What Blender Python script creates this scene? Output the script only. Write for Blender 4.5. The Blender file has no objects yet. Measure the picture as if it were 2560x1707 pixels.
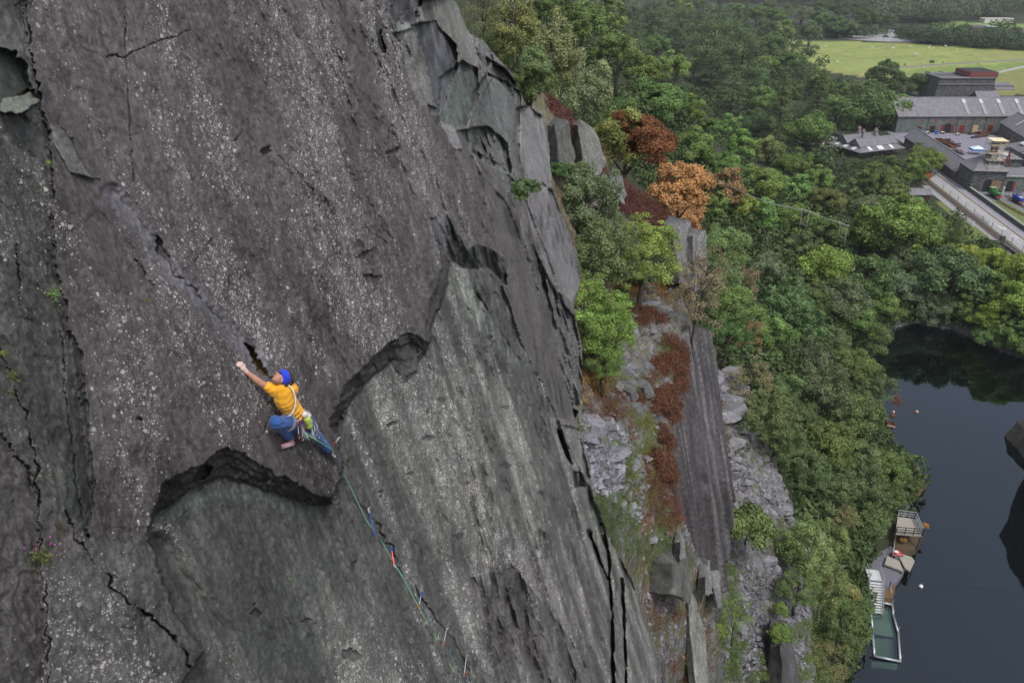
import bpy, bmesh, math, random
import numpy as np
from mathutils import Vector, Matrix
random.seed(7)
RNG = np.random.default_rng(11)
SC = bpy.context.scene
COL = SC.collection
PI = math.pi
# ---------------------------------------------------------------- camera, sky, sun, exposure
CAMH = 75.0; FPX = 1991.0; PITCH = math.radians(27)
SCL = 2560/2352.0
cam = bpy.data.cameras.new('camera'); cam.sensor_width = 36; cam.lens = FPX/2560*36
cam.clip_start = 0.3; cam.clip_end = 9000
co = bpy.data.objects.new('camera', cam); COL.objects.link(co)
co.location = (0, 0, CAMH); co.rotation_euler = (math.radians(63), 0, 0)
SC.camera = co
SUN_EL = math.radians(62); SUN_AZ = math.radians(150)      # azimuth clockwise from +Y
wd = bpy.data.worlds.new('World'); SC.world = wd; wd.use_nodes = True
wn = wd.node_tree; bg = wn.nodes['Background']
sky = wn.nodes.new('ShaderNodeTexSky'); sky.sky_type = 'NISHITA'; sky.sun_disc = False
sky.sun_elevation = SUN_EL; sky.sun_rotation = SUN_AZ; sky.dust_density = 3.0; sky.air_density = 1.0
hs = wn.nodes.new('ShaderNodeHueSaturation'); hs.inputs['Saturation'].default_value = 0.42
wn.links.new(sky.outputs[0], hs.inputs['Color']); wn.links.new(hs.outputs[0], bg.inputs[0])
bg.inputs[1].default_value = 0.13
sd = bpy.data.lights.new('sun', 'SUN'); sd.energy = 1.5; sd.angle = math.radians(11); sd.color = (1, .96, .9)
so = bpy.data.objects.new('sun', sd); COL.objects.link(so)
sv = Vector((math.sin(SUN_AZ)*math.cos(SUN_EL), math.cos(SUN_AZ)*math.cos(SUN_EL), math.sin(SUN_EL)))
so.rotation_euler = sv.to_track_quat('Z', 'Y').to_euler(); so.location = (0, 0, 200)
SC.view_settings.view_transform = 'Standard'; SC.view_settings.look = 'None'
SC.view_settings.exposure = 0.36; SC.view_settings.gamma = 1.0
SC.render.engine = 'CYCLES'
SC.cycles.max_bounces = 5; SC.cycles.transparent_max_bounces = 8
# ---------------------------------------------------------------- rays
CP, SP = math.cos(PITCH), math.sin(PITCH)
def rayv(px, py):
    px = np.asarray(px, float); py = np.asarray(py, float)
    x = (px-1280)/FPX; u = (853.5-py)/FPX
    return np.stack([x, CP+u*SP, -SP+u*CP], -1)
CAMP = np.array([0, 0, CAMH])
def PZ(px, py, Z):                       # point at forward distance Z, full photo pixels
    return Vector(CAMP + rayv(px, py)*Z)
def W(px, py, z):                        # point on the level plane z
    d = rayv(px, py); return Vector(CAMP + d*((z-CAMH)/d[2]))
def zof(p):                              # forward distance of a point
    return p[1]*CP - (p[2]-CAMH)*SP
def proj(p):
    Z = zof(p); up = p[1]*SP + (p[2]-CAMH)*CP
    return 1280+FPX*p[0]/Z, 853.5-FPX*up/Z
# ---------------------------------------------------------------- noise
def _h(ix, iy, iz, s):
    n = (ix*374761393 + iy*668265263 + iz*2147483647*0 + iz*1274126177 + s*362437) & 0xffffffff
    n = ((n ^ (n >> 13))*1103515245) & 0xffffffff
    n = ((n ^ (n >> 15))*2246822519) & 0xffffffff
    return ((n ^ (n >> 16)) & 0xffffff)/float(0xffffff)
def noise(x, y, z=None, s=0):
    x = np.asarray(x, float); y = np.asarray(y, float)
    ix = np.floor(x).astype(np.int64); iy = np.floor(y).astype(np.int64)
    fx = x-ix; fy = y-iy; fx = fx*fx*(3-2*fx); fy = fy*fy*(3-2*fy)
    if z is None:
        a = _h(ix, iy, 0, s); b = _h(ix+1, iy, 0, s); c = _h(ix, iy+1, 0, s); d = _h(ix+1, iy+1, 0, s)
        return ((a*(1-fx)+b*fx)*(1-fy)+(c*(1-fx)+d*fx)*fy)*2-1
    z = np.asarray(z, float); iz = np.floor(z).astype(np.int64); fz = z-iz; fz = fz*fz*(3-2*fz)
    r = 0
    for k in (0, 1):
        a = _h(ix, iy, iz+k, s); b = _h(ix+1, iy, iz+k, s); c = _h(ix, iy+1, iz+k, s); d = _h(ix+1, iy+1, iz+k, s)
        r = r + ((a*(1-fx)+b*fx)*(1-fy)+(c*(1-fx)+d*fx)*fy)*(fz if k else 1-fz)
    return r*2-1
def fbm(x, y, z=None, o=4, s=0):
    r = 0; a = 1.0; t = 0
    for i in range(o):
        f = 2.03**i
        r = r + a*noise(x*f, y*f, None if z is None else z*f, s+i*17); t += a; a *= .5
    return r/t
def inpoly(x, y, poly):
    x = np.asarray(x, float); y = np.asarray(y, float); r = np.zeros(x.shape, bool); n = len(poly)
    for i in range(n):
        x1, y1 = poly[i][:2]; x2, y2 = poly[(i+1) % n][:2]
        if y1 == y2: continue
        c = ((y1 > y) != (y2 > y)) & (x < (x2-x1)*(y-y1)/(y2-y1)+x1)
        r ^= c
    return r
def dline(x, y, pl, closed=False):
    d = np.full(np.shape(x), 1e9); n = len(pl)
    for i in range(n if closed else n-1):
        x1, y1 = pl[i][:2]; x2, y2 = pl[(i+1) % n][:2]
        L = (x2-x1)**2+(y2-y1)**2+1e-9
        t = np.clip(((x-x1)*(x2-x1)+(y-y1)*(y2-y1))/L, 0, 1)
        d = np.minimum(d, np.hypot(x-x1-t*(x2-x1), y-y1-t*(y2-y1)))
    return d
class TPS:
    def __init__(s, P, v, lam=0.0):
        s.P = np.array(P, float); n = len(s.P); K = s.U(s.P, s.P)+np.eye(n)*lam
        Q = np.hstack([np.ones((n, 1)), s.P]); A = np.zeros((n+3, n+3)); A[:n, :n] = K; A[:n, n:] = Q; A[n:, :n] = Q.T
        s.w = np.linalg.solve(A, np.concatenate([np.array(v, float), [0, 0, 0]]))
    def U(s, a, b):
        r = np.sqrt(((a[:, None, :]-b[None, :, :])**2).sum(-1)); return r       # biharmonic-like, gentle
    def __call__(s, x, y):
        sh = np.shape(x); q = np.stack([np.ravel(x), np.ravel(y)], -1).astype(float); out = np.empty(len(q)); n = len(s.P)
        for i in range(0, len(q), 40000):
            c = q[i:i+40000]; out[i:i+40000] = s.U(c, s.P)@s.w[:n]+s.w[n]+c@s.w[n+1:]
        return out.reshape(sh)
# ---------------------------------------------------------------- mesh helpers
def npmesh(name, V, F, smooth=True):
    me = bpy.data.meshes.new(name); V = np.asarray(V, np.float32); F = np.asarray(F, np.int32); k = F.shape[1]
    me.vertices.add(len(V)); me.vertices.foreach_set('co', V.ravel())
    me.loops.add(F.size); me.loops.foreach_set('vertex_index', F.ravel())
    me.polygons.add(len(F)); me.polygons.foreach_set('loop_start', np.arange(0, F.size, k, dtype=np.int32))
    me.polygons.foreach_set('loop_total', np.full(len(F), k, np.int32))
    me.polygons.foreach_set('use_smooth', np.full(len(F), smooth, bool))
    me.update(calc_edges=True); me.validate(); return me
def link(name, me, mat=None, parent=None):
    if mat is not None and not me.materials: me.materials.append(mat)
    o = bpy.data.objects.new(name, me); COL.objects.link(o)
    if parent is not None: o.parent = parent
    return o
def tag(o, label=None, cat=None, group=None, kind=None):
    if label: o['label'] = label
    if cat: o['category'] = cat
    if group: o['group'] = group
    if kind: o['kind'] = kind
    return o
def empty(name, loc=(0, 0, 0), rz=0, label=None, cat=None, group=None):
    o = bpy.data.objects.new(name, None); COL.objects.link(o); o.location = loc; o.rotation_euler = (0, 0, rz)
    o.empty_display_size = .3
    return tag(o, label, cat, group)
class MB:
    def __init__(s): s.v = []; s.f = []
    def add(s, V, F):
        n = len(s.v); s.v += [tuple(v) for v in V]; s.f += [tuple(i+n for i in f) for f in F]; return s
    def box(s, c, d, rz=0, M=None, tap=1.0):
        x, y, z = d[0]/2, d[1]/2, d[2]/2; V = []
        for k in (-1, 1):
            t = tap if k > 0 else 1
            for a, b in ((-1, -1), (1, -1), (1, 1), (-1, 1)): V.append(Vector((a*x*t, b*y*t, k*z)))
        if M is not None: V = [M@v for v in V]
        if rz: R = Matrix.Rotation(rz, 3, 'Z'); V = [R@v for v in V]
        V = [v+Vector(c) for v in V]
        return s.add(V, [(3, 2, 1, 0), (4, 5, 6, 7), (0, 1, 5, 4), (1, 2, 6, 5), (2, 3, 7, 6), (3, 0, 4, 7)])
    def tube(s, pts, r, n=6, cap=True):
        pts = [Vector(p) for p in pts]; rs = r if isinstance(r, (list, tuple)) else [r]*len(pts); V = []; F = []
        up = None
        for i, p in enumerate(pts):
            t = (pts[min(i+1, len(pts)-1)]-pts[max(i-1, 0)])
            if t.length < 1e-9: t = Vector((0, 0, 1))
            t.normalize()
            if up is None: up = t.orthogonal().normalized()
            else:
                up = (up-t*up.dot(t))
                up = up.normalized() if up.length > 1e-6 else t.orthogonal().normalized()
            w = t.cross(up)
            for k in range(n):
                a = 2*PI*k/n; V.append(p+(up*math.cos(a)+w*math.sin(a))*rs[i])
        for i in range(len(pts)-1):
            for k in range(n): F.append((i*n+k, i*n+(k+1) % n, (i+1)*n+(k+1) % n, (i+1)*n+k))
        if cap: F.append(tuple(range(n-1, -1, -1))); F.append(tuple((len(pts)-1)*n+k for k in range(n)))
        return s.add(V, F)
    def bar(s, a, b, w, h=None):                 # square bar between two points
        a = Vector(a); b = Vector(b); h = h or w; t = (b-a).normalized(); up = Vector((0, 0, 1)) if abs(t.z) < .95 else Vector((1, 0, 0))
        x = t.cross(up).normalized()*w/2; y = x.cross(t).normalized()*h/2
        V = [a-x-y, a+x-y, a+x+y, a-x+y, b-x-y, b+x-y, b+x+y, b-x+y]
        return s.add(V, [(3, 2, 1, 0), (4, 5, 6, 7), (0, 1, 5, 4), (1, 2, 6, 5), (2, 3, 7, 6), (3, 0, 4, 7)])
    def quad(s, *p): return s.add(p, [tuple(range(len(p)))])
    def slabq(s, P, t):                          # a flat polygon given thickness t (vector)
        P = [Vector(p) for p in P]; t = Vector(t); n = len(P)
        return s.add([*P, *[p+t for p in P]], [tuple(range(n)), tuple(range(2*n-1, n-1, -1))]+[(i, i+n, (i+1) % n+n, (i+1) % n) for i in range(n)])
    def ball(s, c, r, n=8, m=6, sq=(1, 1, 1), M=None):
        V = []; F = []
        for i in range(m+1):
            a = PI*i/m
            for k in range(n):
                b = 2*PI*k/n; v = Vector((math.sin(a)*math.cos(b)*r*sq[0], math.sin(a)*math.sin(b)*r*sq[1], math.cos(a)*r*sq[2]))
                if M is not None: v = M@v
                V.append(v+Vector(c))
        for i in range(m):
            for k in range(n): F.append((i*n+k, (i+1)*n+k, (i+1)*n+(k+1) % n, i*n+(k+1) % n))
        return s.add(V, F)
    def build(s, name, mat, parent=None, smooth=False, fix=True, bevel=0):
        me = bpy.data.meshes.new(name); me.from_pydata([tuple(v) for v in s.v], [], s.f); me.update()
        if fix:
            bm = bmesh.new(); bm.from_mesh(me); bmesh.ops.remove_doubles(bm, verts=bm.verts, dist=1e-5)
            bmesh.ops.recalc_face_normals(bm, faces=bm.faces)
            if bevel: bmesh.ops.bevel(bm, geom=list(bm.edges), offset=bevel, segments=1, affect='EDGES', clamp_overlap=True)
            bm.to_mesh(me); bm.free()
        if smooth:
            for p in me.polygons: p.use_smooth = True
        return link(name, me, mat, parent)
# ---------------------------------------------------------------- materials
class NT:
    def __init__(s, name):
        s.m = bpy.data.materials.new(name); s.m.use_nodes = True; s.t = s.m.node_tree; s.b = s.t.nodes['Principled BSDF']
        s.out = s.t.nodes['Material Output']
    def n(s, ty, ins=None, **kw):
        nd = s.t.nodes.new('ShaderNode'+ty)
        for k, v in kw.items(): setattr(nd, k, v)
        for k, v in (ins or {}).items():
            if isinstance(v, bpy.types.NodeSocket): s.t.links.new(v, nd.inputs[k])
            else: nd.inputs[k].default_value = v
        return nd
    def math(s, op, a, b=None, clamp=False):
        d = {0: a}
        if b is not None: d[1] = b
        nd = s.n('Math', d, operation=op); nd.use_clamp = clamp; return nd.outputs[0]
    def mr(s, v, a, b, c=0.0, d=1.0, smooth=False):
        nd = s.n('MapRange', {'Value': v, 'From Min': a, 'From Max': b, 'To Min': c, 'To Max': d})
        nd.clamp = True
        if smooth: nd.interpolation_type = 'SMOOTHSTEP'
        return nd.outputs[0]
    def mix(s, f, a, b, mode='MIX'):
        nd = s.t.nodes.new('ShaderNodeMix'); nd.data_type = 'RGBA'; nd.blend_type = mode
        for i, v in ((0, f), (6, a), (7, b)):
            if isinstance(v, bpy.types.NodeSocket): s.t.links.new(v, nd.inputs[i])
            else:
                if i and len(v) == 3: v = (*v, 1)
                nd.inputs[i].default_value = v
        return nd.outputs[2]
    def noise(s, vec, sc, det=4, rough=.55, dist=0.0):
        return s.n('TexNoise', {'Vector': vec, 'Scale': sc, 'Detail': det, 'Roughness': rough, 'Distortion': dist}).outputs[0]
    def obj(s): return s.n('TexCoord').outputs['Object']
    def scale(s, vec, xyz, rot=(0, 0, 0)):
        return s.n('Mapping', {'Vector': vec, 'Scale': xyz, 'Rotation': rot}).outputs[0]
    def base(s, c):
        if isinstance(c, bpy.types.NodeSocket): s.t.links.new(c, s.b.inputs['Base Color'])
        else: s.b.inputs['Base Color'].default_value = (*c, 1)
    def set(s, **k):
        for a, v in k.items():
            a = a.replace('_', ' ')
            if isinstance(v, bpy.types.NodeSocket): s.t.links.new(v, s.b.inputs[a])
            else: s.b.inputs[a].default_value = v
    def bump(s, h, st=.5, d=.05):
        nd = s.n('Bump', {'Height': h, 'Strength': st, 'Distance': d}); s.t.links.new(nd.outputs[0], s.b.inputs['Normal'])
def simple(name, c, rough=.7, var=.15, sc=6.0, metal=0.0, bump=0.0):
    t = NT(name); o = t.obj(); f = t.noise(o, sc, 5, .6)
    k = t.mr(f, .3, .7, 1-var, 1+var)
    t.base(t.mix(1.0, (*c, 1), t.n('CombineColor', {0: k, 1: k, 2: k}).outputs[0], 'MULTIPLY'))
    t.set(Roughness=rough, Metallic=metal)
    if bump: t.bump(f, .6, bump)
    return t.m
MATS = {}
def M_(name, *a, **k):
    if name not in MATS: MATS[name] = simple(name, *a, **k)
    return MATS[name]
def rockmat(name, streak_uv=True, lichen=1.0, fine=1.0, mossy=0.0):
    t = NT(name); o = t.obj()
    at = t.n('Attribute', attribute_name='tint'); tint = at.outputs['Color']; ld = at.outputs['Alpha']
    st = t.n('UVMap', uv_map='st').outputs[0]
    big = t.noise(o, .55*fine, 5, .6, .2); med = t.noise(t.scale(st, (4.5*fine, 2.2*fine, 1)), 1.0, 8, .78)
    # grain of the slate, drawn out down the slab
    gr = t.noise(t.scale(st, (9*fine, 1.1*fine, 1)), 1.0, 6, .7, .3)
    gr2 = t.noise(t.scale(st, (26*fine, 5*fine, 1)), 1.0, 5, .75, .2)
    v = t.math('ADD', t.mr(big, .3, .7, .72, 1.22), t.mr(gr, .3, .7, -.18, .2))
    v = t.math('MULTIPLY', v, t.mr(med, .25, .75, .6, 1.5)); v = t.math('MULTIPLY', v, t.mr(gr2, .25, .75, .8, 1.22))
    iso = t.noise(o, 13*fine, 9, .82); v = t.math('MULTIPLY', v, t.mr(iso, .34, .66, .55, 1.55))
    c = t.mix(1.0, tint, t.n('CombineColor', {0: v, 1: v, 2: v}).outputs[0], 'MULTIPLY')
    # lichen: pale grey discs of several sizes, crowded in some bands
    dens = t.mr(t.math('ADD', t.math('MULTIPLY', t.noise(t.scale(st, (1.6*fine, .45*fine, 1)), 1.0, 5, .7, .6), .75), t.math('MULTIPLY', med, .35)),   .26, .62, .0, 1.0)
    dens = t.math('MULTIPLY', dens, t.math('MULTIPLY', ld, lichen))
    m = None
    for sc, rr, sd_ in ((7.0, .40, .0), (15.0, .46, 3.3), (31.0, .50, 7.7), (58.0, .55, 1.7)):
        vo = t.n('TexVoronoi', {'Vector': t.n('VectorMath', {0: o, 1: (sd_, sd_*2, sd_)}, operation='ADD').outputs[0], 'Scale': sc*fine, 'Randomness': 1.0})
        sep = t.n('SeparateColor', {0: vo.outputs['Color']})
        thr = t.math('SUBTRACT', 1.02, t.math('MULTIPLY', dens, .86 if sc > 10 else .34))
        rad = t.math('MULTIPLY', t.math('SUBTRACT', sep.outputs[0], thr), rr*2.2)
        rad = t.math('MINIMUM', rad, rr*.8)
        wob = t.math('MULTIPLY', t.math('SUBTRACT', gr2, .5), .25)
        k = t.mr(t.math('SUBTRACT', t.math('ADD', rad, 0.0), t.math('ADD', vo.outputs['Distance'], wob)), -.03, .07, 0, 1, True)
        k = t.math('MULTIPLY', k, t.mr(sep.outputs[1], 0, 1, .45, 1.0))
        k = t.math('MULTIPLY', k, t.math('GREATER_THAN', sep.outputs[0], thr))
        m = k if m is None else t.math('MAXIMUM', m, k)
    lc = t.mix(t.mr(med, .35, .65), (.36, .33, .32, 1), (.60, .60, .57, 1))
    # crusty grey film that grows where the discs are crowded
    film = t.math('MULTIPLY', t.mr(t.math('MULTIPLY', iso, t.math('ADD', med, .5)), .44, .64, 0, .5), dens)
    c = t.mix(film, c, (.22, .205, .21, 1)); c = t.mix(m, c, lc)
    t.base(c)
    t.set(Roughness=t.mr(med, .3, .7, .5, .75)); t.b.inputs['Specular IOR Level'].default_value = .35
    hh = t.math('ADD', t.math('ADD', t.math('MULTIPLY', gr2, .2), t.math('MULTIPLY', iso, .9)), t.math('ADD', t.math('MULTIPLY', med, .9), t.math('MULTIPLY', gr, .6)))
    t.bump(t.math('ADD', hh, t.math('MULTIPLY', m, .12)), .7, .035/fine)
    return t.m
# ================================================================= THE MAIN SLAB
NS = np.array([.938, -.19, .289]); NS /= np.linalg.norm(NS); KS = 5.81
TS = np.array([NS[2]*.98, -NS[2]*.198, -.957]); TS -= NS*TS.dot(NS); TS /= np.linalg.norm(TS)
SS = np.cross(NS, TS)
def PS(px, py, h=0.0):                    # point on the slab plane, h metres in front of it
    d = rayv(px, py); return Vector(CAMP + d*((KS-h)/-(d@NS)))
def ov(pl): return [(a*SCL, b*SCL) for a, b in pl]
def setattrs(me, tint, st):
    at = me.color_attributes.new('tint', 'FLOAT_COLOR', 'POINT'); at.data.foreach_set('color', np.asarray(tint, np.float32).ravel())
    uv = me.uv_layers.new(name='st'); li = np.empty(len(me.loops), np.int32); me.loops.foreach_get('vertex_index', li)
    uv.data.foreach_set('uv', np.asarray(st, np.float32)[li].ravel())
def gridmesh(name, Pos, mask, tint, st, mat, ext=None, steps=2):
    """grid of points (ny,nx,3); cells where mask is false are left out; the open border is extended back by the vector ext so the rock has thickness"""
    ny, nx = mask.shape; idx = np.arange(ny*nx).reshape(ny, nx)
    cm = mask[:-1, :-1] & mask[1:, :-1] & mask[:-1, 1:] & mask[1:, 1:]
    F = np.stack([idx[:-1, :-1][cm], idx[1:, :-1][cm], idx[1:, 1:][cm], idx[:-1, 1:][cm]], -1)
    used = np.zeros(ny*nx, bool); used[F.ravel()] = True; new = np.cumsum(used)-1
    V = Pos.reshape(-1, 3)[used]; T = tint.reshape(-1, 4)[used]; S = st.reshape(-1, 2)[used]; F = new[F]
    if ext is not None:
        E = np.concatenate([F[:, [0, 1]], F[:, [1, 2]], F[:, [2, 3]], F[:, [3, 0]]]); key = np.sort(E, 1); k = key[:, 0].astype(np.int64)*len(V)+key[:, 1]
        u, inv, cnt = np.unique(k, return_inverse=True, return_counts=True); B = E[cnt[inv] == 1]
        bv = np.unique(B); n0 = len(V); mp = np.full(n0, -1)
        prev = {}; cur = bv; base = n0
        for q in range(1, steps+1):
            off = np.array(ext)*(q/steps)
            j = fbm(V[bv, 0]*1.3, V[bv, 1]*1.3, V[bv, 2]*1.3, 2, 5)[:, None]*np.linalg.norm(ext)*.05
            nv = V[bv]+off+j*np.array([.4, .6, .5]); ids = np.arange(len(nv))+len(V)
            m0 = np.full(n0, -1); m0[bv] = cur; m1 = np.full(n0, -1); m1[bv] = ids
            F = np.concatenate([F, np.stack([m0[B[:, 1]], m0[B[:, 0]], m1[B[:, 0]], m1[B[:, 1]]], -1)])
            V = np.concatenate([V, nv]); T = np.concatenate([T, T[bv]]); S = np.concatenate([S, S[bv]+[0, q*.5]]); cur = ids
    me = npmesh(name, V, F); setattrs(me, T, S)
    o = link(name, me, mat); return o
def strata(x, y, s, step):                # stepped flakes like split slate
    q = fbm(x, y, None, 4, s)*step; f = q-np.floor(q)
    return (np.floor(q)+np.clip((f-.5)*6+.5, 0, 1))/step
def lnoise(x, y, s=0):
    ix = np.floor(x).astype(np.int64); iy = np.floor(y).astype(np.int64); fx = x-ix; fy = y-iy
    a = _h(ix, iy, 0, s); b = _h(ix+1, iy, 0, s); c = _h(ix, iy+1, 0, s); d = _h(ix+1, iy+1, 0, s)
    return np.where(fx+fy < 1, a+(b-a)*fx+(c-a)*fy, d+(c-d)*(1-fx)+(b-d)*(1-fy))*2-1
X, Y = np.meshgrid(np.arange(-240, 1720, 1.95), np.concatenate([np.arange(-470, -30, 5.0), np.arange(-30, 1850, 1.95)]))
jx = lnoise(X/36, Y/30, s=1)*8+lnoise(X/13, Y/11, s=2)*5+lnoise(X/6, Y/5, s=3)*1.8
jy = lnoise(X/36, Y/30, s=4)*8+lnoise(X/13, Y/11, s=5)*5+lnoise(X/6, Y/5, s=6)*1.8
_k = np.clip(1.25-np.clip((X-900)/350, 0, 1), .3, 1); jx *= _k; jy *= _k
D0 = rayv(X, Y); Z0 = KS/-(D0@NS); P0 = CAMP+D0*Z0[..., None]
GRZ = np.clip(-(D0@NS)/.58, .25, 1)**1.15
S_, T_ = (P0-CAMP)@SS, (P0-CAMP)@TS
H = fbm(S_*.35, T_*.22, None, 3, 1)*.16
tint = np.zeros(X.shape+(4,)); tint[:] = (.086, .076, .080, .85); rough = np.ones(X.shape)
PUR = (.086, .076, .080); GRN = (.096, .100, .094); DRK = (.068, .066, .069); LIL = (.185, .178, .215); GRY = (.125, .128, .132); LGR = (.17, .185, .16); DKG = (.075, .083, .075)
def facet(poly, h=None, gx=0, gy=0, c=None, lich=None, rg=None, add=False, warp=1.0, feather=0):
    global H
    poly = ov(poly); xs = [p[0] for p in poly]; ys = [p[1] for p in poly]
    if sum(xs)/len(xs) > 1010: warp *= .5
    m = inpoly(X+jx*warp, Y+jy*warp, poly)
    if not m.any(): return m
    cx, cy = sum(xs)/len(xs), sum(ys)/len(ys); w = 1.0
    if feather: w = np.clip(dline(X, Y, poly, True)/feather, 0, 1)[m]
    if h is not None:
        v = (h+gx*(X[m]-cx)/100+gy*(Y[m]-cy)/100)*GRZ[m]*(.42 if cx > 1010 else 1)
        H[m] = H[m]*(1-w)+w*((H[m] if add else H[m]*.5)+v)
    if c is not None: tint[m, :3] = tint[m, :3]*(1-(w[:, None] if feather else w))+np.array(c)*(w[:, None] if feather else w)
    if lich is not None: tint[m, 3] = lich
    if rg is not None: rough[m] = rg
    return m
def crack(pl, w, depth, c=None, side=0, warp=.5):
    global H
    pl = ov(pl); x0 = min(p[0] for p in pl)-40; x1 = max(p[0] for p in pl)+40; y0 = min(p[1] for p in pl)-40; y1 = max(p[1] for p in pl)+40
    m = (X > x0) & (X < x1) & (Y > y0) & (Y < y1)
    d = dline((X+jx*(warp+.5))[m], (Y+jy*(warp+.5))[m], pl); ww = .55*w*np.clip(.72+.75*noise(X[m]/26, Y[m]/26, s=77), .15, 1.5); k = np.clip(1.35-d/ww, 0, 1)
    H[m] -= .6*depth*k*GRZ[m]
    if c is not None: tint[m, :3] += (np.array(c)-tint[m, :3])*k[:, None]; tint[m, 3] *= 1-k
# --- green lower slab, set back under the purple one
low = [(770, 985), (800, 930), (830, 895), (862, 862), (900, 828), (930, 880), (955, 850), (985, 800), (992, 740), (1010, 700), (1030, 645), (1030, 600), (1060, 612), (1120, 618), (1150, 645), (1200, 790), (1250, 890), (1290, 990), (1350, 1120), (1420, 1270), (1500, 1440), (1560, 1750), (330, 1750), (420, 1568), (470, 1500), (400, 1400), (350, 1260), (340, 1215), (372, 1185), (430, 1132), (480, 1106), (540, 1106), (600, 1122), (690, 1160), (757, 1166), (768, 1120), (787, 1080), (776, 1020)]
facet(low, -.34, c=GRN, lich=.75)
facet([(440, 1130), (620, 1120), (790, 1180), (850, 1330), (760, 1568), (560, 1568), (400, 1300)], c=(.085, .092, .086), lich=.4, feather=60)
facet([(370, 1180), (440, 1130), (560, 1108), (640, 1130), (740, 1175), (700, 1200), (600, 1160), (480, 1150), (400, 1210)], c=(.12, .155, .135), lich=.15, feather=18)
facet([(1030, 610), (1080, 640), (1200, 830), (1180, 850), (1060, 720)], c=(.19, .215, .19), lich=.5, feather=20)
facet([(800, 930), (900, 840), (1000, 980), (1120, 1300), (1000, 1300), (850, 1100)], c=(.112, .118, .108), lich=.75, feather=60)
facet([(1000, 800), (1180, 860), (1290, 1040), (1330, 1300), (1200, 1400), (1050, 1050)], c=(.130, .134, .124), lich=1.0, feather=60)
facet([(1000, 1300), (1250, 1200), (1400, 1300), (1440, 1568), (1100, 1568)], c=(.105, .10, .10), lich=.9, feather=80)
facet([(1080, 1330), (1180, 1300), (1300, 1450), (1380, 1600), (1180, 1560)], .0, c=(.088, .082, .086), lich=.4, feather=60, add=True, rg=1.6)
# --- dark faces between the two slabs: they slope from the lip of the upper slab down to the lower one
lowp = ov(low)
def ramp(poly, top, h1, c, lich=.12, rg=1.2, steps=0, h0=-.03):
    poly = ov(poly); m = inpoly(X+jx, Y+jy, poly) & ~inpoly(X+jx, Y+jy, lowp); top = ov(top)
    a = dline((X+jx)[m], (Y+jy)[m], top); b = dline((X+jx)[m], (Y+jy)[m], lowp, True); f = a/(a+b+1e-6)
    if steps: f = f*.6+.4*(np.floor(f*steps+.35*lnoise(X[m]/40, Y[m]/40, 9)+.5)/steps)
    H[m] = H[m]*.5+(h0+(h1-h0)*np.clip(f, 0, 1))*GRZ[m]; v = 1+.25*lnoise(X[m]/22, Y[m]/30, 10); tint[m, :3] = np.array(c)*v[:, None]; tint[m, 3] = lich; rough[m] = rg
B1 = [(345, 1222), (362, 1160), (372, 1115), (440, 1075), (462, 1068), (498, 1035), (520, 1022), (560, 1048), (640, 1088), (700, 1122), (757, 1150), (757, 1168), (690, 1162), (600, 1124), (540, 1106), (480, 1106), (430, 1132), (375, 1188)]
T1 = [(345, 1222), (362, 1160), (372, 1115), (440, 1075), (462, 1068), (498, 1035), (520, 1022), (560, 1048), (640, 1088), (700, 1122), (757, 1150)]
ramp(B1, T1, -.36, (.060, .057, .057), .10, 1.4, 3)
facet([(448, 1080), (472, 1062), (486, 1078), (468, 1096), (440, 1104)], -.22, c=(.035, .034, .034), lich=0, rg=1.5)
T2 = [(758, 985), (760, 962), (788, 898), (828, 850), (898, 790), (940, 764), (962, 778), (992, 795)]
ramp(T2+[(975, 830), (940, 890), (900, 860), (830, 910), (790, 945), (765, 995)], T2, -.34, (.062, .060, .060), .08, 1.3, 2)
facet([(905, 800), (945, 785), (965, 800), (945, 850), (928, 880), (910, 840)], -.33, gx=-.5, c=(.075, .075, .07), lich=.1)
T3 = [(988, 500), (1002, 498), (1028, 560), (1032, 600)]
facet([(988, 500), (1002, 498), (1028, 560), (1032, 645), (1012, 700), (992, 745), (984, 800), (975, 775), (985, 705), (1005, 650), (1015, 600), (1005, 560)], -.10, gx=-.35, c=(.06, .057, .06), lich=.1, rg=1.3)
facet([(996, 502), (1010, 492), (1028, 510), (1032, 600), (1024, 585)], -.06, c=(.115, .11, .125), lich=.1)
T4 = [(1022, 490), (1038, 505), (1062, 545), (1075, 575), (1090, 560), (1118, 565), (1150, 588), (1163, 602)]
ramp(T4+[(1166, 655), (1140, 650), (1118, 630), (1060, 625), (1036, 650), (1030, 600)], T4, -.75, (.072, .074, .073), .08, 1.2)
for a, b in ((1045, 520), (1072, 560), (1105, 560), (1130, 585)): crack([(a, b), (a-8, b+60)], 4, .12)
# --- smooth dark slab at the right and the pillars behind it
facet([(1000, 285), (1062, 300), (1100, 395), (1165, 470), (1215, 600), (1262, 740), (1300, 830), (1322, 965), (1262, 960), (1250, 890), (1200, 790), (1163, 650), (1160, 590), (1128, 470), (1090, 395)], -.55, gx=-.15, c=(.088, .082, .084), lich=.12, rg=.5)
facet([(1085, 345), (1150, 380), (1200, 440), (1262, 600), (1300, 720), (1322, 860), (1330, 965), (1300, 965), (1240, 700), (1190, 560), (1120, 420)], -.75, gx=-.1, c=(.095, .088, .09), lich=.25)
facet([(1200, 440), (1245, 420), (1268, 440), (1305, 530), (1335, 650), (1312, 690), (1282, 668), (1240, 600), (1215, 500)], -.55, gx=.1, gy=.08, c=(.155, .148, .155), lich=.55, rg=.5)
facet([(1222, 560), (1240, 600), (1285, 690), (1320, 730), (1345, 900), (1320, 960), (1300, 900), (1262, 740), (1232, 640)], -1.1, c=(.10, .10, .10), lich=.5, rg=2.5)
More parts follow.
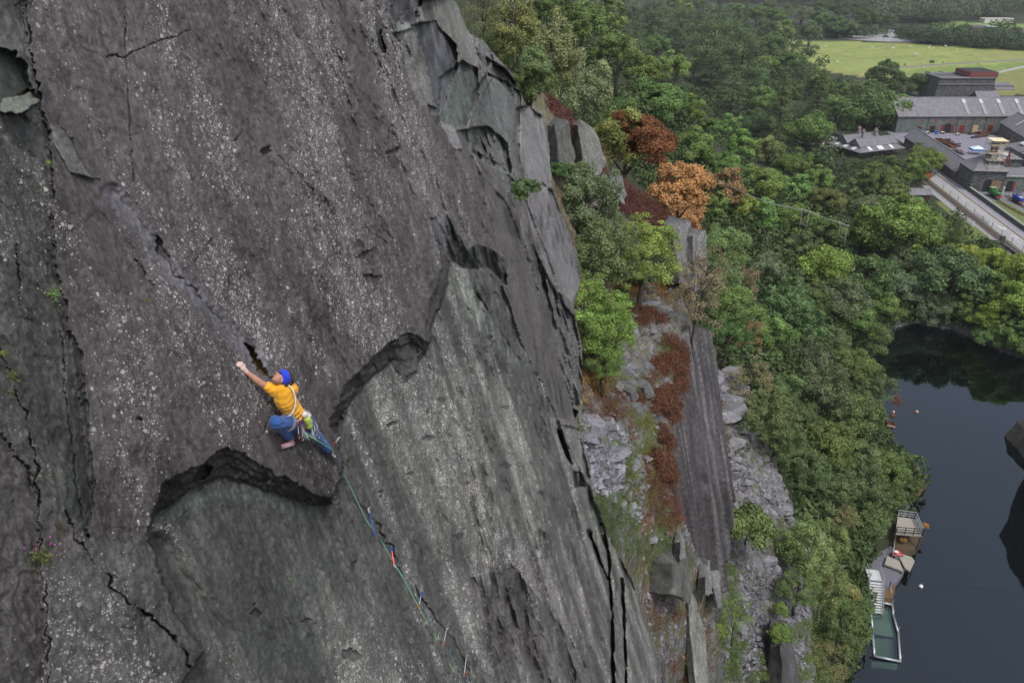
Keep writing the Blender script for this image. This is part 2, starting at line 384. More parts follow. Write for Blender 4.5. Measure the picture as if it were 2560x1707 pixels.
facet([(1186, 250), (1215, 243), (1246, 268), (1264, 330), (1268, 425), (1240, 440), (1200, 400), (1180, 330)], -.9, gx=.1, gy=.1, c=(.17, .165, .17), lich=.6, rg=.5)
facet([(1085, 215), (1120, 170), (1165, 190), (1196, 215), (1192, 300), (1195, 395), (1165, 440), (1120, 360), (1080, 330)], -.8, gx=-.2, gy=.1, c=(.10, .106, .104), lich=.15, rg=.8)
facet([(1060, 300), (1120, 290), (1165, 330), (1175, 400), (1120, 380), (1075, 345)], -1.0, c=(.095, .10, .095), lich=.2, rg=1.8)
facet([(1005, 285), (1010, 180), (1060, 140), (1095, 160), (1100, 220), (1070, 290), (1040, 300)], -.95, gx=.15, c=(.092, .108, .098), lich=.12, rg=.7)
facet([(940, 60), (1000, 50), (1048, 105), (1050, 150), (1010, 260), (985, 262), (965, 200), (945, 130)], -.75, gx=-.45, gy=.1, c=(.088, .09, .10), lich=.05, rg=.45)
facet([(965, 0), (1040, -10), (1085, 60), (1100, 130), (1090, 165), (1052, 140), (1048, 100), (1000, 52), (960, 45)], -.45, gx=.25, gy=.15, c=(.135, .138, .125), lich=.7, rg=.7)
facet([(1085, 60), (1135, 80), (1140, 130), (1115, 160), (1095, 130)], -1.0, gx=-.3, c=(.11, .11, .11), lich=.4, rg=1.4)
facet([(1115, 130), (1160, 160), (1190, 200), (1180, 230), (1150, 190), (1120, 175)], -1.2, gx=.4, c=(.08, .08, .08), lich=.3, rg=1.5)
facet([(885, -60), (975, -60), (966, 10), (945, 50), (915, 46), (905, 50), (884, 10)], -.5, gx=-.25, c=(.098, .098, .112), lich=.05, rg=.4)
facet([(890, -60), (930, -60), (940, 20), (905, 48)], -.45, gx=.2, c=(.085, .085, .098), lich=.05, rg=.4)
facet([(904, 52), (930, 47), (952, 62), (905, 78)], .02, gy=.9, c=(.19, .21, .19), lich=.1, rg=.4)
facet([(905, 78), (952, 62), (978, 140), (1000, 250), (965, 240), (932, 160)], .0, gx=.15, c=(.15, .145, .14), lich=.8)
facet([(1012, 282), (1040, 290), (1050, 305), (1062, 345), (1045, 345)], -.05, gy=.4, c=(.17, .165, .17), lich=.3)
facet([(868, 70), (875, 70), (892, 115), (878, 120), (868, 100)], -.09, gx=-.3, c=(.05, .048, .05), lich=.05)
# --- rotten column at the left edge
facet([(-260, -200), (60, -200), (62, 0), (72, 120), (90, 225), (108, 280), (118, 420), (128, 600), (150, 700), (165, 830), (195, 1000), (215, 1160), (150, 1230), (90, 1290), (100, 1420), (110, 1750), (-260, 1750)], -.05, gx=-.02, c=(.072, .074, .069), lich=.7, rg=1.9)
facet([(-260, 90), (40, 120), (78, 195), (70, 215), (0, 232), (-260, 260)], -.16, gx=-.05, c=(.050, .058, .055), lich=.04, rg=.5)
facet([(-260, -200), (50, -200), (55, 0), (60, 110), (-260, 130)], -.12, c=(.085, .088, .085), lich=.4, rg=1.2)
facet([(0, 232), (70, 202), (92, 226), (60, 250), (0, 262)], -.02, gy=.8, c=(.16, .17, .15), lich=.2)
facet([(110, 280), (150, 300), (210, 400), (235, 420), (160, 400), (118, 330)], .02, c=(.135, .14, .135), lich=.2, feather=6)
facet([(150, 760), (185, 800), (215, 1120), (200, 1230), (150, 1200), (160, 1000)], -.07, gx=-.12, c=(.062, .07, .064), lich=.35, rg=1.8)
facet([(0, 1000), (80, 1090), (90, 1300), (100, 1600), (0, 1700), (-260, 1700), (-260, 1000)], -.05, c=(.075, .07, .07), lich=.35, add=True)
facet([(200, 1220), (330, 1210), (400, 1300), (470, 1420), (460, 1568), (340, 1700), (110, 1700), (100, 1300)], c=(.092, .09, .088), lich=.8, rg=1.3, feather=30)
facet([(330, 1225), (380, 1215), (430, 1300), (500, 1400), (560, 1450), (520, 1480), (420, 1380)], -.08, c=(.07, .085, .078), lich=.1, rg=1.0, feather=20, add=True)
# --- the lilac groove that the climb follows
gro = [(258, 448), (300, 490), (345, 545), (382, 608), (430, 655), (480, 705), (545, 770), (590, 840), (622, 866)]
def groove():
    global H
    pl = ov(gro); m = (X > 250) & (X < 740) & (Y > 440) & (Y < 990)
    d = dline((X+jx*.5)[m], (Y+jy*.5)[m], pl); k = np.clip(1.2-d/26, 0, 1)
    H[m] -= .07*k; k2 = k[:, None]*.75; tint[m, :3] = tint[m, :3]*(1-k2)+np.array((.165, .158, .185))*k2; tint[m, 3] *= 1-.9*k
groove()
facet([(352, 545), (370, 560), (398, 602), (384, 608), (368, 590)], -.08, gx=.3, c=(.05, .048, .045), lich=0)
facet([(560, 780), (580, 800), (602, 838), (625, 868), (600, 858), (572, 815)], -.15, gx=.4, c=(.135, .095, .045), lich=0)
facet([(575, 770), (600, 800), (625, 850), (640, 872), (620, 868), (600, 835)], .03, c=(.14, .135, .15), lich=0)
for a in ([(285, -60), (290, 130), (300, 300), (308, 420)],): crack(a, 2.8, .08, (.03, .03, .03), warp=-.2)
for a in ([(292, 126), (340, 110), (440, 72)], [(440, 605), (480, 560), (510, 538)], [(250, 135), (290, 128)], [(500, 95), (520, 120), (552, 150)], [(620, 960), (600, 1010), (570, 1010)],
          [(860, 520), (880, 560)], [(900, 760), (905, 790)], [(770, 1080), (800, 1120), (848, 1178)], [(640, 360), (690, 420), (730, 480)], [(800, 380), (830, 450), (860, 500)], [(560, 300), (540, 330)],
          [(700, 400), (740, 470), (750, 500)], [(905, 60), (925, 150)], [(1130, 180), (1090, 260)], [(1165, 330), (1175, 460)], [(1040, 140), (1010, 270)], [(1100, 110), (1130, 240)]): crack(a, 2.6, .06, (.035, .034, .034))
for a in ([(390, 610), (420, 640)], [(430, 655), (475, 700), (545, 770)], [(310, 600), (360, 660)], [(690, 395), (720, 440), (760, 500)], [(760, 90), (800, 180)], [(845, 450), (880, 520), (930, 620)]): crack(a, 3.2, .06, (.04, .038, .04))
crack([(240, 1318), (262, 1350), (290, 1378), (330, 1405), (362, 1432), (400, 1462), (432, 1498), (437, 1535)], 4.5, .18, (.02, .02, .02))
crack([(150, 1180), (175, 1230), (215, 1290)], 4, .12, (.02, .02, .02))
for a in ([(0, 800), (20, 850), (35, 900), (60, 960), (78, 1050), (88, 1100), (90, 1200), (95, 1300), (110, 1400), (120, 1700)], [(0, 1010), (40, 1050), (88, 1110)]): crack(a, 3.2, .12, (.02, .02, .02))
for a in ([(62, 0), (72, 120), (90, 225), (105, 300), (115, 330), (120, 430), (128, 560)], [(40, 560), (45, 700)], [(140, 760), (150, 900), (190, 1200)]): crack(a, 3.0, .10, (.03, .03, .03), warp=.2)
crack([(850, 1180), (880, 1232), (905, 1270), (925, 1310), (960, 1360), (1000, 1420), (1040, 1470), (1082, 1545)], 3.4, .13, (.02, .02, .02))
crack([(1085, 660), (1110, 695), (1135, 740), (1165, 785), (1195, 830)], 3.6, .10, (.05, .055, .05))
crack([(1195, 880), (1230, 960), (1300, 1100)], 3, .08, (.06, .06, .06)); crack([(1100, 620), (1145, 720)], 4, .07, (.09, .10, .09))
for a in ([(1382, 1205), (1398, 1290), (1405, 1400), (1410, 1700)], [(1428, 1330), (1435, 1450), (1440, 1700)], [(1352, 1220), (1378, 1290), (1398, 1330)]): crack(a, 8, 1.6, (.02, .02, .02), warp=.35)
facet([(1278, 985), (1292, 988), (1312, 1060), (1318, 1072), (1300, 1050)], -1.2, c=(.03, .03, .03), lich=0)
facet([(1316, 1082), (1332, 1085), (1340, 1118), (1320, 1118)], -1.2, c=(.03, .03, .03), lich=0)
facet([(1285, 975), (1330, 985), (1355, 1100), (1340, 1085), (1318, 1075), (1300, 1020)], -.35, gx=-.6, c=(.14, .145, .14), lich=.3)
facet([(1320, 1120), (1352, 1115), (1380, 1200), (1350, 1230)], -.35, gx=-.5, c=(.12, .13, .12), lich=.3)
for q in ((1050, 1230, 14), (870, 1135, 8), (700, 1430, 18), (580, 1400, 12), (810, 1300, 9), (810, 1500, 20), (1160, 1070, 12), (900, 975, 12), (985, 1005, 14), (940, 1090, 9), (1120, 775, 9), (1160, 935, 9), (320, 960, 10), (610, 350, 12), (905, 345, 10), (1240, 1130, 10), (860, 640, 20), (840, 590, 24), (1010, 920, 10)):
    facet([(q[0]-q[2], q[1]), (q[0], q[1]-q[2]*.7), (q[0]+q[2]*1.3, q[1]-q[2]*.3), (q[0]+q[2]*.5, q[1]+q[2]*.8)], -.05, gx=.1, c=(.062, .058, .06), lich=.1, add=True, warp=1.6)
stk = fbm(S_*1.9, T_*.13, None, 4, 81); pat = fbm(S_*.8, T_*.45, None, 4, 82); low_m = inpoly(X, Y, ov(low))
tint[..., 3] *= np.clip(.62+np.where(low_m, 1.6, .55)*stk+1.1*pat, .28, 1.05)*np.where(low_m, 1.3, 1.0)
kk = np.clip(stk*3.2+.1, 0, 1)*np.where(low_m, .45, .03)*(tint[..., 3] > .05); tint[..., :3] = tint[..., :3]*(1-kk[..., None]*.75)+np.array((.175, .18, .16))*kk[..., None]*.75
kk = np.clip(-stk*3.2-.15, 0, 1)*np.where(low_m, .45, .06); tint[..., :3] *= (1-kk[..., None]*.6)
kk = np.clip(-pat*3-.3, 0, 1)*.35; tint[..., :3] = tint[..., :3]*(1-kk[..., None])+np.array((.058, .05, .053))*kk[..., None]
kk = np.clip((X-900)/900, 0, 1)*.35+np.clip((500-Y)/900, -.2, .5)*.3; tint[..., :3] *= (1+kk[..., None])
# --- relief of the stone itself
zs = np.clip(Z0/10, .6, 1.6)*GRZ**.6
rel = strata(S_*1.6, T_*.9, 21, 5)*.05+strata(S_*4.5, T_*2.6, 22, 4)*.026+fbm(S_*9, T_*3, None, 4, 23)*.030+fbm(S_*24, T_*12, None, 2, 25)*.012
rel += -np.abs(fbm(S_*1.1, T_*.35, None, 4, 24))*.08
rel += (strata(S_*3.1, T_*.8, 26, 4)*.05+fbm(S_*6, T_*1.6, None, 4, 27)*.05)*np.clip((X-1000)/200, 0, 1)
rp = np.clip(fbm(S_*.75, T_*.6, None, 3, 83)*4-.2, 0, 1)
rel += rp*(lnoise(S_*5, T_*3.2, 84)*.022+lnoise(S_*11, T_*8, 85)*.014+strata(S_*3+T_*1.2, T_*2.2, 86, 4)*.05)
tint[..., :3] *= (1-rp[..., None]*np.clip(lnoise(S_*4, T_*3, 87)*.9+.15, 0, .5)[..., None])
quiet = np.clip(np.hypot((X-715)/90, (Y-1030)/110)-.8, .12, 1)
H += rel*zs*rough*quiet
Hs = H.copy()
for _i in range(1): Hs[1:-1, 1:-1] = (Hs[1:-1, 1:-1]*3+Hs[:-2, 1:-1]+Hs[2:, 1:-1]+Hs[1:-1, :-2]+Hs[1:-1, 2:])/7
sm = np.clip((X-980)/120, 0, 1)
for _i in range(1):
    B = Hs.copy(); B[1:-1, 1:-1] = (Hs[1:-1, 1:-1]*2+Hs[:-2, 1:-1]+Hs[2:, 1:-1]+Hs[1:-1, :-2]+Hs[1:-1, 2:])/6; Hs = Hs*(1-sm)+B*sm
outl = ov([(-300, -480), (1000, -480), (1035, -120), (1045, 0), (1056, 22), (1080, 78), (1112, 92), (1132, 118), (1160, 150), (1176, 165), (1192, 205), (1208, 240), (1244, 262), (1262, 330), (1268, 425), (1290, 490), (1312, 540), (1335, 650), (1318, 700), (1340, 800), (1338, 900), (1325, 965), (1355, 1060), (1362, 1130), (1388, 1200), (1420, 1270), (1452, 1330), (1480, 1420), (1512, 1500), (1540, 1600), (1560, 1760), (-300, 1760)])
mask = inpoly(X+jx*.6, Y+jy*.6, outl)
Pos = CAMP+D0*((KS-Hs)/-(D0@NS))[..., None]
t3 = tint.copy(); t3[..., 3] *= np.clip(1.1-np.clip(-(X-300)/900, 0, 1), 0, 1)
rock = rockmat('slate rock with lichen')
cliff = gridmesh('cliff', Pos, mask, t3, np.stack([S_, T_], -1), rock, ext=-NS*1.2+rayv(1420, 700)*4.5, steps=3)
tag(cliff, kind='structure')
del P0, Pos, t3
# ================================================================= HILLSIDE PATCHES BEYOND THE SLAB
class Patch:
    def __init__(s, ctrl):
        c = np.array(ctrl, float); s.f = TPS(c[:, :2]*SCL/500, np.log(c[:, 2]))
    def Z(s, px, py): return np.exp(s.f(np.asarray(px, float)/500, np.asarray(py, float)/500))
    def P(s, ox, oy, lift=0.0):
        px, py = ox*SCL, oy*SCL; p = PZ(px, py, float(s.Z(px, py))); p.z += lift; return p
    def mesh(s, name, poly, mat, amp, tintf, step=2.5, ext=(0, .6, -3), st=(1, 1), freq=1.0, warp=1.0):
        poly = ov(poly); xs = [p[0] for p in poly]; ys = [p[1] for p in poly]
        x, y = np.meshgrid(np.arange(min(xs)-10, max(xs)+10, step), np.arange(min(ys)-10, max(ys)+10, step))
        wx = noise(x/22, y/22, s=31)*7*warp+noise(x/7, y/7, s=32)*3*warp; wy = noise(x/22, y/22, s=33)*7*warp+noise(x/7, y/7, s=34)*3*warp
        mk = inpoly(x+wx, y+wy, poly); z = s.Z(x, y); p = CAMP+rayv(x, y)*z[..., None]
        a, b = p[..., 0], p[..., 1]; c = p[..., 2]
        r = amp(x/SCL, y/SCL, a*freq, b*freq, c*freq)
        if r.ndim == 2: p[..., 2] += r
        else: p += r
        t = tintf(x/SCL, y/SCL, a, b, c)
        if st == 'v': S = np.stack([a*.5+b*.5, c], -1)
        else: S = np.stack([a*st[0], b*st[1]], -1)
        o = gridmesh(name, p, mk, t, S, mat, ext=ext, steps=2); tag(o, kind='structure'); return o
def screemat(name):
    t = NT(name); o = t.obj(); at = t.n('Attribute', attribute_name='tint'); tint = at.outputs['Color']
    v1 = t.n('TexVoronoi', {'Vector': t.scale(o, (1, 1, 1.6), (.3, .2, .5)), 'Scale': 2.6}); v2 = t.n('TexVoronoi', {'Vector': t.scale(o, (1.3, .8, 1.4), (.5, .1, .9)), 'Scale': 6.5})
    s1 = t.n('SeparateColor', {0: v1.outputs['Color']}).outputs[0]; s2 = t.n('SeparateColor', {0: v2.outputs['Color']}).outputs[0]
    n = t.noise(o, 1.2, 5, .65); n2 = t.noise(o, 9, 4, .7)
    k = t.math('MULTIPLY', t.mr(s1, 0, 1, .62, 1.3), t.math('MULTIPLY', t.mr(s2, 0, 1, .65, 1.35), t.mr(n2, .3, .7, .7, 1.25)))
    c = t.mix(1.0, tint, t.n('CombineColor', {0: k, 1: k, 2: k}).outputs[0], 'MULTIPLY')
    moss = t.math('MULTIPLY', t.mr(n, .48, .62, 0, 1), at.outputs['Alpha'])
    c = t.mix(moss, c, t.mix(n2, (.07, .10, .028, 1), (.15, .13, .05, 1)))
    t.base(c); t.set(Roughness=.62)
    t.bump(t.math('ADD', t.math('MULTIPLY', v1.outputs['Distance'], .8), t.math('ADD', t.math('MULTIPLY', s1, .7), t.math('ADD', t.math('MULTIPLY', s2, .35), t.math('MULTIPLY', n2, .3)))), .9, .12)
    return t.m
scree_m = screemat('broken slate')
terrA = Patch([(1245, 220, 44), (1280, 280, 42), (1340, 320, 48), (1270, 400, 36), (1400, 400, 52), (1300, 600, 31), (1440, 470, 56), (1520, 500, 60), (1600, 545, 58), (1440, 640, 46), (1520, 650, 47), (1320, 800, 29.5), (1460, 720, 41), (1560, 740, 43),
               (1330, 960, 25.6), (1440, 860, 35), (1550, 900, 38), (1370, 1050, 26.4), (1450, 1060, 30), (1535, 1080, 33.5), (1400, 1200, 27), (1500, 1200, 31.5), (1565, 1200, 34), (1452, 1330, 28.8), (1500, 1330, 31), (1560, 1320, 33.5), (1630, 1330, 36.5), (1512, 1490, 30.4), (1600, 1450, 35), (1660, 1450, 38), (1560, 1600, 33.5), (1680, 1600, 40)])
def mixc(a, b, k): return a*(1-k[..., None])+np.array(b)*k[..., None]
def tintA(x, y, a, b, c):
    t = np.zeros(x.shape+(4,)); t[:] = (.165, .16, .175, .9)
    g = np.clip(fbm(a*.8, b*.8, c*.8, 4, 41)*2.2+.35+np.clip((560-y)/300, 0, .5), 0, 1)
    t[..., :3] = mixc(t[..., :3], (.13, .12, .085), g*.8)
    h = np.clip(fbm(a*.6, b*.6, c*.6, 3, 42)*3+.25, 0, 1)*((y < 720) | ((y > 1020) & (y < 1560) & (x > 1470)))
    t[..., :3] = mixc(t[..., :3], (.17, .105, .05), h*.55)
    s = np.clip(1.3-np.hypot((x-1380)/85, (y-1080)/130), 0, 1); t[..., :3] = mixc(t[..., :3], (.22, .22, .25), s); t[..., 3] *= 1-.8*s
    return t
A_OUT = [(1240, 215), (1292, 262), (1345, 318), (1392, 350), (1400, 398), (1450, 440), (1495, 470), (1540, 500), (1605, 545), (1596, 610), (1585, 700), (1580, 760), (1568, 860), (1545, 950), (1532, 1050), (1535, 1120), (1558, 1190), (1592, 1250), (1640, 1320), (1645, 1420), (1660, 1500), (1640, 1640), (1400, 1640), (1350, 1200), (1290, 1000), (1270, 700), (1240, 400), (1200, 280)]
terrA.mesh('terrace', A_OUT, scree_m, lambda x, y, a, b, c: fbm(a*.5, b*.5, c*.5, 3, 51)*.5+strata(a*.9, b*.9, 52, 5)*.35+fbm(a*3, b*3, c*3, 3, 53)*.12, tintA, ext=(.5, .8, -5))
# the tall grooved wall that drops from the terrace
wallB = Patch([(1545, 780, 41), (1640, 800, 50), (1545, 960, 39), (1650, 950, 47), (1530, 1100, 36), (1670, 1100, 45), (1590, 1260, 40), (1665, 1320, 45), (1600, 1100, 41), (1640, 1360, 43)])
def grooves(x, y, a, b, c):
    u = x-(y-760)*.16-1545
    u = u+fbm(y/300, y*0, None, 2, 67)*4; g = np.abs(lnoise(u/17, u*0, 61))*.55+lnoise(u/5.5, u*0, 62)*.20+lnoise(u/50, u*0, 63)*.35+fbm(u/6, y/60, None, 4, 64)*.14
    return g[..., None]*np.array([.55, -.8, .1])
def tintB(x, y, a, b, c):
    t = np.zeros(x.shape+(4,)); t[:] = (.055, .050, .055, .3); u = x-(y-760)*.16-1545
    k = np.clip(lnoise(u/4.5, y/400, 63)*1.1+fbm(u/2.2, y/160, None, 3, 68)*1.2, 0, 1); t[..., :3] = mixc(t[..., :3], (.19, .182, .186), k*.7); t[..., 3] = .1+.4*k
    m = np.clip(fbm(u/20, y/60, None, 3, 66)*3.5-.5, 0, 1)*(u > 70); t[..., :3] = mixc(t[..., :3], (.13, .09, .05), m)
    return t
wallB.mesh('quarry_wall', [(1568, 745), (1640, 760), (1652, 850), (1650, 950), (1662, 1080), (1666, 1120), (1668, 1230), (1664, 1325), (1646, 1352), (1605, 1310), (1560, 1230), (1515, 1150), (1515, 960), (1540, 830)], rockmat('grooved slate', fine=.35), grooves, tintB, ext=(-1.5, 2.5, -2), st='v', warp=.7)
scrC = Patch([(1640, 840, 66), (1720, 860, 68), (1650, 950, 61), (1740, 960, 65), (1760, 1060, 63), (1660, 1100, 56), (1820, 1150, 62), (1670, 1250, 52), (1830, 1300, 58), (1640, 1400, 46), (1740, 1400, 52), (1850, 1400, 56), (1620, 1500, 45), (1740, 1560, 47), (1850, 1560, 52), (1640, 1640, 46)])
def tintC(x, y, a, b, c):
    t = np.zeros(x.shape+(4,)); t[:] = (.17, .163, .185, .6)
    g = np.clip(fbm(a*.3, b*.3, c*.3, 4, 44)*2.5+.1+np.clip((y-1430)/200, 0, .4), 0, 1); t[..., :3] = mixc(t[..., :3], (.115, .12, .07), g*.7)
    return t
C_OUT = [(1636, 845), (1690, 845), (1722, 940), (1760, 1045), (1800, 1110), (1830, 1180), (1870, 1300), (1865, 1400), (1868, 1500), (1872, 1640), (1580, 1640), (1612, 1440), (1630, 1330), (1650, 1200), (1645, 1000)]
scrC.mesh('scree_slope', C_OUT, scree_m, lambda x, y, a, b, c: fbm(a*.3, b*.3, c*.3, 3, 54)*.9+strata(a*.5, b*.5, 55, 5)*.6+fbm(a*2, b*2, c*2, 3, 56)*.15, tintC, ext=(1.5, 1.2, -7))
# ================================================================= GROUND AND POOL
POOL = [(37.4, 62.5), (41.8, 69.2), (45.6, 75), (48.1, 80), (52.4, 83.8), (57.5, 92), (62.3, 98.5), (64.6, 103.0), (63.8, 107.5), (62.5, 113.4), (63.4, 122.4), (68.5, 134), (73.5, 143), (80, 152), (87, 155.5), (94, 152), (99, 142), (104, 136), (112, 130), (118, 110), (112, 80), (96, 60), (84, 40), (60, 30), (40, 36), (34, 50)]
PL = [p+[] if isinstance(p, list) else list(p) for p in []]
gc = [(-1, 52, 65), (3, 61, 61), (6, 70, 56), (13, 84, 50), (21, 76, 45), (0, 100, 63), (0, 140, 64), (10, 170, 58), (27, 263, 41), (-30, 60, 78), (-60, 200, 80), (-40, 400, 70), (0, 320, 48),
      (1.5, 161, 62), (70, 350, 22), (124, 420, 12), (38, 183, 40), (62, 197, 21), (39, 147, 34), (26, 104, 38), (37, 108, 24), (28.6, 88, 28), (40, 94, 17), (26, 67, 20), (29, 59, 14), (24, 50, 13), (50, 125, 12), (55, 140, 13), (60, 165, 12),
      (8, 34, 50), (5, 24, 47), (13, 36, 33), (20, 50, 37), (19, 53, 40), (16, 48, 38), (18, 40, 31), (22, 44, 22), (30, 48, 6), (28, 36, 6), (20, 25, 10), (45, 95, 11), (55, 105, 6), (58, 118, 7),
      (90, 190, 10), (80, 230, 11), (70, 260, 13), (110, 170, 10), (120, 240, 10), (150, 300, 10), (100, 300, 10), (200, 300, 10), (100, 400, 10), (200, 500, 10), (150, 600, 10), (300, 600, 10), (100, 800, 12), (400, 800, 12), (700, 900, 12), (0, 700, 30), (0, 1000, 40), (300, 1100, 22), (800, 1300, 40), (400, 400, 10), (300, 250, 10), (180, 200, 10), (150, 170, 10), (105, 158, 8), (130, 145, 9), (130, 100, 22), (120, 60, 24), (95, 30, 22), (150, 60, 30), (60, 12, 20), (30, 10, 25)]
gtps = TPS([(a/100, b/100) for a, b, c in gc], [c for a, b, c in gc])
def gz(x, y, fine=True):
    x = np.asarray(x, float); y = np.asarray(y, float); z = gtps(x/100, y/100)
    flat = np.clip((x-96)/10, 0, 1)*np.clip((y-158)/8, 0, 1); flat = np.maximum(flat, np.clip((x-74)/8, 0, 1)*np.clip((y-245)/10, 0, 1))
    flat = np.maximum(flat, np.clip((y-330)/60, 0, 1)*np.clip((x-60)/60, 0, 1)*np.clip((900-y)/200, 0, 1))
    z = z*(1-flat)+10*flat
    if fine: z = z+(fbm(x*.09, y*.09, None, 3, 71)*1.3+fbm(x*.5, y*.5, None, 3, 72)*.35)*(1-flat)
    d = dline(x, y, POOL, True); ins = inpoly(x, y, POOL)
    z = np.where(ins, -np.minimum(9, .6+d*6), np.minimum(z, np.maximum(.25+d*.9+fbm(x*.4, y*.4, None, 2, 73)*.3, .15)))
    return z
_ys = np.geomspace(14, 2600, 700); _cs = np.linspace(-.42, 1.0, 500)
_G = gz((_ys[:, None]+26)*_cs[None, :], np.repeat(_ys[:, None], 500, 1), False)
def gzf(x, y):
    i = np.clip(np.log(np.maximum(y, 14.01)/14)/np.log(2600/14)*699, 0, 698.99); j = np.clip((x/(y+26)+.42)/1.42*499, 0, 498.99)
    a = i.astype(int); b = j.astype(int); u = i-a; v = j-b
    return (_G[a, b]*(1-v)+_G[a, b+1]*v)*(1-u)+(_G[a+1, b]*(1-v)+_G[a+1, b+1]*v)*u
def ghit(px, py, zoff=0.0):
    """first point where the ray of a photo pixel meets the ground"""
    d = rayv(px, py); ts = np.geomspace(34, 1400, 420); P = CAMP+d*ts[:, None]
    g = gzf(P[:, 0], P[:, 1])+zoff; b = np.nonzero(P[:, 2] < g)[0]
    if not len(b): return None
    i = b[0]
    if i == 0: return Vector(P[0])
    a, c = P[i-1, 2]-g[i-1], g[i]-P[i, 2]; t = ts[i-1]+(ts[i]-ts[i-1])*a/(a+c+1e-9); return Vector(CAMP+d*t)
ys = np.concatenate([np.geomspace(14, 400, 420), np.geomspace(404, 2600, 120)]); cs = np.linspace(-.42, 1.0, 430)
GX = (ys[:, None]+26)*cs[None, :]; GY = np.repeat(ys[:, None], len(cs), 1); GZ = gz(GX, GY)
gt = np.zeros(GX.shape+(4,)); gt[:] = (.026, .034, .013, 0)
t = NT('ground soil and grass'); o = t.obj(); at = t.n('Attribute', attribute_name='tint'); n1 = t.noise(o, .35, 6, .65); n2 = t.noise(o, 3.5, 5, .7)
k = t.math('MULTIPLY', t.mr(n1, .3, .7, .72, 1.3), t.mr(n2, .3, .7, .75, 1.25))
c = t.mix(1.0, at.outputs['Color'], t.n('CombineColor', {0: k, 1: k, 2: k}).outputs[0], 'MULTIPLY')
rk = t.mr(t.n('SeparateXYZ', {0: t.n('NewGeometry').outputs['Normal']}).outputs[2], .45, .7, 1, 0)
c = t.mix(rk, c, t.mix(n2, (.05, .05, .05, 1), (.16, .155, .16, 1)))
t.base(c); t.set(Roughness=.9); t.bump(t.math('ADD', n1, n2), .6, .2); ground_m = t.m
# what grows or lies on the level ground, each with its own colour
def gpaint(poly, col, px=True, soft=0, n=0.0):
    P = [tuple(W(a*SCL, b*SCL, 10))[:2] for a, b in poly] if px else poly
    w = fbm(GX*.15, GY*.15, None, 2, 90)*4*n
    m = inpoly(GX+w, GY+w, P) & (GY < 1500); gt[m, :3] = col
gpaint([(1440, 120), (1800, 92), (2100, 100), (2400, 118), (2400, 215), (2060, 190), (1900, 165), (1800, 108)], (.25, .30, .078))
gpaint([(2090, 160), (2400, 142), (2400, 215), (2060, 190)], (.17, .235, .05))
gpaint([(2240, 180), (2400, 150), (2400, 215), (2270, 222)], (.20, .20, .06), n=1)
gpaint([(1640, 67), (1662, 67), (1664, 86), (1640, 88)], (.2, .28, .06))
gpaint([(2140, 55), (2190, 50), (2400, 56), (2400, 100), (2140, 86)], (.16, .25, .06))
m = (GX > 100) & (GX < 420) & (GY > 340) & (GY < 600) & (gt[..., 0] > .15)
vv = np.clip(fbm(GX*.03, GY*.06, None, 4, 91)*2.2+.3, 0, 1)*m; gt[..., :3] = mixc(gt[..., :3], (.25, .22, .08), vv*.5)
vv = np.clip(fbm(GX*.09, GY*.3, None, 3, 92)*2.5-.1, 0, 1)*m; gt[..., :3] = mixc(gt[..., :3], (.14, .21, .05), vv*.6)
idx = np.arange(GX.size).reshape(GX.shape); F = np.stack([idx[:-1, :-1], idx[:-1, 1:], idx[1:, 1:], idx[1:, :-1]], -1).reshape(-1, 4)
me = npmesh('ground', np.stack([GX, GY, GZ], -1).reshape(-1, 3), F); setattrs(me, gt.reshape(-1, 4), np.stack([GX, GY], -1).reshape(-1, 2))
tag(link('ground', me, ground_m), kind='structure')
# water: a thin dark transparent sheet with a clear reflection
t = NT('pool water'); o = t.obj()
gl = t.n('BsdfGlossy', {'Color': (.74, .86, 1, 1), 'Roughness': .035}); tr = t.n('BsdfTransparent', {'Color': (.36, .46, .42, 1)})
fr = t.n('Fresnel', {'IOR': 2.0}); bp = t.n('Bump', {'Height': t.noise(o, 1.1, 3, .5), 'Strength': .09, 'Distance': .02})
t.t.links.new(bp.outputs[0], gl.inputs['Normal'])
mx = t.n('MixShader', {0: t.math('MULTIPLY', fr.outputs[0], 1.0)}); t.t.links.new(tr.outputs[0], mx.inputs[1]); t.t.links.new(gl.outputs[0], mx.inputs[2])
t.t.links.new(mx.outputs[0], t.out.inputs[0]); water_m = t.m
mb = MB(); mb.quad((30, 20, 0), (150, 20, 0), (150, 165, 0), (30, 165, 0)); tag(mb.build('water', water_m, fix=False), kind='structure')
mb = MB(); mb.quad((30, 20, -6.5), (150, 20, -6.5), (150, 165, -6.5), (30, 165, -6.5)); tag(mb.build('pool_bed', M_('pool bed', (.004, .007, .010), .9)), kind='structure')
# ================================================================= TREES
def folmat(name, tl=.25):
    t = NT(name); o = t.obj(); oi = t.n('ObjectInfo'); col = oi.outputs['Color']
    at = t.n('Attribute', attribute_name='leafv').outputs['Fac']
    n = t.noise(o, 2.2, 3, .6)
    k = t.math('MULTIPLY', t.mr(at, 0, 1, .62, 1.38), t.mr(n, .3, .7, .75, 1.3))
    c = t.mix(1.0, col, t.n('CombineColor', {0: k, 1: k, 2: k}).outputs[0], 'MULTIPLY')
    c = t.mix(t.math('MULTIPLY', t.mr(at, .6, 1, 0, .35), t.mr(n, .4, .6)), c, t.mix(1.0, c, (1.25, 1.1, .75, 1), 'MULTIPLY'))
    t.base(c); t.set(Roughness=.55); t.b.inputs['Specular IOR Level'].default_value = .25
    tr = t.n('BsdfTranslucent', {'Color': c}); mx = t.n('MixShader', {0: tl})
    t.t.links.new(t.b.outputs[0], mx.inputs[1]); t.t.links.new(tr.outputs[0], mx.inputs[2]); t.t.links.new(mx.outputs[0], t.out.inputs[0])
    return t.m
leaf_m = folmat('foliage')
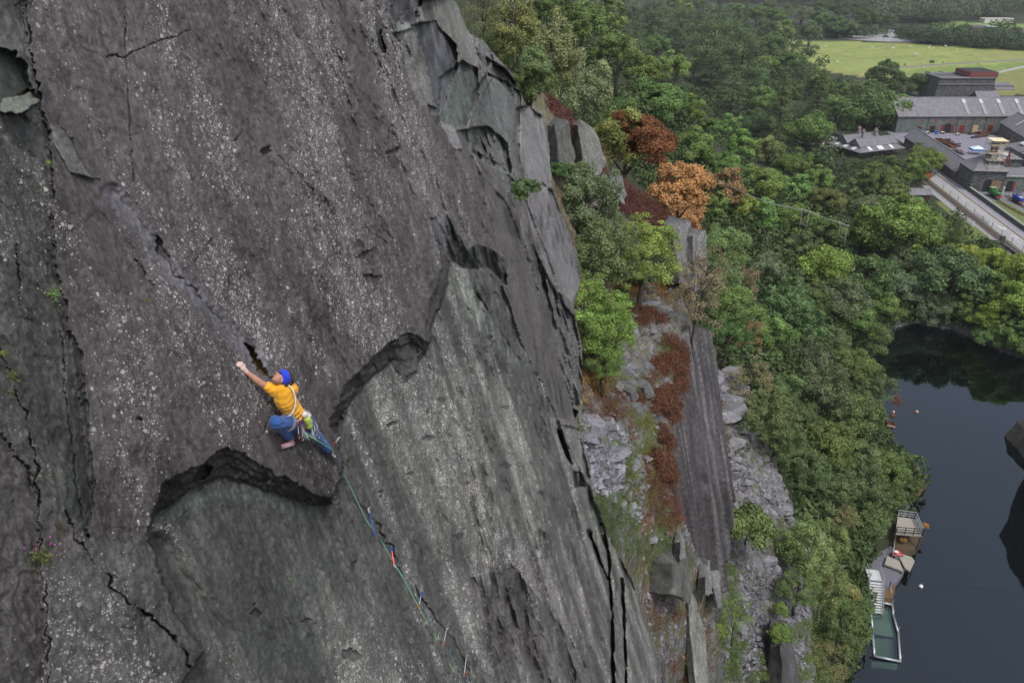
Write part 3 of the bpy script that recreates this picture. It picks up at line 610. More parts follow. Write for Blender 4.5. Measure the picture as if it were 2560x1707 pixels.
bark_m = M_('bark', (.075, .06, .045), .9, .35, 9); pbark_m = M_('pale bark', (.30, .27, .24), .8, .3, 9)
def unit(v): return v/(np.linalg.norm(v, axis=-1, keepdims=True)+1e-9)
def leaves(C, N, size, rng, val=None, asp=.62):
    """small quads at C facing N"""
    n = len(C); T = unit(np.cross(N, rng.normal(size=(n, 3)))); B = np.cross(N, T); s = size[:, None] if np.ndim(size) else size
    V = np.stack([C-T*s, C-B*s*asp, C+T*s, C+B*s*asp], 1).reshape(-1, 3); F = np.arange(n*4).reshape(-1, 4)
    me = npmesh('crown', V, F, False)
    a = me.attributes.new('leafv', 'FLOAT', 'POINT'); v = rng.random(n) if val is None else val
    a.data.foreach_set('value', np.repeat(np.asarray(v, np.float32), 4)); me.materials.append(leaf_m); return me
def sph(n, rng, zmin=-1):
    o = np.zeros((0, 3))
    while len(o) < n:
        v = unit(rng.normal(size=(n*2, 3))); o = np.concatenate([o, v[v[:, 2] > zmin]])
    return o[:n]
def crown_broad(seed, lobes=46, per=190, lr=(.2, .36), ls=.036, R=(1, 1, .86), fill=.74, droop=0.0, zmin=-.55, cz=1.25, sparse=1.0):
    r = np.random.default_rng(seed); d = sph(lobes, r, zmin); rad = fill*(1+.22*r.normal(size=lobes)).clip(.6, 1.25)
    rad *= 1+.22*noise(d[:, 0]*1.6+seed, d[:, 1]*1.6, d[:, 2]*1.6, seed)
    L = d*rad[:, None]*np.array(R); lrad = r.uniform(*lr, lobes)*(1.05-.25*(L[:, 2] > .5)); C = []; N = []; val = []
    for i in range(lobes):
        m = int(per*1.55*(lrad[i]/.28)**2*sparse); q = sph(m, r, -.75); q = unit(q+d[i]*.45+np.array([0, 0, .25]))
        rr = lrad[i]*(r.random(m)**.28)*(1+.25*noise(q[:, 0]*3+i, q[:, 1]*3, q[:, 2]*3, i)); p = L[i]+q*rr[:, None]*np.array([1, 1, .8])
        if droop: p[:, 2] -= droop*r.random(m)**2*.6
        C.append(p); N.append(unit(q+r.normal(size=(m, 3))*.55)); v0 = r.uniform(-.18, .18); val.append(np.clip(.5+v0*1.5+r.normal(size=m)*.12, 0, 1))
    C = np.concatenate(C); N = np.concatenate(N); C[:, 2] += cz
    return leaves(C, N, 1.22*ls*r.uniform(.7, 1.35, len(C)), r, np.concatenate(val))
def crown_conifer(seed, tiers=17, ls=.04, flat=False):
    r = np.random.default_rng(seed); C = []; N = []; val = []
    for i in range(tiers):
        f = i/(tiers-1); z = .35+3.0*f; w = (1-f)**.75*.95+.06
        if flat: z = .9+1.7*f; w = (.95*math.sin(PI*min(1, .25+.75*f))**.6+.08)
        nb = int(7+9*w) if not flat else int(4+7*w)
        for b in range(nb):
            a = r.uniform(0, 2*PI); ln = w*r.uniform(.7, 1.12); m = int(60*ln+18)
            t_ = r.random(m)**.6; sp = .13*(1.15-t_)+.05
            x = np.cos(a)*ln*t_+r.normal(size=m)*sp*.8; y = np.sin(a)*ln*t_+r.normal(size=m)*sp*.8; zz = z-(.22 if not flat else -.02)*ln*t_**1.5+r.normal(size=m)*.035
            C.append(np.stack([x, y, zz], -1)); nn = np.stack([np.cos(a)*.35*np.ones(m), np.sin(a)*.35*np.ones(m), np.ones(m)], -1)+r.normal(size=(m, 3))*.5
            N.append(unit(nn)); v0 = r.uniform(-.15, .15); val.append(np.clip(.45+v0+r.normal(size=m)*.15, 0, 1))
    C = np.concatenate(C); N = np.concatenate(N); return leaves(C, N, ls*r.uniform(.7, 1.3, len(C)), r, np.concatenate(val), .4)
def limbs(seed, top=1.5, n=7, r0=.075, spread=.8, twigs=0, lean=0.0, base=-.6):
    r = random.Random(seed); mb = MB(); P = [Vector((0, 0, base))]
    for k in range(1, 6): P.append(Vector((r.uniform(-.05, .05)+lean*k/5, r.uniform(-.05, .05), base+(top-base)*k/5)))
    mb.tube(P, [r0*(1.25-.2*i) for i in range(6)], 7)
    for k in range(n):
        a = 2*PI*k/n+r.uniform(-.4, .4); s0 = P[2+k % 3]; e = Vector((math.cos(a)*spread*r.uniform(.6, 1.1), math.sin(a)*spread*r.uniform(.6, 1.1), top*r.uniform(.75, 1.2)))
        m = (s0+e)/2+Vector((r.uniform(-.08, .08), r.uniform(-.08, .08), -.08)); q = [s0, m, e]; mb.tube(q, [r0*.5, r0*.32, r0*.12], 5)
        for j in range(twigs):
            s1 = m.lerp(e, r.random()); e1 = s1+Vector((r.uniform(-.35, .35), r.uniform(-.35, .35), r.uniform(0, .35))); mb.tube([s1, (s1+e1)/2+Vector((0, 0, .03)), e1], [r0*.16, r0*.1, r0*.04], 4)
    me = bpy.data.meshes.new('trunk'); me.from_pydata([tuple(v) for v in mb.v], [], mb.f); me.update()
    for p in me.polygons: p.use_smooth = True
    return me
CR = {}
CR['oak'] = [(crown_broad(s, 50, 150, ls=.034), 0) for s in (101, 102, 103, 104)]
CR['ash'] = [(crown_broad(s, 46, 130, (.16, .3), ls=.04, R=(.9, .9, 1.05), fill=.76), 0) for s in (111, 112, 113)]
CR['birch'] = [(crown_broad(s, 74, 230, (.14, .26), ls=.027, R=(.85, .85, 1.2), fill=.75, droop=.35), 1) for s in (121, 122, 123)]
CR['willow'] = [(crown_broad(s, 60, 170, (.16, .28), ls=.026, R=(1.05, 1.0, .8), fill=.75, droop=.12, cz=1.1), 0) for s in (131, 132, 133)]
CR['conifer'] = [(crown_conifer(s), 0) for s in (141, 142)]
CR['pine'] = [(crown_conifer(s, 13, .038, True), 0) for s in (151, 152, 153)]
CR['thin'] = [(crown_broad(s, 52, 95, (.13, .24), ls=.022, R=(.85, .85, 1.2), fill=.78, droop=.15), 0) for s in (161, 162)]
CR['bush'] = [(crown_broad(s, 34, 130, (.2, .36), ls=.05, R=(1, 1, .75), fill=.66, zmin=-.2, cz=.42), 0) for s in (171, 172, 173)]
CR['dense'] = [(crown_broad(s, 70, 230, (.14, .27), ls=.021, R=(.95, .95, 1.05), fill=.8), 0) for s in (181, 182, 183)]
TR = {'broad': [limbs(s) for s in (1, 2, 3)], 'birch': [limbs(s, 1.9, 8, .035, .6, 3) for s in (4, 5)], 'con': [limbs(6, 3.2, 0, .06)], 'thin': [limbs(s, 1.9, 10, .035, .75, 9) for s in (7, 8)],
      'bush': [limbs(9, .5, 6, .03, .6, 0, base=-.3)], 'pine': [limbs(10, 2.3, 6, .06, .7)], 'tall': [limbs(11, 1.6, 8, .05, .75, 2, base=-1.6)]}
TREES = []
KIND = {'oak': ('oak_tree', 'tree'), 'ash': ('ash_tree', 'tree'), 'birch': ('birch_tree', 'tree'), 'willow': ('willow_tree', 'tree'), 'conifer': ('conifer_tree', 'tree'), 'pine': ('pine_tree', 'tree'), 'thin': ('birch_tree', 'tree'), 'bush': ('shrub', 'shrub'), 'dense': ('ash_tree', 'tree')}
def rgb(c, j=.0, r=random):
    L = c[0]*.3+c[1]*.6+c[2]*.1; c = [c[0]*1.05*.93+L*.07, c[1]*.93+L*.07, c[2]*.9*.93+L*.07]; f = 2.35*(1+r.uniform(-j, j)); g = 1+r.uniform(-j, j)*.5
    return (c[0]*f*g, c[1]*f, c[2]*f/g, 1)
CZ = {'conifer': 1.7, 'pine': 1.75, 'bush': .42, 'willow': 1.1}
def tree(kind, ox, oy, r_ov, col, label=None, Z=None, group=None, var=None, sq=1.0, trunk=None, pale=False, jit=.12, base=None, name=None, zs=1.0):
    """a tree whose crown shows round (ox,oy) with radius r_ov; stands on the ground met under it, or at forward distance Z"""
    px, py, r = ox*SCL, oy*SCL, r_ov*SCL*(1.2 if label and kind != 'bush' else 1.0); cz = CZ.get(kind, 1.25)*zs
    if base is None:
        if Z is None:
            b = ghit(px, py+r*cz*.92)
            if b is None: return None
            Z = zof(b)
        if isinstance(Z, tuple):
            pt, f = Z; Z = float(pt.Z(px, py+r*cz))*f
        c = PZ(px, py, Z); R = r*Z/FPX; base = c-Vector((0, 0, R*cz))
    else: R = r_ov
    nm, cat = KIND[kind]
    e = empty(name or nm, base, random.uniform(0, 6.28)); e.scale = (R, R, R*zs)
    L = CR[kind]; me = L[(var if var is not None else random.randrange(len(L))) % len(L)][0]
    o = link('crown', me, None, e); q_ = rgb(col, jit); k_ = (.70 if kind == 'willow' and ox > 1740 else .86) if label else (.78 if group and 'slope' in group else .88); o.color = (q_[0]*k_, q_[1]*k_, q_[2]*k_, 1)
    tk = trunk or ('birch' if kind == 'birch' else 'con' if kind == 'conifer' else 'pine' if kind == 'pine' else 'thin' if kind == 'thin' else 'bush' if kind == 'bush' else 'broad')
    tm = random.choice(TR[tk]); to = bpy.data.objects.new('trunk', tm); COL.objects.link(to); to.parent = e
    if not tm.materials: tm.materials.append(None)
    to.material_slots[0].link = 'OBJECT'; to.material_slots[0].material = pbark_m if (pale or kind == 'birch') else bark_m
    e['category'] = cat
    if label: e['label'] = label
    if group: e['group'] = group
    TREES.append((e, kind, ox, oy, r_ov, col, label is not None, group)); return e
MID = (.075, .125, .032); DARK = (.052, .088, .030); SAGE = (.105, .14, .075); YEL = (.15, .195, .04); BRI = (.10, .16, .04); PIN = (.055, .083, .034); RUST = (.26, .10, .045); ORA = (.25, .145, .062); BRN = (.14, .105, .065); BLU = (.062, .102, .042); OLV = (.10, .13, .045); FRE = (.088, .14, .038)
BLK = [[(1900, 90), (2400, 110), (2400, 190), (2070, 188), (1890, 160)], [(2065, 220), (2400, 180), (2400, 560), (2230, 500), (2110, 415), (2170, 410), (2110, 290)], [(2040, 740), (2400, 830), (2400, 1568), (1960, 1568), (1990, 1330), (2140, 1130), (2020, 1000), (2000, 930), (2040, 820)],
       [(1910, 285), (2090, 285), (2095, 385), (1915, 372)], [(2090, 430), (2160, 440), (2180, 490), (2090, 480)], [(2175, 480), (2400, 560), (2400, 660), (2230, 545)], [(1985, 1180), (2110, 1180), (2110, 1330), (1985, 1330)]]
def free(x, y, r):
    for a in range(8):
        q = (x+r*.85*math.cos(a*PI/4), y+r*.85*math.sin(a*PI/4))
        if any(bool(inpoly(q[0], q[1], b)) for b in BLK): return False
    return True
# ---- the trees that stand out, one by one
e = tree('oak', 1438, 325, 66, (.11, .13, .04), 'oak half turned to rust red, its left half still yellow green, above the heather slope', var=0, jit=0, Z=66)
if e:
    for dx, dz, s in ((.50, .0, .80), (.25, .42, .62)):
        o = link('crown', CR['oak'][1][0], None, e); o.color = (.26, .115, .055, 1); o.location = (dx, -.40, 1.25*(1-s)+dz); o.scale = (s, s, s); o['label'] = 'rust red bough'; o.rotation_euler = (0, 0, -e.rotation_euler.z)
    e.rotation_euler = (0, 0, 0)
T = tree
T('oak', 1562, 437, 60, ORA, 'oak with a full crown of pale orange brown leaves, brightest orange tree on the crest', jit=0, var=2, Z=62)
T('oak', 1570, 500, 34, ORA, 'small orange brown oak crown hanging below the large pale orange one', jit=.03, var=1)
T('ash', 1663, 435, 44, (.17, .115, .055), 'dull reddish brown tree just right of the bright orange oak', jit=0)
T('ash', 1702, 470, 34, (.13, .17, .035), 'narrow yellow green tree at the right of the dull brown one', sq=1)
T('ash', 1640, 480, 30, BRI, 'bright green bush squeezed between the orange oak and the dull brown tree')
T('birch', 1360, 478, 72, SAGE, 'large grey green birch growing in the gully beside the far slate pillar', Z=(terrA, 0.97))
T('birch', 1330, 430, 46, SAGE, 'grey green birch at the top of the gully under the rock spikes', Z=(terrA, 0.99))
T('birch', 1385, 590, 70, (.095, .13, .06), 'grey green birch filling the gully behind the bright ash', Z=(terrA, 0.95))
T('dense', 1440, 610, 50, (.11, .155, .045), 'lime green bough between the grey green birches and the lime ash', Z=(terrA, .93), var=0)
T('dense', 1478, 580, 70, (.125, .175, .045), 'light lime green ash spreading left of the square slate pillar', Z=(terrA, 0.93), var=1)
T('ash', 1500, 555, 32, (.13, .20, .045), 'thin lime green bough leaning to the square slate pillar', Z=(terrA, 0.94))
T('dense', 1362, 745, 76, (.105, .175, .042), 'bright green young ash standing on the terrace beside the smooth dark slab', Z=(terrA, 0.95), trunk='tall', var=0, jit=0)
T('dense', 1340, 700, 60, (.10, .165, .042), 'upper bright boughs of the terrace ash beside the dark slab', Z=(terrA, .94), var=1)
T('dense', 1395, 770, 56, (.09, .15, .04), 'right hand bright boughs of the terrace ash over the back of the terrace', Z=(terrA, .94), var=2)
T('dense', 1385, 830, 42, (.08, .13, .035), 'lower green sprays of the terrace ash, just above the scree', Z=(terrA, 0.93), var=2)
T('bush', 1285, 395, 32, (.045, .085, .028), 'dark green leafy shrub in the cleft right of the lichened pillar', Z=(terrA, 0.97))
T('bush', 1208, 436, 34, (.065, .10, .045), 'green leafy shrub clinging to the top of the lichened pillar', Z=20.6)
T('bush', 1196, 455, 18, (.075, .125, .05), 'small green spray hanging from the shrub on the pillar', Z=20.5)
T('thin', 1602, 690, 62, (.17, .145, .095), 'thin leaved brownish birch with bare branches over the grooved wall', Z=(terrA, 0.97))
T('thin', 1620, 640, 52, (.16, .14, .09), 'half bare birch behind the square slate pillar', Z=(terrA, 0.99))
for x, y, r, k, c, Z, l in ((1345, 215, 62, 'birch', (.125, .16, .095), 62, 'pale green birch with two white trunks on the skyline of the cliff'), (1262, 130, 66, 'birch', (.12, .15, .075), 48, 'wide grey green birch behind the cliff top'),
                      (1180, 60, 56, 'birch', (.12, .145, .06), 42, 'tall sage birch at the very top of the cliff'), (1110, 30, 44, 'thin', (.11, .12, .06), 36, 'dark olive tree half bare at the cliff top, top left of the wood'), (1150, 120, 46, 'birch', (.10, .135, .05), 44, 'green birch just behind the broken rim of the cliff'),
                      (1232, 205, 46, 'birch', (.095, .125, .05), 47, 'dull green birch over the rim above the lichened pillar'), (1290, 175, 50, 'birch', (.12, .15, .085), 56, 'pale birch between the skyline birches'), (1300, 262, 30, 'bush', (.05, .07, .03), 52, 'dark heath bush under the white trunked birch'),
                      (1215, 150, 44, 'willow', (.10, .14, .06), 46, 'mid green willow behind the cliff rim'), (1170, 170, 30, 'birch', (.09, .12, .045), 43, 'small green birch over the broken rock spikes')):
    T(k, x, y, r, c, l, Z=Z)
for x, y, r, k, c, Z, l in ((1290, 20, 40, 'ash', (.085, .13, .04), 110, 'bright leafy ash at the top edge right of the cliff top'), (1340, 60, 44, 'oak', (.075, .12, .04), 120, 'round oak on the hill high above the skyline birch'), (1240, 20, 36, 'oak', (.06, .09, .035), 90, 'dark oak at the top edge nearest the cliff'), (1400, 40, 40, 'ash', (.095, .14, .045), 160, 'light green ash near the top edge, left of the dark pines'), (1420, 120, 44, 'oak', (.08, .12, .04), 130, 'green oak on the hill between birches and pines'),
                      (1830, 1480, 44, 'willow', (.08, .12, .04), 56, 'willow hanging over the gully at the bottom edge'), (1850, 1540, 46, 'willow', (.09, .12, .045), 55, 'olive willow at the very bottom edge by the gully'), (1760, 1530, 34, 'bush', (.085, .125, .04), 50, 'low green thicket at the bottom edge left of the gully willow'), (1480, 640, 34, 'bush', (.06, .09, .035), 45, 'dark undergrowth below the lime green ash'), (1425, 690, 30, 'birch', (.08, .12, .05), 41, 'small birch in the gully mouth above the terrace')): tree(k, x, y, r, c, l, Z=Z)
for x, y, r, k, c, Z, l in ((1664, 570, 52, 'willow', (.10, .15, .055), 75, 'rounded soft green tree right of the square slate pillar'), (1650, 640, 46, 'willow', (.095, .14, .055), 72, 'soft green tree below the rounded one beside the pillar'),
                      (1700, 640, 42, 'thin', (.15, .12, .08), 80, 'brown leaved tree on the steep bank between green ones'), (1680, 700, 50, 'willow', (.08, .135, .045), 68, 'green tree hugging the top of the grooved wall'),
                      (1672, 770, 48, 'willow', (.06, .11, .035), 66, 'dark green tree against the edge of the grooved wall'), (1712, 760, 40, 'thin', (.16, .11, .06), 74, 'rusty brown thin tree above the broken slabs'),
                      (1730, 870, 46, 'thin', (.13, .13, .07), (scrC, 0.98), 'brownish green thin tree beside the broken slabs'), (1760, 960, 56, 'willow', (.095, .13, .055), (scrC, 0.98), 'grey green willow leaning over the pile of broken slabs'),
                      (1718, 1215, 66, 'bush', (.085, .12, .042), (scrC, 0.94), 'round green willow alone on the scree below the broken slabs'), (1850, 1262, 58, 'birch', (.11, .15, .055), (scrC, 0.97), 'grey green birch at the foot of the scree'),
                      (1785, 1010, 44, 'willow', (.085, .125, .05), (scrC, 0.99), 'willow low on the edge of the upper scree'), (1900, 1250, 46, 'birch', (.10, .14, .05), 64, 'green birch right of the scree foot'), (1895, 1340, 50, 'birch', (.10, .13, .05), 60, 'olive birch below the scree foot'),
                      (1835, 1350, 40, 'willow', (.09, .13, .045), (scrC, 0.96), 'green willow at the lower edge of the fine scree'), (1792, 1400, 20, 'bush', (.085, .14, .035), (scrC, 0.97), 'small vivid green bush on the fine scree'), (1790, 1455, 28, 'bush', (.085, .14, .035), (scrC, 0.95), 'vivid green bush at the dark gully mouth'),
                      (1690, 1420, 38, 'thin', (.09, .145, .05), (scrC, 0.95), 'loose green sapling on the lower scree'), (1655, 1450, 20, 'bush', (.095, .14, .04), (scrC, 0.94), 'lime green bush beside the lower scree sapling'), (1930, 1440, 56, 'willow', (.085, .13, .045), 66, 'green willow above the swimming cage'), (1900, 1520, 50, 'thin', (.12, .12, .055), 62, 'brownish scrub tree at the bottom edge above the pool'),
                      (1945, 1360, 30, 'bush', (.14, .14, .05), 70, 'olive bush near the white stairs'), (1960, 1400, 40, 'willow', (.08, .13, .05), 74, 'willow with its boughs beside the white stairs')):
    T(k, x, y, r, c, l, Z=Z)
T('oak', 1995, 255, 62, (.055, .095, .032), 'huge dark green sycamore behind the verandah house', var=1, Z=302); T('oak', 2058, 258, 34, (.085, .155, .032), 'bright edged sycamore touching the end of the long slate roof', var=0, Z=300)
T('conifer', 1790, 262, 44, PIN, 'tall dark spruce rising from the middle of the wood', zs=1.15); T('pine', 1640, 90, 60, PIN, 'broad dark pine with layered boughs in the far wood'); T('pine', 1565, 70, 46, PIN, 'dark layered pine left of the broad one')
T('pine', 1705, 130, 58, (.05, .08, .035), 'spreading dark cedar right of the broad pine'); T('conifer', 1880, 235, 34, PIN, 'dark spruce left of the huge sycamore'); T('pine', 1500, 40, 38, PIN, 'dark pine near the top edge left of the others'); T('conifer', 1690, 95, 30, (.05, .085, .035), 'pointed spruce standing behind the cedar', zs=1.2)
T('conifer', 1262, 30, 24, PIN, 'small dark spruce at the top edge beside the cliff top birch')
T('oak', 2185, 640, 66, BLU, 'big blue green sycamore overhanging the far end of the pool', var=3); T('oak', 2050, 520, 72, (.085, .145, .035), 'wide yellow green oak in the middle of the near wood', var=2); T('oak', 1900, 615, 54, (.10, .165, .035), 'bright green dome shaped oak in the near wood', var=1)
T('oak', 2160, 335, 0, MID) if False else None
T('ash', 1800, 700, 52, (.07, .13, .055), 'fresh green sycamore above the pool wood', var=2); T('willow', 1930, 690, 56, SAGE, 'grey green willow leaning to the head of the pool', var=1); T('ash', 1850, 740, 46, (.06, .115, .045), 'leafy dark green tree over the cable'); T('oak', 1960, 740, 44, MID, 'green oak right above the pool corner')
T('oak', 2340, 690, 50, (.13, .19, .03), 'yellow green oak on the right bank above the pool'); T('oak', 2290, 610, 36, (.14, .18, .03), 'yellow green oak left of the dark right bank path'); T('oak', 2360, 630, 46, (.12, .18, .03), 'lime oak under the end of the road')
T('oak', 2230, 600, 34, (.16, .19, .03), 'low yellow bush crowned oak by the railway end'); T('bush', 2270, 775, 36, (.07, .12, .035), 'fern green bush at the far right shore'); T('bush', 2340, 800, 30, (.06, .10, .03), 'dark bush on the right shore of the pool')
for x, y, r, c, l in ((1970, 960, 58, (.10, .14, .05), 'largest grey green willow on the left shore of the pool'), (1880, 900, 62, (.10, .135, .07), 'pale sage willow above the left shore'), (1960, 850, 50, (.10, .15, .05), 'olive green willow at the upper left shore'), (2000, 780, 40, (.09, .13, .05), 'green alder dipping to the pool corner'),
                    (1900, 1020, 56, (.095, .14, .045), 'olive birch clump on the left bank with a leaning trunk'), (2030, 1080, 46, (.105, .155, .045), 'bright green willow out on the rocky point'), (1960, 1110, 56, (.095, .14, .06), 'grey green willow between the bank and the rocky point'), (2060, 1105, 24, (.085, .14, .035), 'vivid green bush on the tip of the rocky point'),
                    (1900, 1130, 48, (.085, .13, .055), 'dark sage willow on the slope above the point'), (1980, 1200, 54, (.085, .14, .055), 'round green willow behind the railed platform'), (1920, 1190, 40, (.12, .12, .055), 'brown tinged thorn tree on the bank'), (1830, 960, 40, (.09, .13, .05), 'small sage willow left of the shore trees'), (1850, 1080, 48, (.08, .12, .045), 'dull green tree over the scree edge'),
                    (1990, 890, 44, (.09, .13, .055), 'sage willow brushing the water near the hanging truck'), (2040, 1140, 34, (.09, .14, .05), 'low willow over the railed platform')):
    T('willow' if r > 30 else 'bush', x, y, r, c, l, Z=None)
# ---- the wood: every further tree that can be told apart, sown region by region
PAL = {'valley': [('oak', MID, 4), ('oak', DARK, 3), ('ash', BLU, 3), ('willow', SAGE, 3), ('oak', FRE, 3), ('conifer', PIN, 1), ('ash', OLV, 2)],
       'crest': [('oak', FRE, 5), ('oak', MID, 4), ('oak', OLV, 2), ('ash', (.09, .16, .04), 3)],
       'upper': [('oak', MID, 4), ('pine', PIN, 3), ('conifer', PIN, 2), ('oak', DARK, 4), ('ash', BRI, 1), ('oak', FRE, 2), ('willow', SAGE, 2)],
       'far': [('oak', (.06, .09, .045), 4), ('willow', (.09, .12, .07), 3), ('oak', DARK, 3), ('conifer', PIN, 1)],
       'shore': [('willow', (.09, .13, .055), 4), ('willow', OLV, 2), ('birch', SAGE, 2), ('oak', MID, 1), ('oak', BLU, 1)],
       'right': [('oak', FRE, 3), ('oak', (.12, .18, .03), 2), ('ash', MID, 3)]}
REG = [('crest', 'on the crest behind the orange oaks', [(1380, 240), (1560, 230), (1800, 350), (1960, 470), (1900, 560), (1740, 520), (1700, 420), (1600, 370), (1520, 300), (1420, 270)], (4.0, 5.4), 30),
       ('upper', 'in the wood behind the cliff top', [(1230, -20), (1820, 20), (1800, 130), (1900, 190), (1930, 260), (1800, 340), (1560, 225), (1330, 130), (1240, 60)], (6, 9), 66),
       ('far', 'in the far wood before the meadow', [(1650, 5), (2000, 20), (2060, 55), (1960, 84), (1800, 84), (1640, 60)], (7, 10), 40),
       ('valley', 'in the wood above the pool', [(1700, 330), (1900, 360), (2100, 400), (2110, 480), (2230, 540), (2200, 720), (2020, 760), (1750, 800), (1740, 600), (1900, 540)], (3.6, 5.6), 66),
       ('valley', 'round the verandah house', [(1840, 160), (2060, 200), (2080, 280), (1920, 290), (1900, 360), (2110, 380), (2150, 400), (2000, 410), (1800, 350), (1880, 250)], (3.6, 5.2), 26),
       ('shore', 'on the slope left of the pool', [(1740, 790), (2010, 760), (2030, 860), (1960, 940), (2060, 1100), (2000, 1220), (1930, 1260), (1880, 1200), (1780, 980)], (3.2, 4.8), 34),
       ('right', 'on the bank right of the pool', [(2200, 560), (2400, 600), (2400, 790), (2260, 760), (2190, 720)], (3.2, 4.8), 13)]
lab_words = {}
for pal, where, poly, rr, cap in REG:
    xs = [p[0] for p in poly]; ys = [p[1] for p in poly]; r = random.Random(len(where)*7+cap); n = 0; opts = [q for q in PAL[pal] for _ in range(q[2])]; fails = 0
    while n < cap and fails < 1500:
        x, y = r.uniform(min(xs), max(xs)), r.uniform(min(ys), max(ys)); fails += 1
        if not bool(inpoly(x, y, poly)): continue
        b = ghit(x*SCL, y*SCL+20)
        if b is None: continue
        Z = zof(b); Rm = r.uniform(*rr); rv = Rm*FPX/Z/SCL
        if not free(x, y, rv): continue
        if any(math.hypot(x-t_[2], (y-t_[3])*1.15) < .78*(rv+t_[4])*(1.0 if t_[7] else .8) for t_ in TREES): continue
        k, c, _ = r.choice(opts); e = tree(k, x, y, rv*(.85 if k == 'conifer' else 1), c, None, group='trees '+where, jit=.2)
        if e: n += 1; fails = 0
# labels of the sown trees: kind, colour and their order inside the region
def cname(c):
    return {MID: 'mid green', DARK: 'dark green', BLU: 'bluish green', SAGE: 'grey green', FRE: 'fresh green', PIN: 'blackish green', OLV: 'olive green', BRI: 'bright green'}.get(c, 'yellow green' if c[0] > .11 else 'soft green')
KN = {'oak': 'oak', 'ash': 'sycamore', 'willow': 'willow', 'birch': 'birch', 'conifer': 'spruce', 'pine': 'pine'}
groups = {}
for t_ in TREES:
    if t_[7] and not t_[6]: groups.setdefault((cname(t_[5]), KN[t_[1]], t_[7]), []).append(t_)
ORD = ['first', 'second', 'third', 'fourth', 'fifth', 'sixth', 'seventh', 'eighth', 'ninth', 'tenth', 'eleventh', 'twelfth', 'thirteenth', 'fourteenth', 'fifteenth']
for (cn, kn, gr), L in groups.items():
    L.sort(key=lambda q: q[2])
    for i, q in enumerate(L):
        w = gr.replace('trees ', '')
        q[0]['label'] = (cn+' '+kn+' '+w) if len(L) == 1 else ORD[min(i, 14)]+' '+cn+' '+kn+' from the left '+w
# ---- masses nobody could count
def crowd(name, label, cat, spots, col, kind='oak', n=700, ls=.09):
    r = np.random.default_rng(5); C = []; N = []; V = []
    for (p, R) in spots:
        q = sph(n, r, -.2); rad = (.72+.28*r.random(n))*(1+.3*noise(q[:, 0]*2.2+p[0], q[:, 1]*2.2, q[:, 2]*2.2, 3)); C.append(np.array(p)+q*(rad*R)[:, None]*np.array([1, 1, .95])+np.array([0, 0, R*.55])); N.append(unit(q+r.normal(size=(n, 3))*.5)); V.append(np.clip(r.uniform(.2, .8)+r.normal(size=n)*.15, 0, 1))
    C = np.concatenate(C); S = np.repeat([R*ls for p, R in spots], n)*r.uniform(.7, 1.3, len(C))
    o = link(name, leaves(C, np.concatenate(N), S, r, np.concatenate(V)), None); o.color = (col[0]*1.3, col[1]*1.3, col[2]*1.3, 1); tag(o, label, cat, None, 'stuff'); return o
sp = []
r = random.Random(3)
for poly, n, rr in (([(1600, -25), (2360, -30), (2380, 22), (2280, 40), (2140, 52), (2000, 48), (1990, 15), (1620, 0)], 700, (7, 10)), ([(1200, -60), (2400, -60), (2400, -12), (1200, -10)], 420, (8, 11))):
    xs = [p[0] for p in poly]; ys = [p[1] for p in poly]; k = 0
    while k < n:
        x, y = r.uniform(min(xs), max(xs)), r.uniform(min(ys), max(ys))
        if not bool(inpoly(x, y, poly)): continue
        k += 1; b = ghit(x*SCL, y*SCL+6)
        if b is None: b = W(x*SCL, 6+y*SCL, 14) if y > -45 else None
        if b is None: continue
        sp.append(((b.x, b.y, b.z+1), r.uniform(*rr)))
crowd('far_wood', 'distant dark green wood along the top edge beyond the meadow', 'wood', sp, (.085, .115, .06), n=300)
sp = []
for a, b, n in (((2005, 98), (2190, 92), 0), ((2130, 104), (2400, 118), 60), ((1905, 86), (1990, 90), 18), ((2068, 96), (2150, 104), 20)):
    for i in range(n):
        f = (i+r.random())/n; p = W((a[0]+(b[0]-a[0])*f)*SCL, (a[1]+(b[1]-a[1])*f-r.uniform(-2, 9))*SCL, 10); sp.append(((p.x, p.y, 10), r.uniform(4.5, 7)))
crowd('hedge', 'thick dark green hedge of trees along the far side of the meadow', 'hedge', sp, (.05, .08, .035), n=500)
# undergrowth beneath and between the trees
sp = []
while len(sp) < 2600:
    x, y = r.uniform(1230, 2352), r.uniform(60, 1560); b = None
    if any(bool(inpoly(x, y, q)) for q in BLK) or bool(inpoly(x, y, [(1880, 86), (2400, 100), (2400, 560), (2090, 480), (2060, 200), (1900, 170)])): continue
    if bool(inpoly(x, y, [(1240, 215), (1600, 545), (1660, 900), (1760, 1000), (1870, 1300), (1860, 1568), (1240, 1568)])): continue
    b = ghit(x*SCL, y*SCL)
    if b is None or b.z < .5: sp.append(None); continue
    sp.append(((b.x, b.y, b.z-.3), r.uniform(.9, 1.6)*(1+zof(b)/300)))
crowd('undergrowth', 'dark scrub and bramble covering the ground under the trees', 'undergrowth', [s for s in sp if s], (.055, .085, .03), n=90, ls=.17)
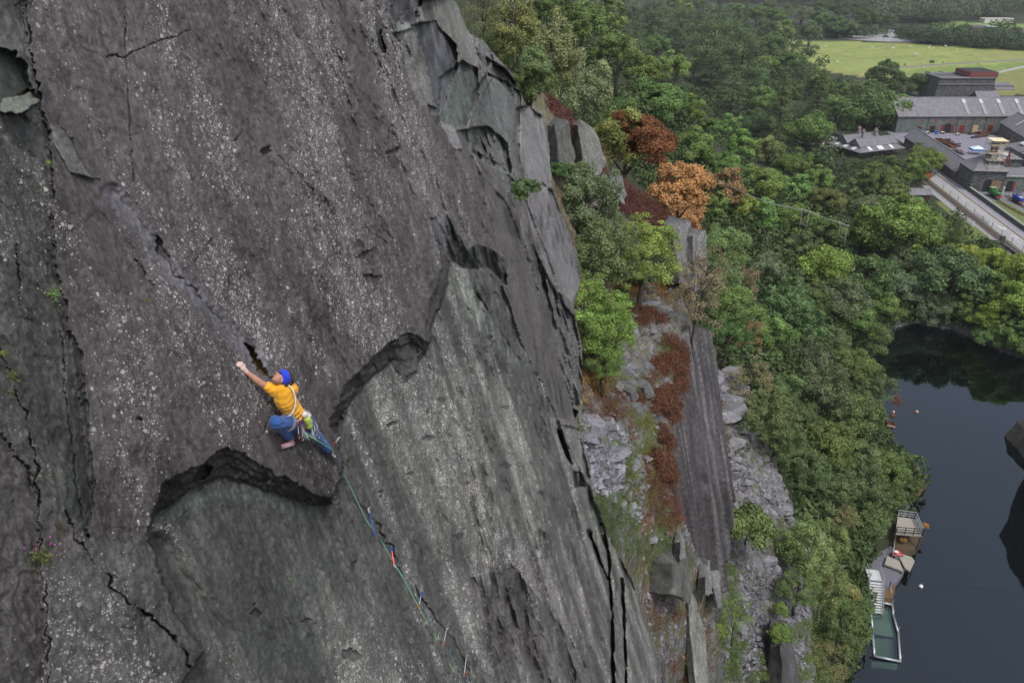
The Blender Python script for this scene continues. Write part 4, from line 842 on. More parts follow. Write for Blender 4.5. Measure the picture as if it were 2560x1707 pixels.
# ---- heather, grass and weeds on the terrace and the screes
def tufts(name, label, cat, patch, poly, n, size, col, leavesper=60, ls=.06, thr=None, seed=1, flat=.6, lift=0.0):
    leavesper = int(leavesper*2.2); ls *= .55; n = int(n*1.25)
    r = np.random.default_rng(seed); P = []; k = 0; xs = [p[0] for p in poly]; ys = [p[1] for p in poly]
    while len(P) < n and k < n*40:
        k += 1; x, y = r.uniform(min(xs), max(xs)), r.uniform(min(ys), max(ys))
        if not bool(inpoly(x, y, poly)): continue
        if thr is not None and float(fbm(x/38., y/38., None, 3, seed)) < thr+r.normal()*.05: continue
        P.append(np.array(patch.P(x, y))+[0, 0, lift])
    C = []; N = []; V = []; S = []
    for p in P:
        R = size*r.uniform(.5, 1.4); q = sph(leavesper, r, -.1); C.append(p+q*(R*r.random(leavesper)**.4)[:, None]*np.array([1, 1, flat])); N.append(unit(q+r.normal(size=q.shape)*.9)); V.append(np.clip(r.uniform(.2, .8)+r.normal(size=leavesper)*.2, 0, 1)); S.append(np.full(leavesper, R*ls/.3))
    C = np.concatenate(C); o = link(name, leaves(C, np.concatenate(N), np.concatenate(S)*r.uniform(.6, 1.3, len(C)), r, np.concatenate(V), .35)); o.color = (col[0]*1.3, col[1]*1.3, col[2]*1.3, 1); return tag(o, label, cat, None, 'stuff')
HEA = (.125, .058, .036)
tufts('heather', 'rust brown heather covering the edge of the terrace above the grooved wall', 'heather', terrA, [(1440, 700), (1500, 715), (1570, 770), (1570, 870), (1545, 960), (1532, 1060), (1545, 1110), (1490, 1080), (1500, 980), (1450, 900), (1510, 850), (1470, 790)], 900, .42, HEA, 70, .05, -.1, 3)
tufts('heather', 'dark purple brown heather on the slope under the orange oaks', 'heather', terrA, [(1250, 225), (1290, 262), (1345, 325), (1392, 352), (1400, 398), (1450, 440), (1560, 505), (1604, 545), (1560, 540), (1500, 530), (1430, 490), (1400, 440), (1350, 380), (1290, 300)], 620, .5, (.115, .05, .04), 70, .05, -.25, 4, lift=.1)
tufts('heather', 'small rust patches of heather among the broken slate at the foot of the ledge', 'heather', terrA, [(1330, 880), (1440, 900), (1460, 960), (1350, 960)], 60, .35, HEA, 60, .05, None, 5)
tufts('heather', 'rust heather tufts scattered on the lowest ledges near the bottom edge', 'heather', terrA, [(1480, 1380), (1610, 1400), (1640, 1500), (1590, 1620), (1520, 1500)], 80, .3, HEA, 60, .05, .05, 6)
tufts('grass', 'yellow green grass and weeds along the foot of the slab and over the ledge', 'grass', terrA, [(1355, 1130), (1420, 1160), (1480, 1230), (1560, 1240), (1600, 1290), (1540, 1330), (1440, 1290), (1460, 1420), (1420, 1330), (1370, 1210)], 620, .22, (.085, .12, .04), 50, .05, -.06, 7)
tufts('heather', 'rust brown heather tufts along the lower right edge of the terrace', 'heather', terrA, [(1480, 1080), (1540, 1090), (1560, 1190), (1540, 1230), (1480, 1180)], 130, .3, HEA, 60, .05, None, 12)
tufts('heather', 'brown heather in the gap between grooved wall and willow', 'heather', scrC, [(1640, 930), (1665, 930), (1668, 1120), (1650, 1120)], 60, .5, (.15, .09, .045), 60, .05, None, 13)
tufts('bracken', 'golden brown bracken and dry grass at the back of the terrace', 'bracken', terrA, [(1400, 640), (1530, 620), (1560, 690), (1440, 690), (1390, 900), (1320, 930), (1320, 860)], 240, .35, (.22, .135, .045), 50, .06, None, 8)
tufts('grass', 'yellow green weeds speckled through the heather', 'grass', terrA, [(1440, 720), (1560, 760), (1560, 900), (1530, 1060), (1480, 1040), (1440, 850)], 160, .2, (.16, .19, .05), 45, .05, -.02, 14)
tufts('grass', 'green weeds dotted over the slate ledge', 'grass', terrA, [(1360, 1010), (1420, 1000), (1500, 1080), (1560, 1220), (1480, 1240), (1400, 1150)], 260, .17, (.10, .17, .045), 45, .05, .02, 15)
tufts('heather', 'rusty tufts dotted over the lower ledge', 'heather', terrA, [(1440, 960), (1540, 1000), (1570, 1200), (1480, 1240), (1440, 1150)], 120, .2, (.18, .075, .04), 45, .05, 0, 16)
tufts('bracken', 'pale grass and moss between the slate blocks on the terrace', 'grass', terrA, [(1320, 940), (1440, 780), (1500, 880), (1500, 1060), (1540, 1180), (1420, 1150), (1450, 1000), (1330, 1000)], 700, .2, (.14, .155, .055), 45, .05, -.08, 9)
tufts('grass', 'green weeds creeping over the fine lower scree', 'grass', scrC, [(1640, 1290), (1690, 1270), (1690, 1330), (1720, 1480), (1860, 1420), (1860, 1560), (1620, 1560), (1610, 1440)], 700, .35, (.105, .15, .04), 50, .05, -.08, 10)
tufts('grass', 'mossy green weeds between the upper broken slabs', 'grass', scrC, [(1650, 920), (1730, 960), (1780, 1080), (1660, 1040), (1680, 1140), (1800, 1180), (1850, 1300), (1780, 1250), (1650, 1150)], 260, .4, (.14, .16, .045), 50, .05, .02, 11)
# ================================================================= THE CLIMBER
def capsule(bm, a, b, ra, rb, n=10):
    a = Vector(a); b = Vector(b); t = (b-a); L = t.length; t = t.normalized() if L > 1e-6 else Vector((0, 0, 1)); u = t.orthogonal().normalized(); w = t.cross(u); rings = []
    for k in range(5): f = math.pi/2*(1-k/4); rings.append((a-t*ra*math.sin(f), ra*math.cos(f)+1e-4))
    for k in range(5): f = math.pi/2*k/4; rings.append((b+t*rb*math.sin(f), rb*math.cos(f)+1e-4))
    V = []
    for c, r in rings: V.append([bm.verts.new(c+(u*math.cos(2*PI*i/n)+w*math.sin(2*PI*i/n))*r) for i in range(n)])
    for i in range(len(V)-1):
        for j in range(n): bm.faces.new((V[i][j], V[i][(j+1) % n], V[i+1][(j+1) % n], V[i+1][j]))
    bm.faces.new(V[0][::-1]); bm.faces.new(V[-1])
def blob(bm, c, r3, R=None, n=14):
    M = Matrix.Translation(c) @ ((R.to_4x4() if R is not None else Matrix.Identity(4))) @ Matrix.Diagonal((*r3, 1))
    bmesh.ops.create_uvsphere(bm, u_segments=n, v_segments=n, radius=1, matrix=M)
def fused(name, build, voxel, smooth, mat, parent, disp=None):
    bm = bmesh.new(); build(bm); me = bpy.data.meshes.new(name); bm.to_mesh(me); bm.free()
    o = bpy.data.objects.new(name, me); COL.objects.link(o)
    m = o.modifiers.new('r', 'REMESH'); m.mode = 'VOXEL'; m.voxel_size = voxel
    m = o.modifiers.new('s', 'SMOOTH'); m.factor = .5; m.iterations = smooth
    dg = bpy.context.evaluated_depsgraph_get(); dg.update(); nm = bpy.data.meshes.new_from_object(o.evaluated_get(dg)); nm.name = name
    o.modifiers.clear(); o.data = nm; bpy.data.meshes.remove(me)
    if disp is not None:
        n = len(nm.vertices); V = np.empty(n*3, np.float32); nm.vertices.foreach_get('co', V); V = V.reshape(-1, 3); N = np.empty(n*3, np.float32); nm.vertices.foreach_get('normal', N); N = N.reshape(-1, 3)
        nm.vertices.foreach_set('co', (V+N*disp(V)[:, None]).astype(np.float32).ravel()); nm.update()
    for p in nm.polygons: p.use_smooth = True
    nm.materials.append(mat); o.parent = parent; return o
C0 = PS(740, 1045, .25)
def J(px, py, h): return PS(px, py, h)-C0
skin = NT('skin'); o_ = skin.obj(); skin.base(skin.mix(skin.noise(o_, 22, 3), (.50, .27, .18, 1), (.40, .19, .12, 1))); skin.set(Roughness=.5); skin.b.inputs['Subsurface Weight'].default_value = .12; skin.b.inputs['Subsurface Radius'].default_value = (.02, .008, .004); skin = skin.m
def cloth(name, c, sc=70, d=.004):
    t = NT(name); o = t.obj(); n = t.noise(o, 7, 4, .6); k = t.mr(n, .3, .7, .85, 1.12); t.base(t.mix(1.0, (*c, 1), t.n('CombineColor', {0: k, 1: k, 2: k}).outputs[0], 'MULTIPLY')); t.set(Roughness=.85); t.b.inputs['Sheen Weight'].default_value = .2; t.bump(t.math('ADD', t.noise(o, sc, 2), t.math('MULTIPLY', n, 2)), .4, d); return t.m
yel = cloth('yellow cotton', (.78, .37, .018)); den = cloth('blue denim', (.018, .085, .29)); blu = cloth('blue headband cloth', (.012, .045, .62)); gre = cloth('green nylon', (.42, .52, .07)); whi = cloth('white webbing', (.62, .62, .62)); gry = cloth('grey webbing', (.17, .18, .20)); pnk = cloth('pink suede', (.44, .19, .24)); blk = cloth('black rubber', (.02, .02, .025)); hairm = cloth('dark curly hair', (.035, .022, .016), 90, .01)
chalk = cloth('chalky skin', (.62, .46, .39))
climber = empty('person', C0, 0, 'climber in yellow shirt, blue trousers and blue headband reaching left up the slab', 'person')
wr = J(619, 932, .10); el = J(652, 958, .17); shL = J(688, 976, .25); shR = J(728, 972, .38); neck = J(716, 964, .33); hd = J(704, 945, .37); ch = J(713, 1000, .29); wa = J(739, 1036, .26); hp = J(752, 1054, .25)
hpL = J(736, 1056, .24); knL = J(690, 1056, .30); kn2 = J(688, 1052, .29); anL = J(727, 1094, .13); hpR = J(764, 1060, .26); knR = J(791, 1091, .20); anR = J(821, 1124, .12)
elR = J(724, 1010, .12); wrR = J(704, 1000, .06)
nrm = Vector(NS); up_ = (neck-wa).normalized()
# head frame: the face looks to the left of the photo and up the slab
hz = (J(722, 935, .42)-J(700, 951, .34)).normalized(); hx = (J(688, 931, .35)-J(710, 951, .37)); hx = (hx-hz*hx.dot(hz)).normalized(); hy = hz.cross(hx)
HR = Matrix((hx, hy, hz)).transposed()
def hd_(x, y, z): return hd+HR@Vector((x, y, z))
def body(bm):
    capsule(bm, wr, el, .028, .042); capsule(bm, wr.lerp(el, .35), wr.lerp(el, .8), .034, .045); capsule(bm, el, shL, .040, .052); capsule(bm, shL, shR, .075, .075); capsule(bm, shL.lerp(shR, .5), ch, .11, .125); capsule(bm, ch, wa, .11, .095); capsule(bm, wa, hp, .10, .11)
    capsule(bm, hpL, knL, .082, .058); capsule(bm, knL, anL, .056, .033); capsule(bm, hpR, knR, .082, .056); capsule(bm, knR, anR, .054, .033)
    capsule(bm, shR, elR, .05, .038); capsule(bm, elR, wrR, .036, .026); capsule(bm, neck-up_*.03, hd_(-.02, 0, -.03), .052, .052)
    blob(bm, hd_(-.012, 0, .022), (.092, .072, .088), HR); blob(bm, hd_(.02, 0, -.04), (.062, .054, .062), HR); capsule(bm, hd_(.05, -.012, -.085), hd_(.052, .012, -.085), .019, .019)     # skull, face, chin
    capsule(bm, hd_(.075, 0, .012), hd_(.098, 0, -.022), .009, .014); capsule(bm, hd_(.082, -.011, -.024), hd_(.082, .011, -.024), .009, .009); capsule(bm, hd_(.074, -.016, -.052), hd_(.074, .016, -.052), .009, .009)    # nose, wings, lips
    capsule(bm, hd_(.062, -.03, .026), hd_(.062, .03, .026), .014, .014); capsule(bm, hd_(.055, -.034, -.015), hd_(.045, -.040, -.025), .014, .014); capsule(bm, hd_(.055, .034, -.015), hd_(.045, .040, -.025), .014, .014)    # brow, cheekbones
    for s in (-1, 1): capsule(bm, hd_(.0, s*.062, -.012), hd_(-.006, s*.064, -.035), .010, .009)                                     # ears
    # left hand gripping the edge, five separate fingers
    hc = J(608, 920, .075); kx = (J(601, 912, .05)-J(617, 928, .08)).normalized(); ky = nrm.cross(kx).normalized()
    capsule(bm, wr, hc, .027, .030); capsule(bm, hc-ky*.024, hc+ky*.024, .021, .021)
    for q, (o, l) in enumerate(((-.036, .070), (-.013, .080), (.011, .078), (.033, .062))):
        b = hc+ky*o+kx*.018; m = b+kx*l*.5+nrm*.018; e = m+kx*l*.36-nrm*.030; f = e+kx*.006-nrm*.022; capsule(bm, b, m, .0105, .0095, 8); capsule(bm, m, e, .0095, .0088, 8); capsule(bm, e, f, .0085, .0075, 8)
    b = hc-ky*.030-kx*.012; m = b-ky*.030+kx*.018-nrm*.006; capsule(bm, b, m, .0125, .0105, 8); capsule(bm, m, m+kx*.028-nrm*.012, .010, .008, 8)
    hc = wrR; kx2 = up_
    for o in (-.03, -.01, .01, .03): capsule(bm, hc+hx*o, hc+hx*o+kx2*.07-nrm*.01, .010, .008, 8)
    capsule(bm, hc, hc+hx*.05+kx2*.03, .012, .009, 8); capsule(bm, wrR, hc+kx2*.02, .026, .024)
bod = fused('body', body, .0065, 3, skin, climber)
# chalk on the reaching hand: a second material on the same surface
bod.data.materials.append(chalk); hc_ = J(606, 918, .07)
for p in bod.data.polygons:
    if (p.center-hc_).length < .085+.02*noise(p.center[0]*40, p.center[1]*40): p.material_index = 1
def shirt(bm):
    capsule(bm, shL, shR, .086, .084); capsule(bm, shL.lerp(el, .05), shL.lerp(el, .50), .083, .066); capsule(bm, shL.lerp(shR, .45), ch, .122, .130); capsule(bm, ch, wa, .130, .110); capsule(bm, wa, hp, .112, .124); capsule(bm, shR, shR.lerp(elR, .5), .08, .066)
    capsule(bm, neck-up_*.05, neck-up_*.02, .085, .068)
fd = (J(770, 1060, .25)-J(690, 990, .25)).normalized()
def folds(V):
    a = V@np.array(up_); b = V@np.array((J(690, 1000, .3)-J(740, 1000, .3)).normalized()); return .014*np.sin(a*70+b*36+3*noise(V[:, 0]*6, V[:, 1]*6, V[:, 2]*6))*np.clip(1.0-(a+.02)*3.2, .15, 1)+.006*noise(V[:, 0]*14, V[:, 1]*14, V[:, 2]*14, 3)
sh_o = fused('shirt', shirt, .008, 4, yel, climber, folds)
def trous(bm):
    capsule(bm, hpL, hpR, .118, .12); capsule(bm, hpL, knL, .100, .072); capsule(bm, knL, kn2, .072, .072); capsule(bm, kn2, anL.lerp(knL, .1), .070, .054); capsule(bm, hpR, knR, .098, .068); capsule(bm, knR, anR.lerp(knR, .02), .068, .048); capsule(bm, hp, hp-up_*.04, .125, .12)
def jf(V): return .009*np.sin(V[:, 2]*95+V[:, 0]*40+4*noise(V[:, 0]*8, V[:, 1]*8, V[:, 2]*8))*np.clip(noise(V[:, 0]*7, V[:, 1]*7, V[:, 2]*7, 9)+.5, 0, 1)+.004*noise(V[:, 0]*20, V[:, 1]*20, V[:, 2]*20, 5)
fused('trousers', trous, .008, 4, den, climber, jf)
def band(bm):
    blob(bm, hd_(-.012, 0, .040), (.102, .083, .072), HR)
    capsule(bm, hd_(-.10, 0, .01), hd_(-.125, 0, -.03), .012, .006)
    capsule(bm, hd_(-.02, -.045, .0), hd_(-.05, -.03, -.01), .040, .035); capsule(bm, hd_(-.02, .045, .0), hd_(-.05, .03, -.01), .040, .035)
fused('headband', band, .006, 2, blu, climber)
def hair(bm):
    r = random.Random(4)
    for i in range(90):
        a = r.uniform(0, 2*PI); b = r.uniform(-.2, 1.5); d = Vector((math.cos(a)*math.cos(b)*.85-.25, math.sin(a)*math.cos(b)*.8, abs(math.sin(b))*.8+.25))
        if d.x > .45: continue
        c = hd_(-.02+d.x*.088, d.y*.075, .062+d.z*.066); blob(bm, c, (r.uniform(.012, .022),)*3, None, 6)
    for i in range(50):
        a = r.uniform(PI*.6, PI*1.4); blob(bm, hd_(-.035+math.cos(a)*.092, math.sin(a)*.072, r.uniform(-.03, .09)), (r.uniform(.012, .02),)*3, None, 6)
fused('hair', hair, .006, 1, hairm, climber, lambda V: .007*noise(V[:, 0]*90, V[:, 1]*90, V[:, 2]*90))
mb = MB(); mb.tube([hd_(.078, -.04, .018), hd_(.088, -.018, .010), hd_(.090, 0, .016), hd_(.088, .018, .010), hd_(.078, .04, .018)], .010, 8); mb.tube([hd_(.078, -.04, .02), hd_(.0, -.078, .02)], .004); mb.tube([hd_(.078, .04, .02), hd_(0, .078, .02)], .004); mb.build('glasses', blk, climber, True)
def shoe(name, an, toe, heel, m1, lab=None):
    o = empty(name, (0, 0, 0)); o.parent = climber
    fused('upper', lambda bm: (capsule(bm, heel.lerp(toe, .2), toe.lerp(heel, .1), .036, .028), capsule(bm, an, heel.lerp(toe, .3), .034, .040), capsule(bm, heel.lerp(toe, .5), toe.lerp(heel, .15), .038, .030)), .006, 3, m1, o)
    d = nrm*.012+Vector((0, 0, .012)); fused('sole', lambda bm: (capsule(bm, heel-d, toe-d, .035, .030), capsule(bm, heel, heel-d, .040, .036), capsule(bm, toe, toe-d, .028, .030)), .006, 2, blk, o)
    mb = MB()
    for k in range(4):
        c = heel.lerp(toe, .42+.12*k)+nrm*.036; s = (toe-heel).normalized().cross(nrm)*.02; mb.tube([c-s, c+nrm*.006, c+s], .004, 5)
    mb.build('lace', whi, o); return o
shoe('shoe', anL+Vector((0, 0, -.02)), J(700, 1118, .11), J(738, 1105, .11), pnk); shoe('shoe', anR, J(835, 1145, .09), J(819, 1128, .10), blk)
# harness
mb = MB(); hv = (hpR-hpL).normalized(); w2 = nrm.cross(up_).normalized(); w3 = nrm
def ring(c, rx, ry, ax, n=22, tilt=0):
    u = ax.orthogonal().normalized(); v = ax.cross(u); return [c+(u*math.cos(2*PI*k/n)*rx+v*math.sin(2*PI*k/n)*ry) for k in range(n+1)]
ax = (wa-hp).normalized(); c_ = wa.lerp(hp, .62)
for q in (-.016, 0, .016): mb.tube(ring(c_+ax*q, .132, .132, ax), .013, 8)
hr = empty('harness', (0, 0, 0)); hr.parent = climber; mb.build('waist_belt', gry, hr, True)
mb = MB(); mb.tube(ring(c_, .139, .139, ax), .012, 8); mb.build('webbing', whi, hr, True)
mb = MB(); a1 = (knL-hpL).normalized(); c1 = hpL.lerp(knL, .38)
for q in (-.014, .014): mb.tube(ring(c1+a1*q, .100, .100, a1), .013, 8)
mb.build('leg_loop', gry, hr, True); mb = MB()
a1 = (knR-hpR).normalized(); c1 = hpR.lerp(knR, .35)
for q in (-.014, .014): mb.tube(ring(c1+a1*q, .098, .098, a1), .012, 8)
mb.build('leg_loop', gry, hr, True)
mb = MB()
for a_, b_ in (((748, 1049), (775, 1062)), ((768, 1056), (786, 1060))):
    p, q = J(*a_, .41), J(*b_, .41); mb.tube([p, p.lerp(q, .3)-Vector((0, 0, .03)), p.lerp(q, .7)-Vector((0, 0, .035)), q], .004, 6)
mb.build('gear_loop', blk, hr)
# sling over the shoulder
mb = MB(); sl = [J(722, 962, .44), J(733, 975, .47), J(738, 992, .475), J(739, 1010, .46), J(734, 1028, .43), J(725, 1038, .39), J(716, 1042, .33)]
mb.tube(sl, .008, 6); o = mb.build('sling', whi, None, True); o.location = C0; tag(o, 'white cord sling worn diagonally across the back of the yellow shirt', 'sling')
# chalk bag
cb = empty('chalk_bag', C0, 0, 'lime green chalk bag with white collar hanging behind the climber\'s waist', 'chalk bag')
fused('bag', lambda bm: (capsule(bm, J(768, 1046, .42), J(772, 1062, .38), .046, .05), capsule(bm, J(772, 1062, .38), J(773, 1066, .37), .05, .035)), .007, 2, gre, cb, lambda V: .006*noise(V[:, 0]*30, V[:, 1]*30, V[:, 2]*30))
fused('collar', lambda bm: (capsule(bm, J(762, 1036, .43), J(768, 1040, .42), .038, .046),), .007, 2, whi, cb, lambda V: .009*noise(V[:, 0]*30, V[:, 1]*30, V[:, 2]*30))
met = M_('bright metal', (.55, .56, .60), .3, .1, 9, .9); red = M_('red metal', (.5, .03, .02), .35, .1, 9, .7); orm = M_('orange anodised metal', (.75, .16, .02), .35, .1, 9, .6); pur = M_('purple metal', (.16, .04, .30), .35, .1, 9, .6); blm = M_('blue anodised metal', (.03, .12, .55), .35, .1, 9, .6)
def biner(mb, c, d, n, L=.085, w=.048, r=.0042):
    d = d.normalized(); s = d.cross(n).normalized(); P = []
    for k in range(17):
        a = 2*PI*k/16; P.append(c+d*math.cos(a)*L/2*(1.0)+s*math.sin(a)*w/2*(.85+.15*math.cos(a)))
    mb.tube(P, r, 6); return mb
def gear(name, lab, cat, top, dirv, ln, webm, m1, m2, grp=None):
    e = empty(name, C0, 0, lab, cat, grp); d = dirv.normalized(); MB_ = MB(); biner(MB_, top+d*.04, d, nrm); MB_.build('carabiner', m1, e, True)
    b = MB(); b.bar(top+d*.08, top+d*(.08+ln), .014, .006); b.build('webbing', webm, e)
    MB_ = MB(); biner(MB_, top+d*(.12+ln), d, nrm); MB_.build('carabiner', m2, e, True); return e
dn = Vector((0, 0, -1))
for i, (x, y, h, dx, w_, a, b, ln, l) in enumerate(((744, 1050, .40, -.05, whi, met, met, .10, 'quickdraw with white webbing hanging nearest the front of the harness'), (750, 1052, .42, .02, gry, red, met, .12, 'quickdraw with grey webbing and a red clip on the harness rack'),
        (755, 1050, .43, .12, orm, pur, met, .09, 'quickdraw with orange webbing in the middle of the harness rack'), (747, 1050, .41, -.02, pur, met, red, .13, 'quickdraw with purple webbing behind the white one on the rack'),
        (781, 1050, .42, .12, whi, met, met, .06, 'short white quickdraw hanging behind the chalk bag'), (785, 1060, .38, .2, gry, blm, met, .05, 'cluster clip with blue gate hanging lowest behind the chalk bag'))):
    gear('quickdraw', l, 'quickdraw', J(x, y, h), dn+Vector((dx, 0, 0)), ln, w_, a, b, 'climbing gear racked on the harness')
for i, (x, y, n_, l) in enumerate(((756, 1064, 5, 'bunch of wired nuts fanned out under the front of the harness'), (779, 1068, 4, 'small bunch of wired nuts behind the chalk bag'))):
    e = empty('nut_set', C0, 0, l, 'climbing nuts'); s = J(x, y, .40); mb = MB(); mh = MB(); biner(mh, s, dn, nrm); mh.build('carabiner', met, e, True); mh = MB()
    for k in range(n_):
        d = Vector(((k-1.5)*.09+.06, 0, -1)).normalized(); f = s+d*(.16+.012*k); mb.tube([s+d*.02, f], .0028, 5); mh.box(f, (.02, .014, .026))
    mb.build('wire', whi, e); mh.build('nut_head', met, e)
# ropes and the runners in the crack
def pw(px, py, h=.05): return PS(px, py, h)
gh = -.28
rg = [J(764, 1084, .47)+C0, pw(790, 1099, .42), pw(818, 1116, .30), pw(830, 1124, .20), pw(843, 1150, .04), pw(868, 1202, -.12), pw(897, 1262, -.24), pw(915, 1300, gh), pw(950, 1345, gh), pw(985, 1408, gh), pw(1012, 1452, gh), pw(1046, 1516, gh), pw(1100, 1612, gh), pw(1146, 1700, gh), pw(1190, 1785, gh), pw(1230, 1860, gh)]
mb = MB(); mb.tube(rg, .0055, 6); o = mb.build('rope', M_('green rope', (.26, .58, .24), .8, .2, 60), None, True); tag(o, 'taut bright green climbing rope running from the climber down the slab', 'rope')
rb = [J(763, 1080, .48)+C0, pw(795, 1094, .42), pw(822, 1114, .29), pw(829, 1121, .2), pw(868, 1198, -.12), pw(897, 1258, -.24), pw(916, 1298, gh), pw(952, 1340, gh), pw(988, 1410, gh), pw(1046, 1500, gh), pw(1108, 1607, gh), pw(1160, 1688, gh), pw(1215, 1780, gh), pw(1260, 1860, gh)]
mb = MB(); mb.tube(rb, .0045, 6); o = mb.build('rope', M_('blue rope', (.10, .24, .46), .8, .2, 60), None, True); tag(o, 'thin blue climbing rope running beside the green one through every runner', 'rope')
for i, (x0, y0, x1, y1, w_, a, b, l) in enumerate(((921, 1272, 938, 1336, blm, met, blm, 'pale blue runner, topmost in the crack below the climber'), (978, 1370, 987, 1418, red, blm, met, 'red and blue runner, second down the crack'), (1054, 1482, 1046, 1518, whi, blm, orm, 'white runner with blue cam and orange clip, third down the crack'),
        (1117, 1572, 1108, 1610, whi, met, orm, 'long white runner with bright orange clip, fourth down the crack'), (1166, 1640, 1160, 1690, whi, met, orm, 'lowest white runner with orange clip near the bottom edge'), (846, 1096, 838, 1108, whi, met, red, 'wired nut and clip in the flake beside the lower foot'))):
    h = gh+.02 if i < 5 else .05; p = pw(x0, y0, h); q = pw(x1, y1, h+.05); e = empty('runner', (0, 0, 0), 0, l, 'runner', 'runners placed in the crack'); m = (q-p); L = m.length; mb = MB(); mb.bar(p+m*.15, q-m*.18, .009, .004); mb.build('sling', w_, e)
    mb = MB(); biner(mb, q-m.normalized()*.03, m, nrm, .085, .048, .0048); mb.build('carabiner', b, e, True); mb = MB(); biner(mb, p+m.normalized()*.03, m, nrm, .07, .04, .006); mb.ball(p, .017, 8, 6); mb.ball(p+Vector((.02, 0, .02)), .013, 8, 6); mb.build('cam', a, e, True)
# the small plants rooted in the slab
def sprig(name, lab, cat, px, py, h, n, ln, col, up=.4, flower=None, wid=.16, seed=0):
    r = np.random.default_rng(seed+n); b = np.array(PS(px, py, h)); C = []; N = []; S = []; V = []
    for k in range(n):
        d = unit(np.array(NS)*.6+np.array([0, 0, up])+r.normal(size=3)*.6); L = ln*r.uniform(.5, 1.1); m = 10
        for j in range(m): C.append(b+d*L*(j+1)/m+r.normal(size=3)*ln*.05-np.array([0, 0, (j/m)**2*L*.3])); N.append(unit(r.normal(size=3)+NS)); S.append(ln*wid*r.uniform(.6, 1.2)); V.append(r.random())
    o = link(name, leaves(np.array(C), np.array(N), np.array(S), r, np.clip(V, 0, 1), .45)); o.name = name; o.color = (*col, 1); tag(o, lab, cat)
    if flower:
        C = np.array([b+unit(np.array(NS)*.5+np.array([0, 0, .9])+r.normal(size=3)*.45)*ln*r.uniform(.9, 1.5) for k in range(26)]); f = link('flower', leaves(C, unit(r.normal(size=C.shape)), np.full(26, .010), r)); f.color = (*flower, 1); f.parent = o; f['kind'] = 'stuff'
    return o
for i, (x, y, h, n, l, c, u, lab, nm) in enumerate(((128, 735, -.05, 16, .10, (.16, .26, .08), .3, 'star shaped green fern on the left of the slab', 'fern'), (366, 751, .02, 10, .06, (.14, .22, .06), .2, 'tiny green fern on the purple slab left of the climber', 'fern'), (118, 407, -.02, 8, .06, (.22, .36, .04), .2, 'bright green tuft in the thin crack near the left edge', 'tuft'),
        (72, 195, -.3, 18, .11, (.13, .24, .05), .5, 'green fern in the dark niche at top left', 'fern'), (6, 884, -.05, 8, .07, (.25, .32, .05), .4, 'yellow green tuft at the very left edge', 'tuft'), (28, 942, -.05, 14, .09, (.22, .27, .07), .3, 'yellowish tuft in the left crack, below the one at the edge', 'tuft'),
        (22, 980, -.05, 8, .06, (.2, .28, .05), .2, 'small yellow tuft in the left crack, third from the top', 'tuft'), (96, 1195, -.1, 16, .10, (.12, .2, .05), .2, 'green tuft where the two left cracks meet', 'tuft'), (768, 340, 0, 6, .07, (.14, .2, .05), .2, 'tiny weed high on the slab near the top middle', 'weed'), (723, 1445, -.3, 6, .05, (.25, .36, .06), .2, 'tiny bright weed on the lower green slab', 'weed'),
        (1120, 305, -.6, 26, .22, (.17, .2, .06), .4, 'yellow green tuft on the highest dark pillar', 'tuft'), (1160, 262, -.6, 30, .28, (.15, .19, .06), .4, 'leafy tuft below the rim of the dark pillars', 'tuft'), (1190, 240, -.7, 26, .26, (.2, .23, .09), .4, 'pale leafy tuft right of the dark pillars', 'tuft'), (1205, 310, -.8, 30, .3, (.16, .15, .06), .3, 'olive tuft on the ledge between the pillars', 'tuft'),
        (1160, 340, -.8, 30, .3, (.14, .14, .05), .2, 'brownish tuft at the left end of the pillar ledge', 'tuft'), (1165, 380, -.8, 26, .26, (.1, .13, .045), .1, 'dark ivy tuft under the pillar ledge', 'ivy'), (1240, 290, -.8, 26, .26, (.22, .13, .07), .3, 'rusty grass tuft on the pillar ledge', 'tuft'), (1290, 430, -.8, 20, .25, (.24, .15, .07), .3, 'rusty tuft above the leafy pillar shrub', 'tuft'),
        (1335, 620, -.9, 22, .25, (.12, .2, .05), .1, 'green tuft in the gully beside the dark slab', 'tuft'))):
    sprig(nm, lab, nm, x, y, h, n, l*(1 if x < 1000 else 1.3), c, u, None, .12 if x < 1000 else .15, i)
sprig('heather', 'heather bush with magenta flowers growing from the crack at lower left', 'heather', 96, 1395, -.02, 60, .17, (.13, .16, .05), .5, (.5, .05, .4), .06, 50)
sprig('heather', 'brown dry heather at the right of the flowering bush', 'heather', 148, 1318, -.02, 26, .10, (.12, .10, .06), .3, None, .07, 51)
